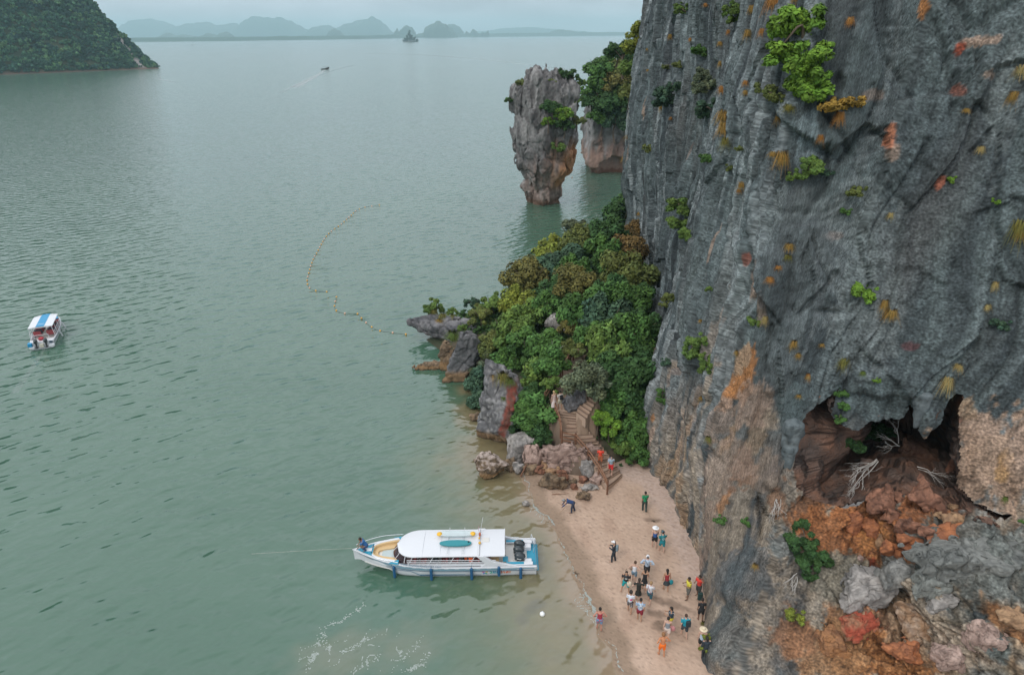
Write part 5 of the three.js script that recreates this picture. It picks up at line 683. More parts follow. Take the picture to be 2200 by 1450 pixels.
for (const [px, py, R, tone, hang, label] of [
  [1552, 262, .75, 'gold', 1, 'uppermost piece of the long golden grass on the left of the cliff'], [1550, 285, .8, 'gold', 1, 'thick middle of the long golden grass on the cliff'], [1556, 312, .65, 'olive', 1, 'lower end of the long golden grass on the cliff'], [1545, 200, .5, 'orange', 1, 'orange tuft over the long golden grass'],
  [1675, 350, .75, 'gold', 1, 'round golden tuft in the middle left of the cliff'], [1658, 340, .4, 'gold', 1, 'small tuft touching the round golden one'], [1692, 245, .6, 'olive', 1, 'olive tuft under the thin olive shrub'], [1672, 262, .4, 'gold', 1, 'golden tuft under the olive one beneath the thin shrub'], [1800, 258, .45, 'orange', 1, 'orange tuft below the yellow shrub'],
  [1762, 305, .4, 'orange', 1, 'rusty tuft on the crack under the lime column'], [1910, 678, .6, 'gold', 1, 'larger of the twin golden tufts on the right half of the cliff'], [1897, 664, .5, 'gold', 1, 'upper of the twin golden tufts on the right half of the cliff'],
  [1806, 790, .65, 'olive', 1, 'olive grass just above the notch of the cave'], [1700, 748, .45, 'gold', 1, 'golden tuft between middle of the cliff and the cave'], [1710, 772, .35, 'gold', 1, 'small tuft below the one left of the cave'], [1768, 748, .22, 'gold', 1, 'little golden tuft left above the cave'], [1712, 856, .22, 'gold', 1, 'little tuft on the left edge of the cave'], [1738, 810, .28, 'orange', 1, 'faded tuft left of the cave notch'],
  [2028, 832, .65, 'straw', 1, 'straw coloured grass over the right notch of the cave'], [2052, 795, .4, 'straw', 1, 'thin straw grass right above the cave'], [2180, 500, .75, 'olive', 1, 'olive tuft at the far right of the cliff'], [2195, 515, .55, 'gold', 1, 'golden tuft beside the olive one at the far right'], [2176, 218, .5, 'gold', 1, 'golden tuft on the upper right of the cliff'], [2135, 622, .35, 'straw', 1, 'straw tuft on the right of the cliff at mid height'], [2118, 668, .3, 'straw', 1, 'smaller straw tuft below the mid height one'], [2190, 160, .5, 'straw', 1, 'straw grass at the upper right edge'], [2075, 242, .3, 'gold', 1, 'pair of thin gold blades in the upper right of the cliff'], [2100, 325, .4, 'straw', 1, 'dry grass on the upper end of the long crack'],
  [1697, 535, .5, 'gold', 1, 'golden tuft on the diagonal crack in the middle of the cliff'], [1688, 558, .35, 'olive', 1, 'olive tuft below the golden one on the diagonal crack'], [1652, 608, .4, 'orange', 1, 'brown tuft on the middle of the cliff'], [1643, 695, .45, 'straw', 1, 'brown grass right of the round green plant'], [1672, 580, .3, 'orange', 1, 'orange tuft at the lower end of the diagonal crack'], [1594, 405, .4, 'gold', 1, 'golden tuft left of the middle of the cliff'], [1588, 415, .3, 'orange', 1, 'orange tuft beside the golden one left of the middle'],
  [1660, 12, .75, 'orange', 1, 'large orange grass at the top of the cliff'], [1705, 4, .5, 'gold', 1, 'golden grass at the top edge right of the large orange one'], [1612, 25, .5, 'gold', 1, 'golden grass at the top left of the cliff'], [1602, 80, .5, 'gold', 1, 'golden tuft in the upper left of the cliff'], [1602, 68, .35, 'orange', 1, 'orange tips above the upper left golden tuft'], [1633, 75, .4, 'orange', 1, 'orange tuft right of the upper left golden one'], [1512, 16, .35, 'orange', 1, 'orange tuft at the top left edge'], [1438, 82, .42, 'gold', 1, 'golden tuft near the upper left edge of the cliff'], [1542, 98, .35, 'gold', 1, 'gold tuft on the bare upper left rock'], [1562, 75, .3, 'orange', 1, 'rusty tuft on the bare upper left rock'], [1476, 95, .3, 'orange', 1, 'brown tuft next to the upper left edge'], [1388, 112, .3, 'gold', 1, 'gold tuft on the far edge of the cliff'], [1388, 152, .35, 'gold', 1, 'second gold tuft on the far edge of the cliff'], [1545, 142, .3, 'gold', 1, 'gold tuft above the orange one on the left of the cliff'], [1820, 55, .4, 'orange', 1, 'orange tuft right of the lime column'], [1418, 238, .6, 'gold', 1, 'golden grass beside the pink scar'], [1600, 185, .3, 'orange', 1, 'orange tuft in the left third of the cliff'], [1598, 208, .3, 'gold', 1, 'gold tuft below the orange one in the left third'], [1441, 262, .3, 'orange', 1, 'rusty tuft below the leafy shrub near the far edge'], [1372, 465, .6, 'gold', 1, 'golden grass where the wood meets the cliff'], [1500, 695, .22, 'gold', 1, 'tiny tuft over the cleft shrub'], [1520, 945, .4, 'olive', 1, 'olive tuft low on the pinkish wall'], [1580, 762, .3, 'gold', 1, 'gold tuft at the head of the orange scar'], [1500, 862, .3, 'gold', 1, 'gold tuft above the pinkish wall'], [1910, 470, .3, 'straw', 1, 'pale tuft on the middle right of the cliff'], [1735, 815, .25, 'straw', 1, 'pale tuft left of the creeper'], [1625, 1218, .3, 'gold', 1, 'gold tuft on the dark rock over the beach'], [1505, 1340, .3, 'olive', 1, 'olive tuft at the cliff corner above the beach'], [1850, 805, .25, 'green', 1, 'green blades on the bulge over the cave'], [2155, 1075, .3, 'green', 1, 'green blades on the pink wall right of the cave'],
]) tuft(label, cliffHit(px, py), R, tone, hang, 'grass tufts on the cliff');
// vegetation along the far edge of the cliff, on the neighbouring stack and the tower
for (const [px, py, z, R, kind, tone, label] of [[1372, 70, -106.5, 1.6, 'dense', 'yellow', 'yellow green bush on the far edge of the cliff, below the golden grass'], [1366, 105, -106.5, 1.9, 'dense', 'yellow', 'yellow green bush in the middle of the far edge of the cliff'], [1362, 150, -107, 2.0, 'dense', 'mid', 'green bush hanging on the far edge of the cliff'], [1352, 200, -107, 1.7, 'fine', 'olive', 'olive bush lowest on the far edge of the cliff'], [1340, 118, -125, 2.9, 'loose', 'dark', 'dark tree peeping out behind the far edge of the cliff'], [1325, 108, -128, 2.0, 'loose', 'dark', 'loose dark tree against the water left of the cliff edge']]) tree(label, depthPoint(px, py, z), R, kind, tone, { name: 'bush', cat: 'bush' });
for (const [px, py, R, tone, label] of [[1392, 20, 1.3, 'gold', 'golden grass along the top of the far edge of the cliff'], [1386, 45, 1.2, 'gold', 'golden grass below the topmost one at the far edge'], [1378, 90, 1.0, 'olive', 'olive grass on the far edge between the yellow bushes'], [1352, 300, 1.0, 'gold', 'golden grass hanging on the outline of the cliff at mid height'], [1343, 345, .9, 'gold', 'golden grass lower on the outline of the cliff'], [1358, 250, .9, 'gold', 'golden grass under the olive bush at the outline']]) tuft(label, dp(px, py, -104.5), R, tone, 1, 'grass on the far outline of the cliff');
for (const [px, py, dz, R, kind, tone, label] of [[1290, 150, 1, 4.0, 'dense', 'green', 'green tree on the top left of the sea stack'], [1330, 152, 2, 4.0, 'fine', 'olive', 'olive tree on the top of the sea stack next to the cliff'], [1322, 178, 3.5, 3.8, 'fine', 'brown', 'brownish tree in the middle of the sea stack'], [1285, 186, 3, 3.6, 'dense', 'green', 'green tree on the left shoulder of the sea stack'], [1270, 218, 3, 2.6, 'dense', 'dark', 'dark bush at the left edge of the sea stack'], [1300, 222, 4.5, 3.6, 'dense', 'dark', 'dark tree in the centre of the sea stack'], [1332, 225, 5, 3.4, 'dense', 'dark', 'dark tree on the right of the sea stack'], [1292, 252, 4.5, 3.0, 'dense', 'green', 'green tree hanging low on the sea stack'], [1322, 262, 5, 3.2, 'dense', 'teal', 'lowest bush on the sea stack'], [1342, 200, 5, 3, 'dense', 'mid', 'light green tree of the sea stack touching the cliff'], [1266, 200, 1, 2.2, 'loose', 'green', 'thin green shrub leaning out from the left of the sea stack']]) tree(label, depthPoint(px, py, stackZ + dz), R, kind, tone, { group: 'trees on the sea stack' });
for (const [px, py, dz, R, kind, tone, label] of [[1205, 158, -1, 1.5, 'loose', 'dark', 'dark little tree on the crest of the rock tower'], [1232, 166, 0, 1.9, 'loose', 'dark', 'spreading tree on the right crest of the rock tower'], [1246, 180, 0, 1.2, 'loose', 'mid', 'thin branches out over the right side of the rock tower'], [1120, 178, 1, 1.1, 'small', 'olive', 'olive shrub on the left crest of the rock tower'], [1093, 215, 0, .95, 'small', 'green', 'green shrub sticking out left of the rock tower'], [1186, 232, 5, 1.9, 'dense', 'dark', 'dark shrub on the middle of the rock tower'], [1208, 245, 5.5, 1.9, 'small', 'lime', 'bright green shrub in the middle of the rock tower'], [1178, 262, 5.5, 1.5, 'small', 'lime', 'bright green shrub left of the middle one on the rock tower'], [1212, 270, 5.5, 1.7, 'dense', 'dark', 'dark shrub under the bright ones on the rock tower'], [1198, 318, 5, 1.7, 'small', 'mid', 'lowest green shrub on the rock tower'], [1238, 262, 2, 1.5, 'loose', 'olive', 'olive shrub on the right edge of the rock tower'], [1180, 178, 3, 1.2, 'small', 'olive', 'faded shrub near the jagged top of the rock tower'], [1243, 215, 1, 1.1, 'loose', 'mid', 'thin shrub high on the right edge of the rock tower']]) tree(label, depthPoint(px, py, towerZ + dz), R, kind, tone, { name: 'bush', cat: 'bush', group: 'shrubs on the rock tower' });

// ------------------------------------------------------------------ the wooded island across the bay and the islet
{
  const P0 = ground(347, 147), P1 = ground(0, 160), d = P1.clone().sub(P0), len = d.length(); d.normalize(); const nrm = V(d.z, 0, -d.x); if (nrm.z > 0) nrm.negate();
  const prof = [[-4, 0], [0, 10], [6, 26], [16, 44], [25, 58], [38, 78], [52, 98], [68, 104], [90, 116], [120, 122], [160, 122], [240, 140], [420, 150]];
  const H = (s) => { let i = 0; while (i < prof.length - 2 && s > prof[i + 1][0]) i++; return mix(prof[i][1], prof[i + 1][1], clamp((s - prof[i][0]) / (prof[i + 1][0] - prof[i][0]))); };
  const hill = (s, w) => H(s) * Math.pow(smooth(-4, 95, w), .62) * smooth(260, 150, w) * (1 + .12 * noise(s * .035, w * .035, 7)) - 1;
  const at = (s, w) => V(P0.x + d.x * s + nrm.x * w, hill(s, w), P0.z + d.z * s + nrm.z * w);
  const bare = (s, w) => Math.hypot((s - 19 - .13 * hill(s, w)) / 4.2, 0) + .8 * noise(s * .08, hill(s, w) * .06, 3);
  const g = gridGeo(200, 100, (i, j) => { const s = -12 + i * 2, p = at(s, -8 + j * 2.7); return [p.x, p.y, p.z]; }); g.computeVertexNormals();
  colorize(g, (x, y, z) => { const s = (x - P0.x) * d.x + (z - P0.z) * d.z, n = noise(x * .1, y * .1, z * .1), m = noise(x * .4, y * .2, z * .4); let c = mix3([.03, .05, .025], [.05, .06, .03], .5 + n); c = mix3(c, mix3([.34, .30, .28], [.2, .19, .18], .5 + m), smooth(1.6, .8, bare(s, (x - P0.x) * nrm.x + (z - P0.z) * nrm.z)) * smooth(40, 25, y)); return mix3(c, [.12, .08, .06], smooth(2.5, 1, y)); });
  struct('island', g, vmat(.95), 'wooded island rising on the far left of the bay');
  const r = rng(610), leaves = [0, 1, 2].map((i) => crownGeo(600 + i, { leaves: 200, leaf: .26, clumps: 9 })), m4 = new THREE.Matrix4(), q = new THREE.Quaternion(), col = new THREE.Color(), lm = new THREE.MeshStandardMaterial({ vertexColors: true, roughness: .9, side: THREE.DoubleSide }); lm.color.setRGB(1, 1, 1);
  const T = [[], [], []]; for (let k = 0; k < 8200; k++) { const w = Math.pow(r(), 1.3) * 130 - 3, s = r() * 400 - 5, y = hill(s, w); if (y < 1) continue; if (bare(s, w) < .95 && y < 36 && r() < .93) continue; const p = at(s, w), R = mix(2.6, 6.0, r() * r()) * mix(.7, 1, smooth(0, 12, y)); T[k % 3].push([p, R, r()]); }
  T.forEach((L, i) => { const im = new THREE.InstancedMesh(leaves[i], lm, L.length); im.name = numbered('forest_canopy'); im.userData = { kind: 'stuff', label: 'dense forest canopy covering the wooded island' }; im.castShadow = im.receiveShadow = true; L.forEach(([p, R, t], n) => { q.setFromAxisAngle(V(0, 1, 0), t * 6.28); m4.compose(p.clone().add(V(0, R * .35, 0)), q, V(R, R * mix(.8, 1.15, t), R)); im.setMatrixAt(n, m4); const g2 = noise(p.x * .03, p.y * .03, p.z * .03), h = (t * 7.3) % 1; col.setRGB(mix(.02, .12, h * h * h) + .02 * g2, mix(.065, .23, h * h) + .05 * g2, mix(.04, .095, h)); im.setColorAt(n, col); }); scene.add(im); });
}
{
  const c = ground(881, 90), t = thing('islet', 'small dark wooded islet with a pointed top far out in the bay', 'islet', null, c), r = rng(640), u = c.length() / 1467, gs = []; const g = crownGeo(641, { leaves: 120, leaf: .28, clumps: 9 });
  for (const [x, y, R] of [[0, 13, 5], [-1, 9, 6], [2, 10, 5], [-7, 5, 5], [5, 6, 6], [10, 3, 5], [14, 2, 4], [-12, 2, 4], [-3, 4, 7], [3, 3, 7], [-9, 1, 5], [9, 1, 5], [-1, 17, 3.4], [1, 20, 2.2]]) { const q = g.clone(); q.rotateY(r() * 6); q.scale(R * u, R * u * .9, R * u); q.translate(x * u, y * u, (r() - .5) * 6 * u); gs.push(q); }
  const cm = leafMat(.03, .05, .028); part('foliage', mergeGeometries(gs), cm, t); const rk = new THREE.Mesh(rockGeo(645, 15 * u, 2.6 * u, 11 * u, { tone: 'grey', fine: 14, lift: 0 }), rockMat); rk.name = 'rock_base'; t.add(rk);
}
// ------------------------------------------------------------------ stairs, railings, driftwood
const concrete = [0, 1, 2].map((i) => vmatless([.40, .285, .21], [.36, .25, .185], [.43, .305, .225], i)), edgeMat = std(.15, .095, .065, .95), woodMat = std(.23, .115, .065, .8), woodDark = std(.16, .075, .042, .85);
function vmatless(a, b, c, i) { const k = [a, b, c][i]; return std(...k, .95, { bumpMap: rockDetail, bumpScale: .02 }); }
const quadBlock = (A, B, C, D, h) => { // block with top corners A B C D, depth h
  const P = [A, B, C, D].flatMap((v) => [v.x, v.y, v.z]).concat([A, B, C, D].flatMap((v) => [v.x, v.y - h, v.z])), I = [0, 2, 1, 0, 3, 2, 0, 1, 5, 0, 5, 4, 1, 2, 6, 1, 6, 5, 2, 3, 7, 2, 7, 6, 3, 0, 4, 3, 4, 7];
  let g = new THREE.BufferGeometry(); g.setAttribute('position', new THREE.Float32BufferAttribute(P, 3)); g.setIndex(I); g = g.toNonIndexed(); g.computeVertexNormals(); return boxUV(g, .6); };
function flight(label, rows, base) {
  const t = thing('stairs', label, 'stairs', null, base), r = rng(Math.round(rows.length * 77)), rel = (v) => v.clone().sub(base);
  for (let i = 0; i < rows.length; i++) { const [a, b, y] = rows[i], nx = rows[i + 1] ?? [a.clone().multiplyScalar(2).sub(rows[i - 1][0]), b.clone().multiplyScalar(2).sub(rows[i - 1][1])]; const A = rel(a), B = rel(b), C = rel(nx[1]), D = rel(nx[0]); A.y = B.y = C.y = D.y = y - base.y + (r() - .5) * .02;
    const back = D.clone().sub(A).setY(0).multiplyScalar(.25); C.add(back); D.add(back); part('step', quadBlock(A, B, C, D, .8), concrete[i % 3], t);
    const f = D.clone().sub(A).setY(0).normalize().multiplyScalar(.07), up = V(0, .022, 0); const wob = [0, .33, .66, 1].map((q) => A.clone().lerp(B, q).add(V((r() - .5) * .05, .012, (r() - .5) * .05)).add(f)); part('step_edge', tube(wob, .055, .055, 6), edgeMat, t); void up; }
  return t;
}
flight('broad earthen stairs climbing from the beach to the wood', STEPS, STEPS[0][0].clone().setY(.5));
flight('short flight of steps going on to the right of the fork', FLIGHT2, FLIGHT2[0][0].clone());
{ // landing at the fork
  const a = STEPS[18][0], b = STEPS[18][1], y = TOPY - .1, c = [a, b, ground(1262, 893, y), ground(1240, 868, y), ground(1206, 852, y), ground(1186, 872, y)].map((p) => [p.x, p.z]);
  const s = new THREE.Shape(c.map(([x, z]) => new THREE.Vector2(x, -z))), g = new THREE.ExtrudeGeometry(s, { depth: .3, bevelEnabled: false }); g.rotateX(-Math.PI / 2); g.translate(0, y - .3, 0); struct('landing', boxUV(g, .6), concrete[0], 'trodden landing where the stairs fork');
}
boulder('rock_outcrop', 'pink and grey rock face under the turn of the railing', ground(1256, 1010, .2).add(V(0, 0, -.3)), 87, 1.35, 1.5, .8, { tone: 'pink', rough: .14, n: 9, lift: .7, ty: .5 });
function railing(label, pts, posts, rails = [.95, .5], below = .5) { // pts: walking line points (Vector3 at foot of rail)
  const t = thing('railing', label, 'railing', null, pts[0]), c = new THREE.CatmullRomCurve3(pts.map((p) => p.clone().sub(pts[0])), false, 'catmullrom', 0.05), r = rng(Math.round(label.length * 13));
  for (let i = 0; i < posts; i++) { const p = c.getPointAt(i / (posts - 1)); part('post', tube([p.clone().add(V(0, -below, 0)), p.clone().add(V((r() - .5) * .05, 1.08, (r() - .5) * .05))], .075, .065, 7), woodDark, t); }
  for (const h of rails) part('rail', tube([0, .25, .5, .75, 1].map((q) => c.getPointAt(q).add(V((r() - .5) * .03, h, (r() - .5) * .03))), .06, .055, 7), woodMat, t);
  return t;
}
const lift = (v, d) => v.clone().add(V(...d));
{
  const L = STEPS.map((s) => s[0].clone().setY(s[2] - .05).add(s[0].clone().sub(s[1]).setY(0).normalize().multiplyScalar(.12)));
  railing('thick wooden railing down the lower stairs to the sand', [lift(L[0], [.03, -.15, .25]), L[2], L[4], L[6], L[8]], 4, [.95, .62]);
  railing('wooden railing across the front of the landing above the pink outcrop', [lift(L[8], [-.05, 0, 0]), lift(L[10], [-.05, 0, .05])], 2, [.9, .5, .2]);
  railing('wooden railing along the left side of the upper stairs', [lift(L[10], [-.08, 0, 0]), L[12], L[14], L[17]], 4, [.95, .55]);
  railing('wooden railing of the path that leads up left into the wood', [ground(1171, 866, 4.1), ground(1186, 843, 4.3), ground(1204, 818, 4.6)], 4, [.95, .55]);
  railing('higher wooden railing beside the path in the wood', [ground(1208, 806, 4.9), ground(1222, 782, 5.1), ground(1232, 764, 5.3)], 3, [.9, .5]);
}
{ const a = ground(1118, 1024, .12), b = ground(1131, 998, 1.0); lone('driftwood_plank', tube([a, a.clone().lerp(b, .5).add(V(.02, .02, 0)), b], .075, .06, 6), woodDark, 'dark driftwood plank leaning on the rocks at the waterline', 'driftwood'); }
{ const a = ground(1186, 1062, .2), b = ground(1222, 1060, .3); lone('driftwood_stick', tube([a, a.clone().lerp(b, .5), b], .03, .015, 5), woodMat, 'thin stick lying on the sand below the dark layered rock', 'driftwood'); }
// ------------------------------------------------------------------ boats (bow towards +x, waterline at y = 0)
const font = await new FontLoader().loadAsync('fonts/droid/droid_sans_bold.typeface.json');
const gel = std(.62, .63, .65, .3), offWhite = std(.62, .60, .56, .5), teal = std(.02, .27, .40, .4), navy = std(.015, .09, .20, .5), chrome = std(.72, .74, .75, .25, { metalness: .6 }), tanSeat = std(.62, .44, .23, .7), redSeat = std(.33, .06, .065, .7), darkSeat = std(.06, .07, .09, .7), rubber = std(.03, .03, .032, .6), tint = new THREE.MeshPhysicalMaterial({ color: 0x5a4046, roughness: .08, transmission: .75, thickness: 0, side: THREE.DoubleSide });
function hullShape(L, B, Gs, Gb) {
  const xs = -L / 2, beam = (x) => { const t = clamp((x - L * .08) / (L * .42)); return B * Math.max(.02, 1 - Math.pow(t, 2.3)) * (1 - .05 * smooth(-L * .2, -L / 2, x)); }, gun = (x) => mix(Gs, Gb, smooth(-L * .05, L * .5, x)), rake = (x, y) => x - L * .14 * smooth(L * .18, L * .5, x) * clamp(1 - y / gun(x), -.3, 1) ** 1;
  const side = (x, y) => { const g = gun(x), b = beam(x), t = clamp((y + .45) / (g + .45)); return b * (t < .33 ? Math.sqrt(t / .33) * .84 : mix(.84, 1, (t - .33) / .67)); };
  return { L, B, beam, gun, rake, side, xs };
}
function hullGeo(h, deckY) { const nu = 60, rows = (x) => { const g = h.gun(x), b = h.beam(x), iw = Math.max(.01, b - .16), iw2 = Math.max(.005, b - .22); const R = []; for (let i = 0; i <= 9; i++) { const y = mix(-.45, g, i / 9); R.push([h.rake(x, y), y, i === 0 ? 0 : h.side(x, y)]); } R.push([h.rake(x, g), g + .03, Math.max(.01, b - .04)], [h.rake(x, g) - .05, g + .03, iw], [h.rake(x, g) - .1, Math.min(deckY, g), iw2]); return R; };
  const gs = []; for (const s of [1, -1]) { const g = gridGeo(nu, 13, (i, j) => { const r = rows(mix(h.xs, h.L / 2, i / (nu - 1)))[j]; return [r[0], r[1], r[2] * s]; }, s > 0); g.computeVertexNormals(); gs.push(g); }
  const T = rows(h.xs), sh = new THREE.Shape(); sh.moveTo(0, -.45); for (let i = 1; i < 11; i++) sh.lineTo(T[i][2], T[i][1]); for (let i = 10; i > 0; i--) sh.lineTo(-T[i][2], T[i][1]); const tr = new THREE.ShapeGeometry(sh); tr.rotateY(-Math.PI / 2); tr.translate(h.xs, 0, 0); gs.push(tr); return joined(gs); }
function band(h, x0, x1, ya, yb, out, s, n = 40) { // strip lying on the topsides between two lines y(x)
  const g = gridGeo(n, 2, (i, j) => { const x = mix(x0, x1, i / (n - 1)), y = j ? yb(x) : ya(x); return [h.rake(x, y), y, (h.side(x, y) + out) * s]; }, s < 0); g.computeVertexNormals(); return g; }
function plate(pts, y, th = .05) { const s = new THREE.Shape(pts.map(([x, z]) => new THREE.Vector2(x, -z))), g = new THREE.ExtrudeGeometry(s, { depth: th, bevelEnabled: true, bevelSize: .015, bevelThickness: .015, bevelSegments: 1, curveSegments: 8 }); g.rotateX(-Math.PI / 2); return g.translate(0, y - th, 0); }
function roofGeo(x0, x1, W, y, round, crown, th = .07) { const nu = 40, nv = 13, w = (x) => W * Math.sqrt(Math.max(.0, 1 - Math.pow(clamp((x - (x1 - round)) / round), 2.2))) + .02, top = gridGeo(nu, nv, (i, j) => { const u = i / (nu - 1), x = mix(x0, x1, u), v = j / (nv - 1) * 2 - 1, e = w(x); return [x, y + crown * (1 - v * v) - .10 * smooth(.75, 1, u), v * e]; }, true), bot = gridGeo(nu, nv, (i, j) => { const x = mix(x0, x1, i / (nu - 1)), v = j / (nv - 1) * 2 - 1, e = w(x); return [x, y - th + crown * (1 - v * v) - .10 * smooth(.75, 1, i / (nu - 1)), v * e]; }); top.computeVertexNormals(); bot.computeVertexNormals(); const edge = gridGeo(2 * nu, 2, (i, j) => { const k = i < nu ? i : 2 * nu - 1 - i, s = i < nu ? 1 : -1, x = mix(x0, x1, k / (nu - 1)); return [x, y - (j ? th : 0) - .10 * smooth(.75, 1, k / (nu - 1)), s * w(x)]; }); edge.computeVertexNormals(); return joined(top, bot, edge, box(.05, th + crown * .6, 2 * W - .02, x0, y + crown * .25 - th / 2, 0)); }
const T2 = (a, b, r = .022, n = 6) => tube([V(...a), V(...a).lerp(V(...b), .5), V(...b)], r, r, n);
function outboard(t, x, z, s = 1, tilt = 0) { const g = new THREE.Group(); g.name = 'outboard_motor'; g.position.set(x, 0, z); g.rotation.z = tilt; t.add(g); const c = new THREE.SphereGeometry(1, 20, 14); c.scale(.36 * s, .27 * s, .23 * s); c.translate(-.05, 1.22 * s, 0); part('cowl', joined(c, rbox(.56 * s, .26 * s, .4 * s, .08, -.04, 1.08 * s, 0)), std(.035, .045, .05, .3), g); part('leg', joined(rbox(.22 * s, .75 * s, .16 * s, .05, -.1, .6 * s, 0), box(.5 * s, .03, .26 * s, -.16, .32 * s, 0)), rubber, g); part('badge', joined(box(.26 * s, .05, .47 * s, -.02, 1.13 * s, 0)), offWhite, g); }
{
  const t = thing('speedboat', 'long white speedboat with a plain white roof, moored with its stern to the beach', 'boat'), P = (n, g, m, l) => part(n, g, m, t, l);
  const h = hullShape(12.7, 1.52, 1.05, 1.5); P('hull', hullGeo(h, .55), gel);
  const inner = []; for (let i = 0; i <= 24; i++) inner.push([mix(-5.6, 5.0, i / 24), 0]); const outl = (x0, x1, d) => { const a = []; for (let i = 0; i <= 24; i++) { const x = mix(x0, x1, i / 24); a.push([h.rake(x, h.gun(x)) - .1, Math.max(.03, h.beam(x) - d)]); } return [...a, ...a.slice().reverse().map(([x, z]) => [x, -z])]; };
  P('deck', plate(outl(-6.2, 5.6, .2), .58, .06), offWhite);
  P('bow_deck', plate(outl(5.0, 6.2, .13), 1.46, .05), teal, 'teal painted foredeck'); P('bow_hatch', rbox(.55, .06, .3, .02, 5.25, 1.5, -.02), gel);
  for (const s of [1, -1]) { P('rub_rail', band(h, -6.3, 6.33, (x) => h.gun(x) - .40, (x) => h.gun(x) - .34, .03, s), navy); P('stripe', band(h, -6.2, 6.3, (x) => h.gun(x) - .20, (x) => h.gun(x) - .13, .012, s), teal); P('stripe', band(h, -5.0, 5.7, (x) => h.gun(x) - .30, (x) => h.gun(x) - .25, .012, s), std(.10, .33, .42, .4));
    const kink = (x) => x > 2.2 ? .66 : x < 1.6 ? .18 : mix(.18, .66, (x - 1.6) / .6); P('stripe', band(h, -2.6, 4.6, kink, (x) => kink(x) + .055 + (x < 1.6 ? .05 * smooth(-2.6, 1.6, x) : 0), .012, s, 90), navy); P('stripe', band(h, -1.5, 4.2, (x) => kink(x) + .12, (x) => kink(x) + .145, .012, s, 90), teal);
    for (let i = 0; i < 12; i++) P('vent_slot', band(h, 4.2 - i * .72, 4.2 - i * .72 + .45, (x) => h.gun(x) - .085, (x) => h.gun(x) - .045, .012, s, 5), std(.16, .32, .40, .4)); }
  // bow cockpit
  const U = (off, y, hgt, w, mat, name) => { const pts = []; for (let i = 0; i <= 20; i++) { const q = i / 20 * 2 - 1, x = 5.0 - off * .55 - 1.75 * Math.pow(Math.abs(q), 3.2), z = q * (1.08 - off); pts.push([x, z]); } const inn = pts.map(([x, z]) => [x - w * .75, z * (1 - w / 1.12)]).reverse(); return P(name, plate([...pts, ...inn], y, hgt), mat); };
  P('cockpit_liner', plate(outl(3.2, 5.05, .3), 1.0, .4), offWhite); U(.12, 1.16, .16, .46, tanSeat, 'seat_cushion'); U(.02, 1.42, .3, .13, tanSeat, 'seat_back'); U(-.12, 1.46, .5, .14, gel, 'cockpit_coaming');
  P('cockpit_floor', plate([[3.3, .72], [4.3, .55], [4.3, -.55], [3.3, -.72]], 1.03, .03), std(.45, .52, .52, .6)); P('hatch', rbox(.18, .04, .18, .01, 4.42, 1.19, -.62), teal);
  for (const s of [1, -1]) P('corner_panel', plate([[3.62, s * 1.28], [3.0, s * 1.4], [3.0, s * .95], [3.3, s * 1.05]], 1.40, .04), teal);
  // windscreen and cabin sides
  const ws = gridGeo(25, 5, (i, j) => { const q = (i / 24 * 2 - 1), a = q * 1.5, v = j / 4; const r = mix(1.28, 1.12, v); return [2.35 + Math.cos(a) * mix(1.15, .65, v), mix(1.36, 1.95, v), Math.sin(a) * r]; }); ws.computeVertexNormals(); P('windscreen', ws, tint); for (const q of [-.9, -.45, 0, .45, .9]) P('screen_frame', T2([2.36 + Math.cos(q * 1.5) * 1.15, 1.36, Math.sin(q * 1.5) * 1.29], [2.36 + Math.cos(q * 1.5) * .66, 1.96, Math.sin(q * 1.5) * 1.13], .025), gel);
  for (const s of [1, -1]) { P('coaming', box(6.2, .2, .12, -.7, 1.2, s * 1.3), gel); for (const [y, z] of [[1.45, 1.34], [1.62, 1.32]]) P('side_rail', T2([2.4, y + .05, s * z], [-3.6, y - .02, s * z], .028), gel); for (const x of [2.0, .6, -.8, -2.2]) P('canopy_post', T2([x + .35, 1.25, s * 1.36], [x - .05, 2.0, s * 1.18], .026), gel);
    const leg = new THREE.Shape([[-4.9, 1.1], [-2.6, 1.1], [-2.9, 1.35], [-2.35, 2.06], [-2.8, 2.06], [-3.4, 1.55]].map(([x, y]) => new THREE.Vector2(x, y))), lg = new THREE.ExtrudeGeometry(leg, { depth: .12, bevelEnabled: true, bevelSize: .02, bevelThickness: .02, bevelSegments: 1 }); lg.translate(0, 0, s * 1.36 - .06); P('arch_leg', lg, gel); }
  for (let i = 0; i < 8; i++) for (const s of [1, -1]) { const g = new THREE.Group(); g.name = 'passenger_seat'; g.position.set(2.1 - i * .72, .5, s * .78); t.add(g); const m = i % 3 === 2 ? darkSeat : redSeat; part('seat', rbox(.42, .16, .85, .04, 0, .42, 0), m, g); part('seat_back', rbox(.12, .55, .85, .04, -.22, .75, 0), m, g); }
  P('life_jacket', joined(rbox(.32, .42, .22, .08, -1.9, 1.45, -1.05), rbox(.3, .4, .2, .08, -1.6, 1.3, -.8)), std(.75, .13, .03, .8)); P('aft_bench', rbox(.6, .4, 2.2, .05, -3.5, .85, 0), tanSeat);
  // roof
  P('roof', roofGeo(-4.2, 3.2, 1.34, 2.05, 1.5, .14), gel); for (const x of [1.35, .15, -1.3]) P('roof_seam', joined(...[0, 1, 2, 3, 4, 5].map((k) => { const a = k / 3 - 1, b = (k + 1) / 3 - 1; return T2([x, 2.055 + .14 * (1 - a * a), a * 1.3], [x, 2.055 + .14 * (1 - b * b), b * 1.3], .014, 4); })), std(.45, .47, .5, .5));
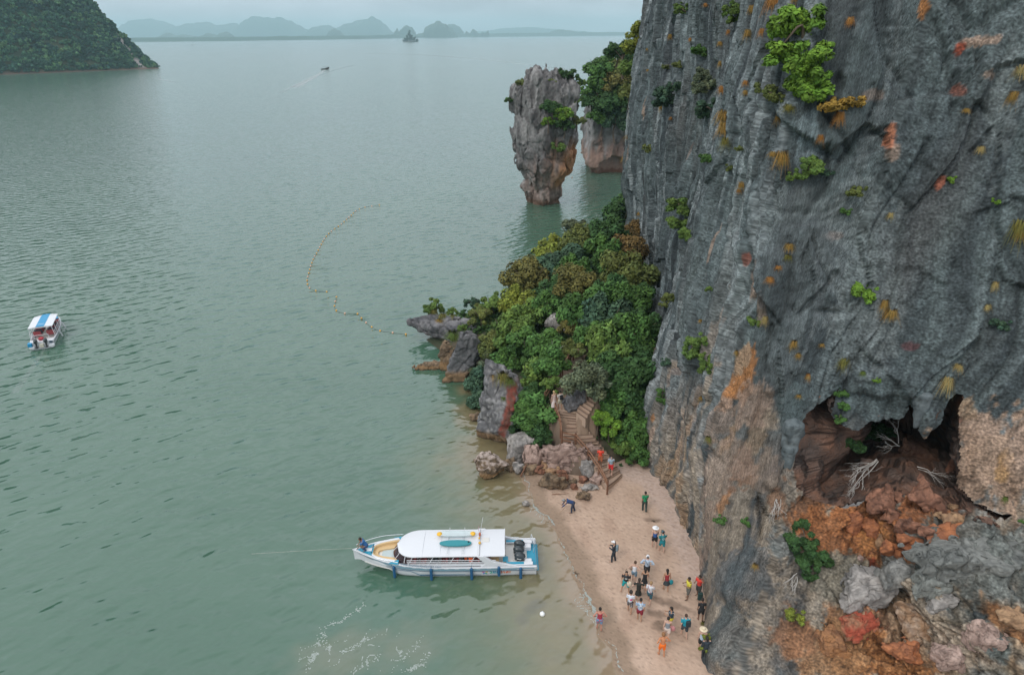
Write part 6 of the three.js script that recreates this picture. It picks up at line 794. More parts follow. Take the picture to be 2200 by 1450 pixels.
  P('roof_arch', joined(...[0, 1, 2, 3, 4, 5].map((k) => { const a = k / 3 - 1, b = (k + 1) / 3 - 1; return T2([-2.45, 2.10 + .16 * (1 - a * a), a * 1.36], [-2.45, 2.10 + .16 * (1 - b * b), b * 1.36], .06, 6); })), gel); for (const x of [-.35, -1.4]) P('roof_bar', T2([x, 2.29, -1.3], [x, 2.29, 1.3], .022), chrome);
  P('roof_hatch', rbox(.5, .05, .45, .02, -2.9, 2.19, .1), offWhite); P('antenna', T2([-2.5, 2.25, .9], [-2.7, 3.4, 1.2], .012), gel); P('horn', joined(new THREE.SphereGeometry(.1, 10, 8).translate(-2.5, 2.35, -.35), new THREE.SphereGeometry(.07, 10, 8).translate(-2.45, 2.37, .1)), std(.65, .36, .04, .5)); P('search_light', joined(new THREE.CylinderGeometry(.07, .09, .22, 12).translate(-2.48, 2.39, .5), T2([-2.5, 2.25, .2], [-2.42, 2.7, .3], .02)), std(.45, .13, .06, .4)); P('flag', joined(box(.02, .2, .3, -2.4, 2.6, .85)), std(.35, .12, .2, .8)); P('flag_staff', T2([-2.42, 2.2, .75], [-2.4, 2.75, .72], .012), chrome); P('stay', T2([.62, 2.2, .35], [1.45, 1.35, -1.3], .008, 4), std(.2, .1, .08));
  // stern
  for (const z of [-.62, 0, .62]) outboard(t, -4.75 - .1 * Math.abs(z), z, 1.12, .28); P('engine_well', box(1.3, .5, 2.2, -4.9, .62, 0), offWhite); P('stern_deck', joined(plate([[-4.3, 1.35], [-6.1, 1.2], [-6.1, .95], [-4.3, .95]], 1.06), plate([[-4.3, -1.35], [-6.1, -1.2], [-6.1, -.95], [-4.3, -.95]], 1.06)), gel); P('stern_panel', joined(box(1.2, .04, .2, -4.9, 1.09, 1.1), box(1.2, .04, .2, -4.9, 1.09, -1.1), box(.35, .05, .5, -4.25, 1.09, -.7)), teal); P('swim_platform', plate([[-5.75, 1.3], [-6.5, 1.2], [-6.5, -1.2], [-5.75, -1.3]], .62, .14), teal, 'teal swim platform'); for (const s of [1, -1]) P('stern_step', rbox(.5, .5, .6, .05, -5.8, .75, s * .85), gel); P('stern_rail', joined(T2([-6.0, 1.06, 1.2], [-6.1, 1.7, 1.15]), T2([-6.1, 1.7, 1.15], [-6.25, 1.6, .3]), T2([-6.25, 1.6, .3], [-6.2, .7, .3])), chrome); P('grab_rail', T2([-3.0, 1.2, 1.45], [-5.2, 1.15, 1.4], .02), chrome);
  P('bow_rail', joined(...[1, -1].map((s) => tube([V(3.0, 1.6, s * 1.42), V(4.4, 1.72, s * 1.12), V(5.5, 1.78, s * .6), V(6.1, 1.75, s * .22)], .022, .022, 6))), chrome);
  for (const x of [3.55, .78, -1.95]) P('fender', joined(new THREE.CapsuleGeometry(.1, .95, 4, 10).translate(h.rake(x, .6), .52, -(h.side(x, .6) + .14)), T2([h.rake(x, 1.1), 1.0, -(h.side(x, 1) + .08)], [h.rake(x, 1.2), 1.3, -(h.side(x, 1) - .05)], .012)), navy); for (const [x, y, l] of [[-3.8, .72, .75], [-5.28, .48, .9]]) P('fender', new THREE.CapsuleGeometry(.1, l, 4, 10).translate(x, y, -(h.side(x, .6) + .14)), navy);
  const word = (str, size, x, y, mats) => { let cx = 0; [...str].forEach((ch, i) => { const g = new TextGeometry(ch, { font, size, depth: .012, curveSegments: 3 }); g.computeBoundingBox(); const adv = font.data.glyphs[ch].ha / font.data.resolution * size; const xx = x - cx, z = -(h.side(xx, y + size / 2) + .008); g.rotateX(-.07); g.rotateY(Math.PI); g.translate(xx, y, z); const e = P('letter', g, mats[i % mats.length]); e.name = 'letter'; cx += adv; }); };
  const C = (r, g, b) => std(r, g, b, .5); word('SeaStar', .30, -3.15, .42, [C(.03, .30, .20), C(.02, .25, .35), C(.02, .22, .32), C(.45, .12, .05), C(.55, .14, .04), C(.55, .12, .05), C(.55, .2, .05)]);
  [[0, .1, .55, .1, .03], [72, .1, .6, .35, .03], [144, .1, .05, .3, .2], [216, .1, .06, .15, .4], [288, .1, .5, .05, .2]].forEach(([a, d, r, g, b]) => { const q = a * Math.PI / 180, c = new THREE.SphereGeometry(1, 10, 6); c.scale(.095, .05, .02); c.rotateZ(q + Math.PI / 2); c.translate(Math.sin(-q) * .13, Math.cos(q) * .13, 0); c.translate(-2.85, .52, -(h.side(-2.85, .52) + .01)); P('emblem', c, C(r, g, b)); });
  const web = 'www.SeaStarAndaman.com'; let cx = 0; const gl = []; for (const ch of web) { const g = new TextGeometry(ch, { font, size: .15, depth: .008, curveSegments: 2 }); const xx = 2.85 - cx, y = h.gun(xx) - .03; g.rotateX(-Math.PI / 2 + .75); g.rotateY(Math.PI); g.translate(xx, y + .06, -(h.beam(xx) - .02)); gl.push(g); cx += font.data.glyphs[ch].ha / font.data.resolution * .15; } P('lettering', joined(gl), std(.16, .22, .27, .6));
  const A = ground(757, 1180, 1.35), B = ground(1150, 1192, .7), mid = A.clone().add(B).multiplyScalar(.5), ang = Math.atan2(-(A.z - B.z), A.x - B.x); t.position.set(mid.x, .02, mid.z - .05); t.rotation.y = ang; t.scale.set(.945, .84, .945); t.updateMatrixWorld(true); shade(t);
  // things carried on the roof
  const on = (name, geo, mat, label, cat) => { const m = lone(name, geo, mat, label, cat); m.applyMatrix4(t.matrixWorld); return m; };
  const oval = (l, w, sq = 2) => { const p = []; for (let i = 0; i < 32; i++) { const a = i / 32 * 6.2832; p.push([Math.sign(Math.cos(a)) * Math.pow(Math.abs(Math.cos(a)), 2 / sq) * l, Math.sign(Math.sin(a)) * Math.pow(Math.abs(Math.sin(a)), 2 / sq) * w]); } return p; };
  { const g = plate(oval(1.08, .27, 2.1), 2.42, .1); g.translate(-.85, 0, -.38); const b = thing('paddleboard', 'teal paddleboard strapped on the roof of the speedboat', 'paddleboard'); b.applyMatrix4(t.matrixWorld); part('board', g, std(.015, .22, .25, .45), b); part('fin', box(.12, .14, .02, -1.75, 2.49, -.38), rubber, b); }
  { const b = thing('kayak', 'clear kayak with yellow ends lying on the roof of the speedboat', 'kayak'); b.applyMatrix4(t.matrixWorld); const hullK = plate(oval(1.25, .28, 2.6), 2.44, .06); hullK.translate(-.85, 0, .55); part('hull', hullK, new THREE.MeshPhysicalMaterial({ color: 0xe4ecec, roughness: .15, transmission: .6, thickness: 0, side: THREE.DoubleSide }), b); const ends = []; for (const x of [.32, -2.0]) { const s = new THREE.SphereGeometry(1, 14, 10); s.scale(.19, .12, .19); s.translate(x, 2.44, .5); part('end_cap', s, std(.75, .42, .03, .5), b); } void ends; part('rim', tube(oval(1.25, .28, 2.6).map(([x, z]) => V(x - .85, 2.47, z + .55)), .02, .02, 5, true), std(.6, .65, .65, .4), b); }
  lone('mooring_line', tube([ground(757, 1178, 1.3), ground(690, 1181, .9), ground(540, 1190, .05)], .007, .007, 4), std(.5, .47, .4), 'thin mooring line running out from the bow of the speedboat', 'rope');
}
const bigBoat = scene.children.find((o) => o.name === 'speedboat');
{
  const t = thing('speedboat', 'smaller speedboat with a blue band along its white roof, seen from astern', 'boat'), P = (n, g, m, l) => part(n, g, m, t, l), h = hullShape(9.6, 1.45, .9, 1.4), blue = std(.015, .24, .45, .4);
  P('hull', hullGeo(h, .55), gel); P('deck', plate([[-4.6, 1.3], [2.6, 1.2], [2.6, -1.2], [-4.6, -1.3]], .58), offWhite); P('bow_deck', plate([[2.6, 1.05], [3.6, .75], [4.4, .15], [4.4, -.15], [3.6, -.75], [2.6, -1.05]], 1.36), blue); P('bow_seat', plate([[2.3, 1.1], [2.9, .95], [2.9, -.95], [2.3, -1.1]], 1.2, .3), redSeat);
  P('roof', roofGeo(-3.3, 1.9, 1.36, 2.45, .7, .1), gel); const bandG = gridGeo(30, 7, (i, j) => { const x = mix(-3.32, 1.75, i / 29), v = (j / 6 * 2 - 1) * .36; return [x, 2.462 + .1 * (1 - v * v) - .1 * smooth(.75, 1, (x + 3.3) / 5.2), v * 1.36]; }, true); bandG.computeVertexNormals(); P('roof_band', bandG, blue); P('roof_mark', box(.1, .02, .8, -2.4, 2.575, 0), std(.5, .6, .68, .6));
  for (const s of [1, -1]) { for (const x of [-3.2, -1.7, -.2, 1.3]) P('canopy_post', T2([x, 1.0, s * 1.4], [x, 2.42, s * 1.25], .035), gel); for (const y of [1.3, 1.6]) P('side_rail', T2([2.2, y + .1, s * 1.36], [-3.3, y, s * 1.4], .03), gel); P('rub_rail', band(h, -4.7, 4.7, (x) => h.gun(x) - .3, (x) => h.gun(x) - .22, .03, s), navy); for (const x of [1.6, -1.4]) P('fender', new THREE.CapsuleGeometry(.09, .9, 3, 8).rotateX(s * -.25).translate(x, .6, s * (h.side(x, .6) + .3)), gel); }
  for (let i = 0; i < 5; i++) for (const s of [1, -1]) P('passenger_seat', joined(rbox(.42, .2, .9, .04, 1.2 - i * .8, .95, s * .75), rbox(.12, .6, .9, .04, .98 - i * .8, 1.25, s * .75)), i % 2 ? darkSeat : redSeat);
  P('stern_rail', joined(T2([-3.9, 1.6, -.8], [-3.9, 1.6, .8], .03), T2([-3.9, .9, -.8], [-3.9, 1.6, -.8], .03), T2([-3.9, .9, .8], [-3.9, 1.6, .8], .03)), gel); P('red_float', new THREE.SphereGeometry(.28, 12, 10).scale(1, .8, 1.3).translate(-4.2, 1.2, 0), std(.35, .03, .04)); P('engine_well', rbox(.9, .5, 2.6, .06, -4.3, .75, 0), gel); outboard(t, -4.9, .55, 1.0, 0); outboard(t, -4.9, -.55, 1.0, 0); P('engine_bracket', rbox(.3, .5, .5, .05, -4.9, .5, 0), std(.55, .52, .42)); P('corner_panel', joined(rbox(.6, .5, .5, .05, -4.75, .75, -1.25)), blue); P('corner_box', rbox(.3, .3, .4, .04, -4.7, .8, 1.1), std(.04, .07, .1)); for (const s of [1, -1]) P('stern_step', rbox(.5, .35, .6, .05, -4.8, .35, s * 1.1), gel);
  const A = ground(92, 742, .3), B = ground(112, 676, 1.2); t.position.set((A.x + B.x) / 2, .02, (A.z + B.z) / 2); t.rotation.y = Math.atan2(-(B.z - A.z), B.x - A.x); t.scale.setScalar(.86); shade(t);
}
{ // tiny boats far out
  const far = (label, px, py, L, ang, roof) => { const t = thing('longtail_boat', label, 'boat', null, ground(px, py)), h = hullShape(L, L * .11, .9, 2.2); part('hull', hullGeo(h, .5), std(.06, .05, .045, .7), t); part('roof', roofGeo(-L * .25, L * .2, L * .1, 2.3, .6, .15), roof, t); for (const x of [-.2, .15]) part('post', joined(T2([x * L, .6, L * .09], [x * L, 2.25, L * .09], .05), T2([x * L, .6, -L * .09], [x * L, 2.25, -L * .09], .05)), rubber, t); t.rotation.y = ang; };
  far('tiny dark boat trailing a wake in the middle of the bay', 699, 149, 9, .7, std(.05, .06, .07)); far('tiny pale boat near the far shore beside the wooded island', 414, 97, 12, 2.8, std(.6, .6, .6)); far('tiny dark boat lying off the far shore towards the cliff', 1297, 80, 26, 3.0, std(.05, .06, .07));
  const wake = (label, pts, w0, w1, op) => { const n = 60, c = new THREE.CatmullRomCurve3(pts.map(([a, b]) => ground(a, b, .02))), g = gridGeo(n, 2, (i, j) => { const p = c.getPoint(i / (n - 1)), q = c.getTangent(i / (n - 1)), w = mix(w0, w1, i / (n - 1)) * (1 + .5 * noise(i * .7, j * 3, 2)); return [p.x - q.z * w * (j - .5), .02, p.z + q.x * w * (j - .5)]; }); g.computeVertexNormals(); const m = std(.5, .53, .53, .5, { transparent: true, opacity: op }); stuff('wake', g, m, label); };
  wake('pale wake behind the tiny dark boat', [[698, 150], [682, 161], [660, 173], [630, 188]], 2, 7, .35); wake('long pale wake line across the far water', [[780, 114], [900, 118], [1040, 128], [1160, 142], [1280, 156]], 9, 4, .22); wake('second faint wake line in the middle of the bay', [[760, 140], [720, 150], [670, 168], [600, 200]], 2.5, 2.5, .14); wake('pale wash line trailing from the stern of the smaller speedboat', [[98, 744], [84, 768], [62, 800], [30, 845]], .25, .7, .10); wake('faint slick line off the wooded island', [[340, 168], [360, 174], [384, 177]], 3, 2, .25);
}
// ------------------------------------------------------------------ floats
{
  const L1 = [[815, 440], [790, 444], [768, 451], [756, 461], [744, 472], [730, 484], [714, 495], [700, 509], [692, 522], [683, 539], [676, 551], [670, 565], [665, 581], [661, 597], [660, 605], [662, 614], [668, 621], [680, 625], [702, 627]], L2 = [[723, 638], [720, 650], [719, 660], [724, 668], [740, 673], [768, 674], [776, 683], [784, 691], [796, 701], [814, 710], [838, 714], [872, 718]];
  const line = (label, pts, n) => { const W = pts.map(([a, b]) => ground(a, b, .03)), c = new THREE.CatmullRomCurve3(W), t = thing('buoy_line', label, 'buoy line', null, W[0]), g = new THREE.SphereGeometry(.12, 10, 8), m = std(.72, .36, .06, .5), mp = std(.72, .42, .30, .5); part('rope', tube(W.map((p) => p.clone().sub(W[0])), .018, .018, 4), std(.09, .09, .075, .8), t); for (let i = 0; i < n; i++) { const p = c.getPointAt(i / (n - 1)).sub(W[0]), f = part('float', g, i % 3 === 1 ? mp : m, t); f.position.copy(p); } };
  line('long curved line of small orange floats out on the water', L1, 34); line('short line of orange floats ending at the prow rock', L2, 12);
  const b = thing('mooring_buoy', 'round white mooring buoy floating in the shallows off the beach', 'buoy', null, ground(1165, 1321)); part('ball', new THREE.SphereGeometry(.155, 20, 14).translate(0, .07, 0), std(.78, .78, .76, .4), b); part('ring', new THREE.TorusGeometry(.05, .014, 6, 12).translate(0, .245, 0), chrome, b);
}
// ------------------------------------------------------------------ foam on the water and along the wash
{
  const quads = (cells_) => { const P = [], I = []; for (const [x, y, z, s] of cells_) { const e = P.length / 3; P.push(x - s, y, z - s, x - s, y, z + s, x + s, y, z + s, x + s, y, z - s); I.push(e, e + 1, e + 2, e, e + 2, e + 3); } const g = new THREE.BufferGeometry(); g.setAttribute('position', new THREE.Float32BufferAttribute(P, 3)); g.setIndex(I); g.computeVertexNormals(); return g; };
  const foamMat = std(.36, .40, .37, .8), C = [];
  const A = ground(770, 1400), web = (x, z, f, ph) => Math.abs(noise(x * f + .5 * noise(x * 1.3, z * 1.3, ph), z * f * 1.1 + .5 * noise(x * 1.3, z * 1.3, ph + 5), ph));
  const arms = [[[785, 1300], [745, 1325], [715, 1340], [690, 1350], [692, 1365], [680, 1395], [660, 1440]], [[690, 1352], [695, 1378], [710, 1400]], [[740, 1400], [765, 1390], [785, 1372]], [[905, 1370], [890, 1395], [865, 1410]], [[860, 1445], [905, 1430], [920, 1405]], [[760, 1440], [790, 1425], [810, 1415]]].map((l) => l.map(([a, b]) => ground(a, b)));
  for (let x = -12.5; x < -1; x += .055) for (let z = -32; z < -26; z += .055) { let d = 9; for (const l of arms) d = Math.min(d, segDist(x, z, l)); const q = Math.hypot((x - A.x) / 4.4, (z - A.z) / 2.2), a = web(x, z, 1.05, 3), b = web(x, z, 2.6, 8), den = smooth(.95, .2, q), arm = smooth(.32, .03, d); const on = (arm > .05 && a + b * .5 < .13 * arm + .03) || (den > .1 && a < .035 * den && noise(x * .7, z * .7, 21) > .0) || (arm > .5 && noise(x * 9, z * 9, 2) > .25); if (on && noise(x * 16, z * 16, 4) > -.35) C.push([x, .006, z, .022 + .010 * noise(x * 9, z * 7, 1)]); }
  stuff('foam', quads(C), foamMat, 'lacy white foam drifting on the water below the speedboat');
  const W = [];
  for (let z = -46; z < -24; z += .045) { const sx = shoreX(z); for (let d = -1.6; d < 1.3; d += .045) { const x = sx + d, i = inland(x, z), n = noise(x * 2.2, z * 2.2, 31), e = Math.abs(i - .15 - .18 * Math.sin(z * 1.1) + .12 * n), str = smooth(-.3, .35, noise(z * .35, 3, 1)); const wide = smooth(-33, -31.8, z) * smooth(-29.6, -30.6, z) + .8 * smooth(-41.6, -41, z) * smooth(-38.4, -39.6, z); const lace = web(x, z, 2.4, 41); if ((e < .03 * (.2 + str) && noise(x * 8, z * 8, 5) > -.1) || (wide > .1 && i > -.6 * wide && i < .2 && lace < .05 * wide && noise(x * 14, z * 14, 6) > -.2) || (wide > .3 && e < .07 && noise(x * 10, z * 10, 7) > -.3)) W.push([x, Math.max(.008, sandY(x, z) + .02), z, .02]); } }
  stuff('wash_foam', quads(W), foamMat, 'thin line of foam where the wash runs up the sand');
}
// ------------------------------------------------------------------ people: one continuous body each, clothes and hair as parts
const cap = (x, y, z, a, b, ra, rb) => { const ex = b.x - a.x, ey = b.y - a.y, ez = b.z - a.z, px = x - a.x, py = y - a.y, pz = z - a.z, t = clamp((px * ex + py * ey + pz * ez) / (ex * ex + ey * ey + ez * ez + 1e-9)); return Math.hypot(px - ex * t, py - ey * t, pz - ez * t) - mix(ra, rb, t); };
const smin = (a, b, k) => { const h = clamp(.5 + .5 * (b - a) / k); return mix(b, a, h) - k * h * (1 - h); };
const skinMat = vmat(.6), clothMats = {};
const cloth = (c) => clothMats[c.join()] ??= std(...c, .85);
function netOf(f, pts, pad, cell) { const b = new THREE.Box3().setFromPoints(pts).expandByScalar(pad); return surfaceNet(f, b.min, b.max, cell); }
function person(label, at, turn, o) { // turn: 0 faces away from the sea camera (-z); o: pose and clothes
  const t = thing('person', label, 'person', null, at), r = rng(Math.round(at.x * 311 + at.z * 177) >>> 0), S = o.size ?? 1, wide = o.wide ?? 1; t.rotation.y = turn; t.scale.setScalar(S);
  // joints, facing -z, before bending
  const st = o.stride ?? .12, sp = o.spread ?? .1, J = {}; const hipY = o.pose === 'crouch' ? .34 : o.pose === 'bend' ? .86 : .90;
  J.pel = V(0, hipY, 0); const lean = o.pose === 'bend' ? 1.25 : o.pose === 'crouch' ? .5 : (o.lean ?? .04), up = V(0, Math.cos(lean), -Math.sin(lean)), fw = V(0, -Math.sin(lean), -Math.cos(lean));
  const B = (x, u, f) => J.pel.clone().addScaledVector(up, u).addScaledVector(fw, f).add(V(x, 0, 0)); J.waist = B(0, .18, 0); J.chest = B(0, .38, .01); J.neck = B(0, .54, .0); J.head = B(0, .70, o.pose === 'bend' ? .06 : .03).add(V(0, 0, 0));
  for (const s of [-1, 1]) { const L = s < 0 ? 'l' : 'r'; J['hip' + L] = J.pel.clone().add(V(s * .09, -.03, 0)); const f = s * st; if (o.pose === 'crouch') { J['knee' + L] = V(s * .17, .42, -.34); J['ank' + L] = V(s * .15, .07, -.06); } else { J['ank' + L] = V(s * sp, .07 + (s > 0 ? Math.min(.12, st * .3) : 0), s > 0 ? st : -st); J['knee' + L] = J['hip' + L].clone().add(J['ank' + L]).multiplyScalar(.5).add(V(s * .01, .03, -.03 - .12 * st)); } J['toe' + L] = J['ank' + L].clone().add(V(s * .03, -.035, -.15));
    J['sh' + L] = B(s * .175 * wide, .49, 0); const arm = (s < 0 ? o.armL : o.armR) ?? o.arm ?? 'down', sh = J['sh' + L]; const put = (e, w) => { J['elb' + L] = sh.clone().add(e); J['wri' + L] = J['elb' + L].clone().add(w); };
    if (arm === 'hip') put(V(s * .2, -.2, .1), V(-s * .13, -.15, -.14)); else if (arm === 'front') put(V(s * .05, -.26, -.06), V(-s * .08, .06, -.22)); else if (arm === 'reach') put(V(s * .03, -.22, -.16), V(-s * .05, -.2, -.14)); else if (arm === 'swing') put(V(s * .05, -.27, -s * .1), V(s * .01, -.21, -.08 - s * .06)); else if (arm === 'head') put(V(s * .2, .05, -.1), V(-s * .08, .22, 0)); else put(V(s * .06, -.28, .02), V(0, -.24, -.05)); }
  const bones = [['pel', 'waist', .125 * wide, .115 * wide], ['waist', 'chest', .115 * wide, .135 * wide], ['chest', 'neck', .12 * wide, .06], ['neck', 'head', .052, .055]]; for (const L of ['l', 'r']) bones.push(['hip' + L, 'knee' + L, .085 * wide, .056], ['knee' + L, 'ank' + L, .054, .035], ['ank' + L, 'toe' + L, .038, .028], ['chest', 'sh' + L, .09, .058], ['sh' + L, 'elb' + L, .05 * wide, .038], ['elb' + L, 'wri' + L, .037, .026]);
  const all = Object.values(J), sk = o.skin ?? [.42, .25, .17], field = (x, y, z) => { let d = 9; for (const [a, b, ra, rb] of bones) d = smin(d, cap(x, y, z, J[a], J[b], ra, rb), .03); return d; };
  const body = netOf(field, all, .2, .03), H = J.head, hd = (x, y, z) => { x -= H.x; y -= H.y; z -= H.z; let d = (Math.hypot(x / .075, y / .108, z / .094) - 1) * .08; d = smin(d, cap(x, y, z, V(0, -.05, -.03), V(0, -.075, -.06), .052, .035), .03); d = smin(d, cap(x, y, z, V(0, .005, -.092), V(0, -.025, -.105), .010, .017), .012); for (const s of [-1, 1]) d = smin(d, Math.hypot((x - s * .078) / .5, y, (z - .005) / .8) - .026, .008); return smin(d, cap(x, y, z, V(0, -.06, .01), V(0, -.16, .02), .05, .052), .02); };
  const geos = [body, netOf(hd, [H], .2, .014)];
  for (const L of ['l', 'r']) { const s = L === 'l' ? -1 : 1, w = J['wri' + L], d = w.clone().sub(J['elb' + L]).normalize(), side = V(1, 0, 0).cross(d).normalize(), ac = d.clone().cross(side).normalize(); const pc = w.clone().addScaledVector(d, .045); geos.push(netOf((x, y, z) => cap(x, y, z, w, pc.clone().addScaledVector(d, .02), .026, .034), [w, pc], .06, .014)); for (let k = 0; k < 4; k++) { const a = pc.clone().addScaledVector(d, .03).addScaledVector(ac, (k - 1.5) * .018), len = [.062, .074, .07, .054][k]; geos.push(tube([a, a.clone().addScaledVector(d, len * .55).addScaledVector(side, .01), a.clone().addScaledVector(d, len * .9).addScaledVector(side, .035)], .0095, .007, 5)); } const b = w.clone().addScaledVector(d, .03).addScaledVector(ac, -s * .03); geos.push(tube([b, b.clone().addScaledVector(d, .025).addScaledVector(ac, -s * .022), b.clone().addScaledVector(d, .055).addScaledVector(ac, -s * .026)], .011, .008, 5)); }
  const face = []; for (const s of [-1, 1]) face.push(new THREE.SphereGeometry(.011, 8, 6).translate(H.x + s * .032, H.y + .008, H.z - .086)); face.push(box(.045, .008, .01, H.x, H.y - .045, H.z - .094));
  for (const L of ['l', 'r']) face.push(box(.002, .002, .002, J['toe' + L].x, J['toe' + L].y, J['toe' + L].z));
  const skin = joined(...geos); colorize(skin, (x, y, z) => o.shoes && y < .075 && o.pose !== 'crouch' ? o.shoes : [sk[0], sk[1], sk[2]]); const fg = joined(...face); colorize(fg, () => [.05, .025, .02]); part('body', mergeGeometries([plain(skin), plain(fg)]), skinMat, t);
  // clothes
  const wear = (name, list, grow, col, lo, hi, paint) => { const f = (x, y, z) => { let d = 9; for (const [a, b, ra, rb, q] of list) { const A = J[a], Bq = q ? A.clone().lerp(J[b], q) : J[b]; d = smin(d, cap(x, y, z, A, Bq, ra + grow, mix(ra, rb, q || 1) + grow), .03); } const u = (x - J.pel.x) * 0 + (y - J.pel.y) * up.y + (z - J.pel.z) * up.z; return Math.max(d, lo === null ? -9 : lo - u, hi === null ? -9 : u - hi); }; const g = netOf(f, all, .2, .03); if (!g.index.count) return; if (paint) { colorize(g, (x, y, z) => paint(x, (y - J.pel.y) * up.y + (z - J.pel.z) * up.z, (y - J.pel.y) * fw.y + (z - J.pel.z) * fw.z) ?? col); part(name, g, skinMat, t); } else part(name, g, cloth(col), t); };
  const torso = bones.slice(0, 3), arms = (q) => ['l', 'r'].flatMap((L) => [['chest', 'sh' + L, .09, .058], ['sh' + L, 'elb' + L, .052 * wide, .04, q]]), legs = (q) => ['l', 'r'].map((L) => ['hip' + L, 'knee' + L, .087 * wide, .058, q]);
  if (o.shirt) wear('shirt', [...torso, ...arms(o.sleeve ?? .6)], .02, o.shirt, o.hem ?? -.04, .52, o.print); if (o.long) wear('sleeves', ['l', 'r'].map((L) => ['elb' + L, 'wri' + L, .042, .032]), .012, o.long, null, null);
  if (o.vest) wear('vest', torso, .016, o.vest, o.hem ?? -.02, o.neck ?? .44); if (o.shorts) wear('shorts', [['pel', 'waist', .128 * wide, .115 * wide, .5], ...legs(o.legq ?? .75)], .024, o.shorts, null, .09, o.shortPrint);
  if (o.trousers) wear('trousers', [['pel', 'waist', .128 * wide, .115 * wide, .5], ...legs(1), ...['l', 'r'].map((L) => ['knee' + L, 'ank' + L, .058, .045])], .018, o.trousers, null, .09);
  if (o.dress) { const g = new THREE.CylinderGeometry(.135 * wide, o.flare ?? .21, o.dressLen ?? .48, 16, 5, true), p = g.attributes.position; for (let i = 0; i < p.count; i++) { const a = Math.atan2(p.getZ(i), p.getX(i)), k = 1 + .07 * Math.sin(a * 5) * (.5 - p.getY(i)); p.setX(i, p.getX(i) * k); p.setZ(i, p.getZ(i) * k * .85); } g.computeVertexNormals(); g.translate(0, hipY + .1 - (o.dressLen ?? .48) / 2, 0); part('skirt', g, cloth(o.dress), t); }
  // hair and hats
  const hc = o.hair ?? [.02, .015, .012]; if (hc) { const hf = (x, y, z) => { x -= H.x; y -= H.y; z -= H.z; let d = (Math.hypot(x / .09, (y - .018) / .112, (z - .012) / .108) - 1) * .09; d = Math.max(d, -(z + .035 + (y - .05) * .9) - .02 - (y > .06 ? .09 : 0)); if (y < -.05) d = Math.max(d, -.05 - y + (o.longHair ? -9 : 0)); if (o.longHair) d = smin(d, cap(x, y, z, V(0, -.02, .05), V(0, -.02 - o.longHair, .085), .075, .045), .03); if (o.bun) d = smin(d, Math.hypot(x, y - .1, z - .06) - .045, .02); if (o.curly) d -= .014 + .012 * noise(x * 60, y * 60, z * 60); return d; }; part('hair', netOf(hf, [H, H.clone().add(V(0, -(o.longHair ?? 0), 0))], .2, .016), cloth(hc), t); }
  if (o.hat === 'cap') part('cap', joined(new THREE.SphereGeometry(.113, 16, 8, 0, 6.3, 0, 1.5).translate(H.x, H.y + .02, H.z), new THREE.CylinderGeometry(.085, .085, .012, 14, 1, false, 0, 3.14).rotateY(Math.PI / 2).translate(H.x, H.y + .03, H.z - .09)), cloth(o.hatCol), t); if (o.hat === 'brim') part('sun_hat', joined(new THREE.CylinderGeometry(.1, .112, .1, 18).translate(H.x, H.y + .085, H.z), new THREE.ConeGeometry(.22, .06, 22, 1, true).translate(H.x, H.y + .06, H.z), new THREE.SphereGeometry(.1, 14, 6, 0, 6.3, 0, 1.57).scale(1, .4, 1).translate(H.x, H.y + .133, H.z)), cloth(o.hatCol), t);
  if (o.strap) part('strap', tube([B(-.13, .50, -.06), B(0, .3, -.15 * wide - .02), B(.14, .04, -.14), B(.15, 0, .05), B(0, .25, .14), B(-.12, .5, .08)], .014, .014, 5, true), cloth(o.strap), t); if (o.pack) { const g = rbox(.28, .4, .16, .06); g.rotateX(-lean); const c = B(o.packX ?? 0, .3, -.19); g.translate(c.x, c.y, c.z); part('backpack', g, cloth(o.pack), t); }
  if (o.bag) { const w = J['wri' + (o.bagSide ?? 'r')], g = new THREE.SphereGeometry(1, 14, 10); g.scale(.16, .2, .09); g.translate(w.x + (o.bagSide === 'l' ? -.06 : .06), w.y - .2, w.z); part('bag', joined(g, tube([w, w.clone().add(V(.02, -.06, .03)), w.clone().add(V(.03, -.1, .05))], .012, .012, 4)), cloth(o.bag), t); }
  return t;
}
const onSand = (px, py) => { let h = .5; for (let i = 0; i < 6; i++) { const p = ground(px, py, h); h = sandY(p.x, p.z); } return ground(px, py, h); };
const fairSkin = [.50, .31, .23], tanSkin = [.40, .22, .135], brownSkin = [.22, .12, .075], white_ = [.66, .66, .68], black = [.018, .018, .02], denim = [.14, .22, .29], redC = [.62, .05, .035], tealC = [.01, .17, .19];
const dots = (a, b, s) => (x, u, f) => (noise(x * s, u * s, f * s) > .12 ? a : b);
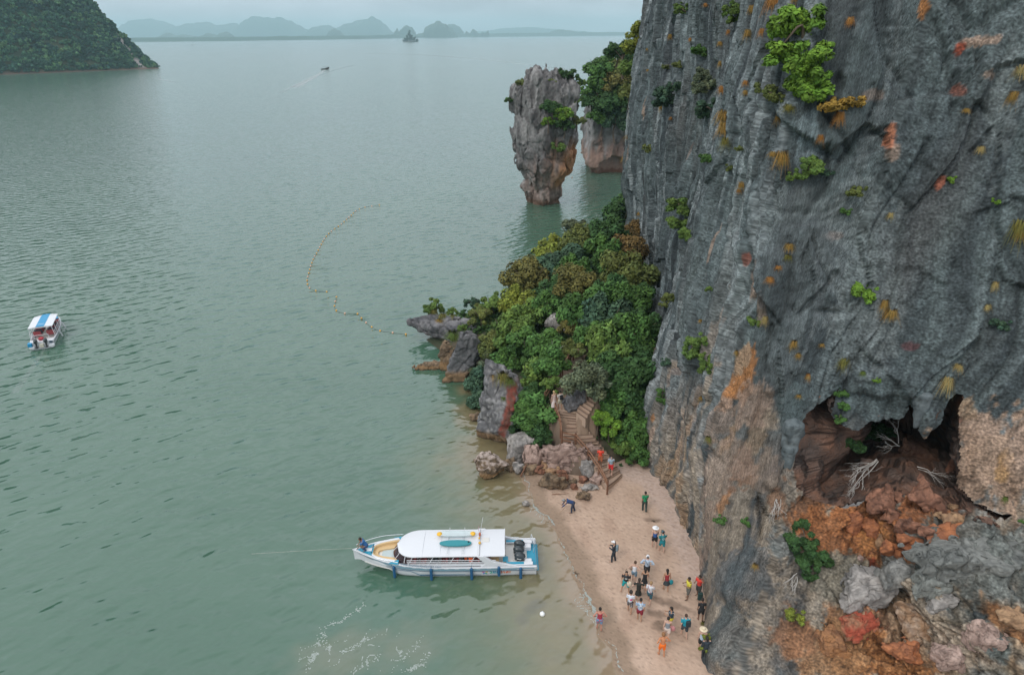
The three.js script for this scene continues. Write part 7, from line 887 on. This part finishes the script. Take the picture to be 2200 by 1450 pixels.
const crowd = [
  [1384, 1099, 0, { shirt: [.015, .24, .10], trousers: [.03, .055, .05], stride: .12, arm: 'swing', skin: brownSkin, strap: black, wide: .95 }, 'person in a green shirt and dark trousers walking alone up the beach'],
  [1405, 1177, 0, { vest: [.03, .10, .30], hem: .02, neck: .36, shorts: black, legq: .7, hat: 'brim', hatCol: [.75, .75, .75], skin: fairSkin, stride: .1, arm: 'swing', longHair: .1, hair: [.25, .16, .08] }, 'person in a white sun hat, blue top and black shorts walking up the beach'],
  [1421, 1186, .1, { shirt: tealC, shorts: [.01, .22, .26], legq: .9, hat: 'cap', hatCol: [.05, .10, .12], skin: fairSkin, stride: .16, arm: 'swing', wide: 1.15, print: (x, u, f) => { const d = Math.hypot(x, u - .3); return f < 0 && d < .1 && (d > .065 || Math.abs(u - .3) < .02) ? [.35, .5, .52] : null; } }, 'person in a teal shirt with a round pale emblem, beside the white sun hat'],
  [1318, 1207, 1.2, { shirt: [.02, .03, .04], long: [.02, .03, .04], sleeve: 1, trousers: [.02, .03, .04], hat: 'cap', hatCol: [.7, .7, .7], pack: [.16, .22, .25], armL: 'front', armR: 'front', stride: .1, wide: .9 }, 'person all in black with a white cap and a backpack, looking towards the sea'],
  [1361, 1252, -.4, { vest: white_, shorts: denim, legq: .6, arm: 'hip', skin: fairSkin, bun: 1, hair: [.09, .05, .03], stride: .16, wide: .92 }, 'person in a white sleeveless top and denim shorts, hands on hips'],
  [1388, 1240, -.2, { shirt: [.38, .46, .55], long: [.38, .46, .55], sleeve: 1, shorts: black, legq: .9, hat: 'cap', hatCol: [.7, .7, .72], strap: [.04, .05, .07], arm: 'hip', skin: fairSkin, stride: .13, wide: 1.12 }, 'person in a pale blue shirt with a dark bag strap across the back'],
  [1343, 1272, 2.9, { shirt: black, shorts: [.01, .30, .32], legq: .85, spread: .24, stride: .06, armL: 'front', armR: 'down', bag: [.60, .52, .40], bagSide: 'l', skin: tanSkin, wide: 1.1, print: (x, u, f) => (f > 0 && Math.hypot(x * .8, u - .33) < .065 ? [.55, .6, .58] : null) }, 'person in a black shirt and turquoise shorts facing the camera with a cream bag'],
  [1370, 1290, -.2, { shirt: [.02, .022, .018], sleeve: .5, dress: [.02, .022, .018], dressLen: .5, longHair: .2, hair: [.03, .02, .015], skin: fairSkin, arm: 'hip', stride: .07 }, 'person in a loose black dress in the middle of the group'],
  [1383, 1268, -.3, { vest: [.02, .02, .022], dress: [.02, .02, .022], dressLen: .36, longHair: .16, skin: tanSkin, arm: 'front', stride: .08, wide: .92 }, 'person in a short black outfit just behind the loose black dress'],
  [1394, 1297, -.6, { shirt: [.55, .56, .58], shorts: [.03, .10, .13], legq: .95, strap: [.3, .08, .1], hair: [.30, .19, .09], skin: fairSkin, stride: .2, arm: 'swing' }, 'fair haired person in a pale grey shirt and dark teal shorts'],
  [1352, 1317, -.3, { shirt: [.60, .64, .70], shorts: [.10, .07, .08], legq: .8, curly: 1, skin: tanSkin, stride: .17, arm: 'down', shortPrint: dots([.3, .3, .3], [.05, .04, .05], 24), wide: .92, print: (x, u, f) => (f < 0 && Math.hypot(x - .05, u - .25) < .075 ? [.6, .04, .16] : null) }, 'curly haired person in a white shirt with a pink print on the back'],
  [1373, 1334, -.25, { shirt: [.5, .55, .6], shorts: [.23, .015, .03], legq: .75, skin: tanSkin, stride: .09, arm: 'down', wide: 1.1, print: dots([.62, .66, .7], [.20, .30, .42], 18) }, 'person in a blue and white patterned shirt and dark red shorts'],
  [1430, 1270, 0, { vest: [.30, .03, .035], dress: [.035, .045, .05], dressLen: .42, longHair: .24, bag: [.01, .22, .26], skin: tanSkin, stride: .12, wide: .9 }, 'person with long dark hair carrying a turquoise bag'],
  [1477, 1287, 1.7, { shirt: [.60, .52, .06], shorts: [.12, .115, .10], legq: .95, skin: brownSkin, armL: 'front', armR: 'front', stride: .07, shoes: [.06, .04, .03] }, 'person in a yellow shirt standing near the cliff'],
  [1499, 1282, 2.2, { shirt: redC, shorts: [.05, .055, .05], legq: 1, skin: brownSkin, armL: 'head', armR: 'front', stride: .08 }, 'person in a red shirt standing against the cliff'],
  [1504, 1334, 0, { shirt: black, shorts: black, skin: brownSkin, stride: .06, wide: .9 }, 'person in black partly hidden by the corner of the cliff, below the hanging bag'],
  [1439, 1352, 1.3, { shirt: [.03, .05, .07], shorts: [.60, .45, .04], legq: .8, skin: tanSkin, armL: 'front', armR: 'front', longHair: .1, stride: .06, strap: white_ }, 'person in a dark top and yellow shorts looking at something in the hands'],
  [1431, 1375, -.3, { vest: [.22, .24, .26], shorts: [.62, .52, .46], legq: .6, bun: 1, skin: fairSkin, bag: [.5, .22, .22], stride: .24, arm: 'swing', wide: .9 }, 'person in a grey top and cream shorts striding up the beach'],
  [1469, 1369, -.05, { shirt: [.01, .24, .31], shorts: [.04, .055, .065], legq: .9, pack: [.02, .03, .035], packX: .12, skin: fairSkin, stride: .2, arm: 'swing', wide: 1.12, hair: [.06, .03, .02] }, 'person in a turquoise shirt with a black bag on the shoulder'],
  [1421, 1410, .2, { shorts: [.80, .16, .015], legq: .85, skin: [.50, .21, .10], stride: .12, arm: 'hip', hair: [.25, .12, .05], curly: 1, wide: 1.02 }, 'bare chested person in bright orange shorts, nearest in the crowd'],
  [1505, 1400, -.2, { vest: [.42, .52, .62], shorts: black, legq: .6, hat: 'brim', hatCol: [.62, .52, .36], skin: fairSkin, stride: .08 }, 'person in a straw sun hat and pale blue top at the cliff corner'],
  [1513, 1418, 0, { shirt: [.02, .03, .04], long: [.02, .03, .04], sleeve: 1, trousers: [.02, .025, .03], longHair: .2, stride: .07 }, 'person in dark clothes half hidden by the rock at the cliff corner'],
  [1287, 1354, .0, { vest: [.33, .03, .05], shorts: [.10, .25, .42], legq: .8, skin: [.45, .2, .14], bun: 1, arm: 'hip', stride: .1, wide: 1.05, shortPrint: dots([.5, .1, .14], [.08, .28, .45], 14) }, 'person in a red swimsuit and blue patterned wrap standing in the wash'],
  [1231, 1101, 1.5, { pose: 'bend', shirt: [.02, .05, .14], long: [.02, .05, .14], sleeve: 1, trousers: [.03, .04, .07], hat: 'cap', hatCol: [.22, .22, .22], arm: 'reach', skin: brownSkin }, 'person in dark blue bending down over the sand near the rocks'],
];
for (const [px, py, turn, o, label] of crowd) person(label, onSand(px, py), turn, o);
const stepAt = (i, q) => STEPS[i][0].clone().lerp(STEPS[i][1], q).add(STEPS[i + 1][0].clone().sub(STEPS[i][0]).multiplyScalar(.45)).setY(STEPS[i][2]);
person('person in a bright red shirt and orange shorts coming down the stairs', stepAt(3, .3), 3.0, { shirt: [.70, .06, .03], shorts: [.4, .12, .05], legq: .9, skin: brownSkin, stride: .1, arm: 'down' });
person('person in red shorts with a blue grey shirt at the foot of the stairs', stepAt(1, .5), 3.0, { shirt: [.28, .36, .42], shorts: [.58, .03, .03], legq: .85, pack: [.02, .16, .25], skin: fairSkin, stride: .12, arm: 'swing' });
person('person with a dark backpack and cream shorts on the landing', ground(1203, 880, TOPY - .1), .4, { shirt: [.5, .48, .44], shorts: [.42, .38, .28], pack: black, skin: tanSkin, stride: .1 });
person('person in a pale pink dress on the landing beside the backpack', ground(1190, 880, TOPY - .1), .6, { vest: [.5, .38, .33], dress: [.58, .48, .45], dressLen: .7, flare: .26, longHair: .25, hair: [.4, .28, .14], skin: fairSkin });
{ const p = V(5.35, 1.5, 0).applyMatrix4(bigBoat.matrixWorld); person('person in a blue shirt crouching on the bow of the moored speedboat', p, bigBoat.rotation.y - Math.PI / 2 + .2, { pose: 'crouch', shirt: [.03, .13, .33], trousers: [.03, .06, .14], arm: 'reach', skin: brownSkin, size: .98 }); }
{ const a = onSand(1231, 1101), b = a.clone().add(V(-.5, .55, -.05)), c = a.clone().add(V(-1.05, .04, .25)); lone('rake', tube([b, b.clone().lerp(c, .5), c], .016, .016, 5), std(.3, .2, .12), 'wooden rake handle held by the bending person', 'rake'); }
{ const h = cliffHit(1502, 1300), t = thing('hanging_bag', 'dark green bag hanging on the rock beside the red shirt', 'bag', null, onSand(1499, 1296).add(V(.1, .55, 0))); void h; part('bag', rbox(.3, .55, .2, .07), cloth([.02, .05, .045]), t); part('handle', new THREE.TorusGeometry(.09, .014, 6, 14).translate(0, .3, 0), cloth(black), t); }
for (const [px, py, sd, label] of [[1236, 1232, 1, 'dark weed scrap on the wet sand'], [1402, 1118, 2, 'dark seaweed heap on the sand below the green shirt'], [1421, 1146, 3, 'small dark weed scrap on the dry sand'], [1352, 1225, 4, 'leaf litter on the sand near the sleeveless top']]) { const m = lone('seaweed', twigGeo(700 + sd, 4, .18, 1.4, .02, V(.3, .05, .2)), std(.06, .045, .03), label, 'seaweed'); m.position.copy(onSand(px, py)); }
renderer.render(scene, camera);
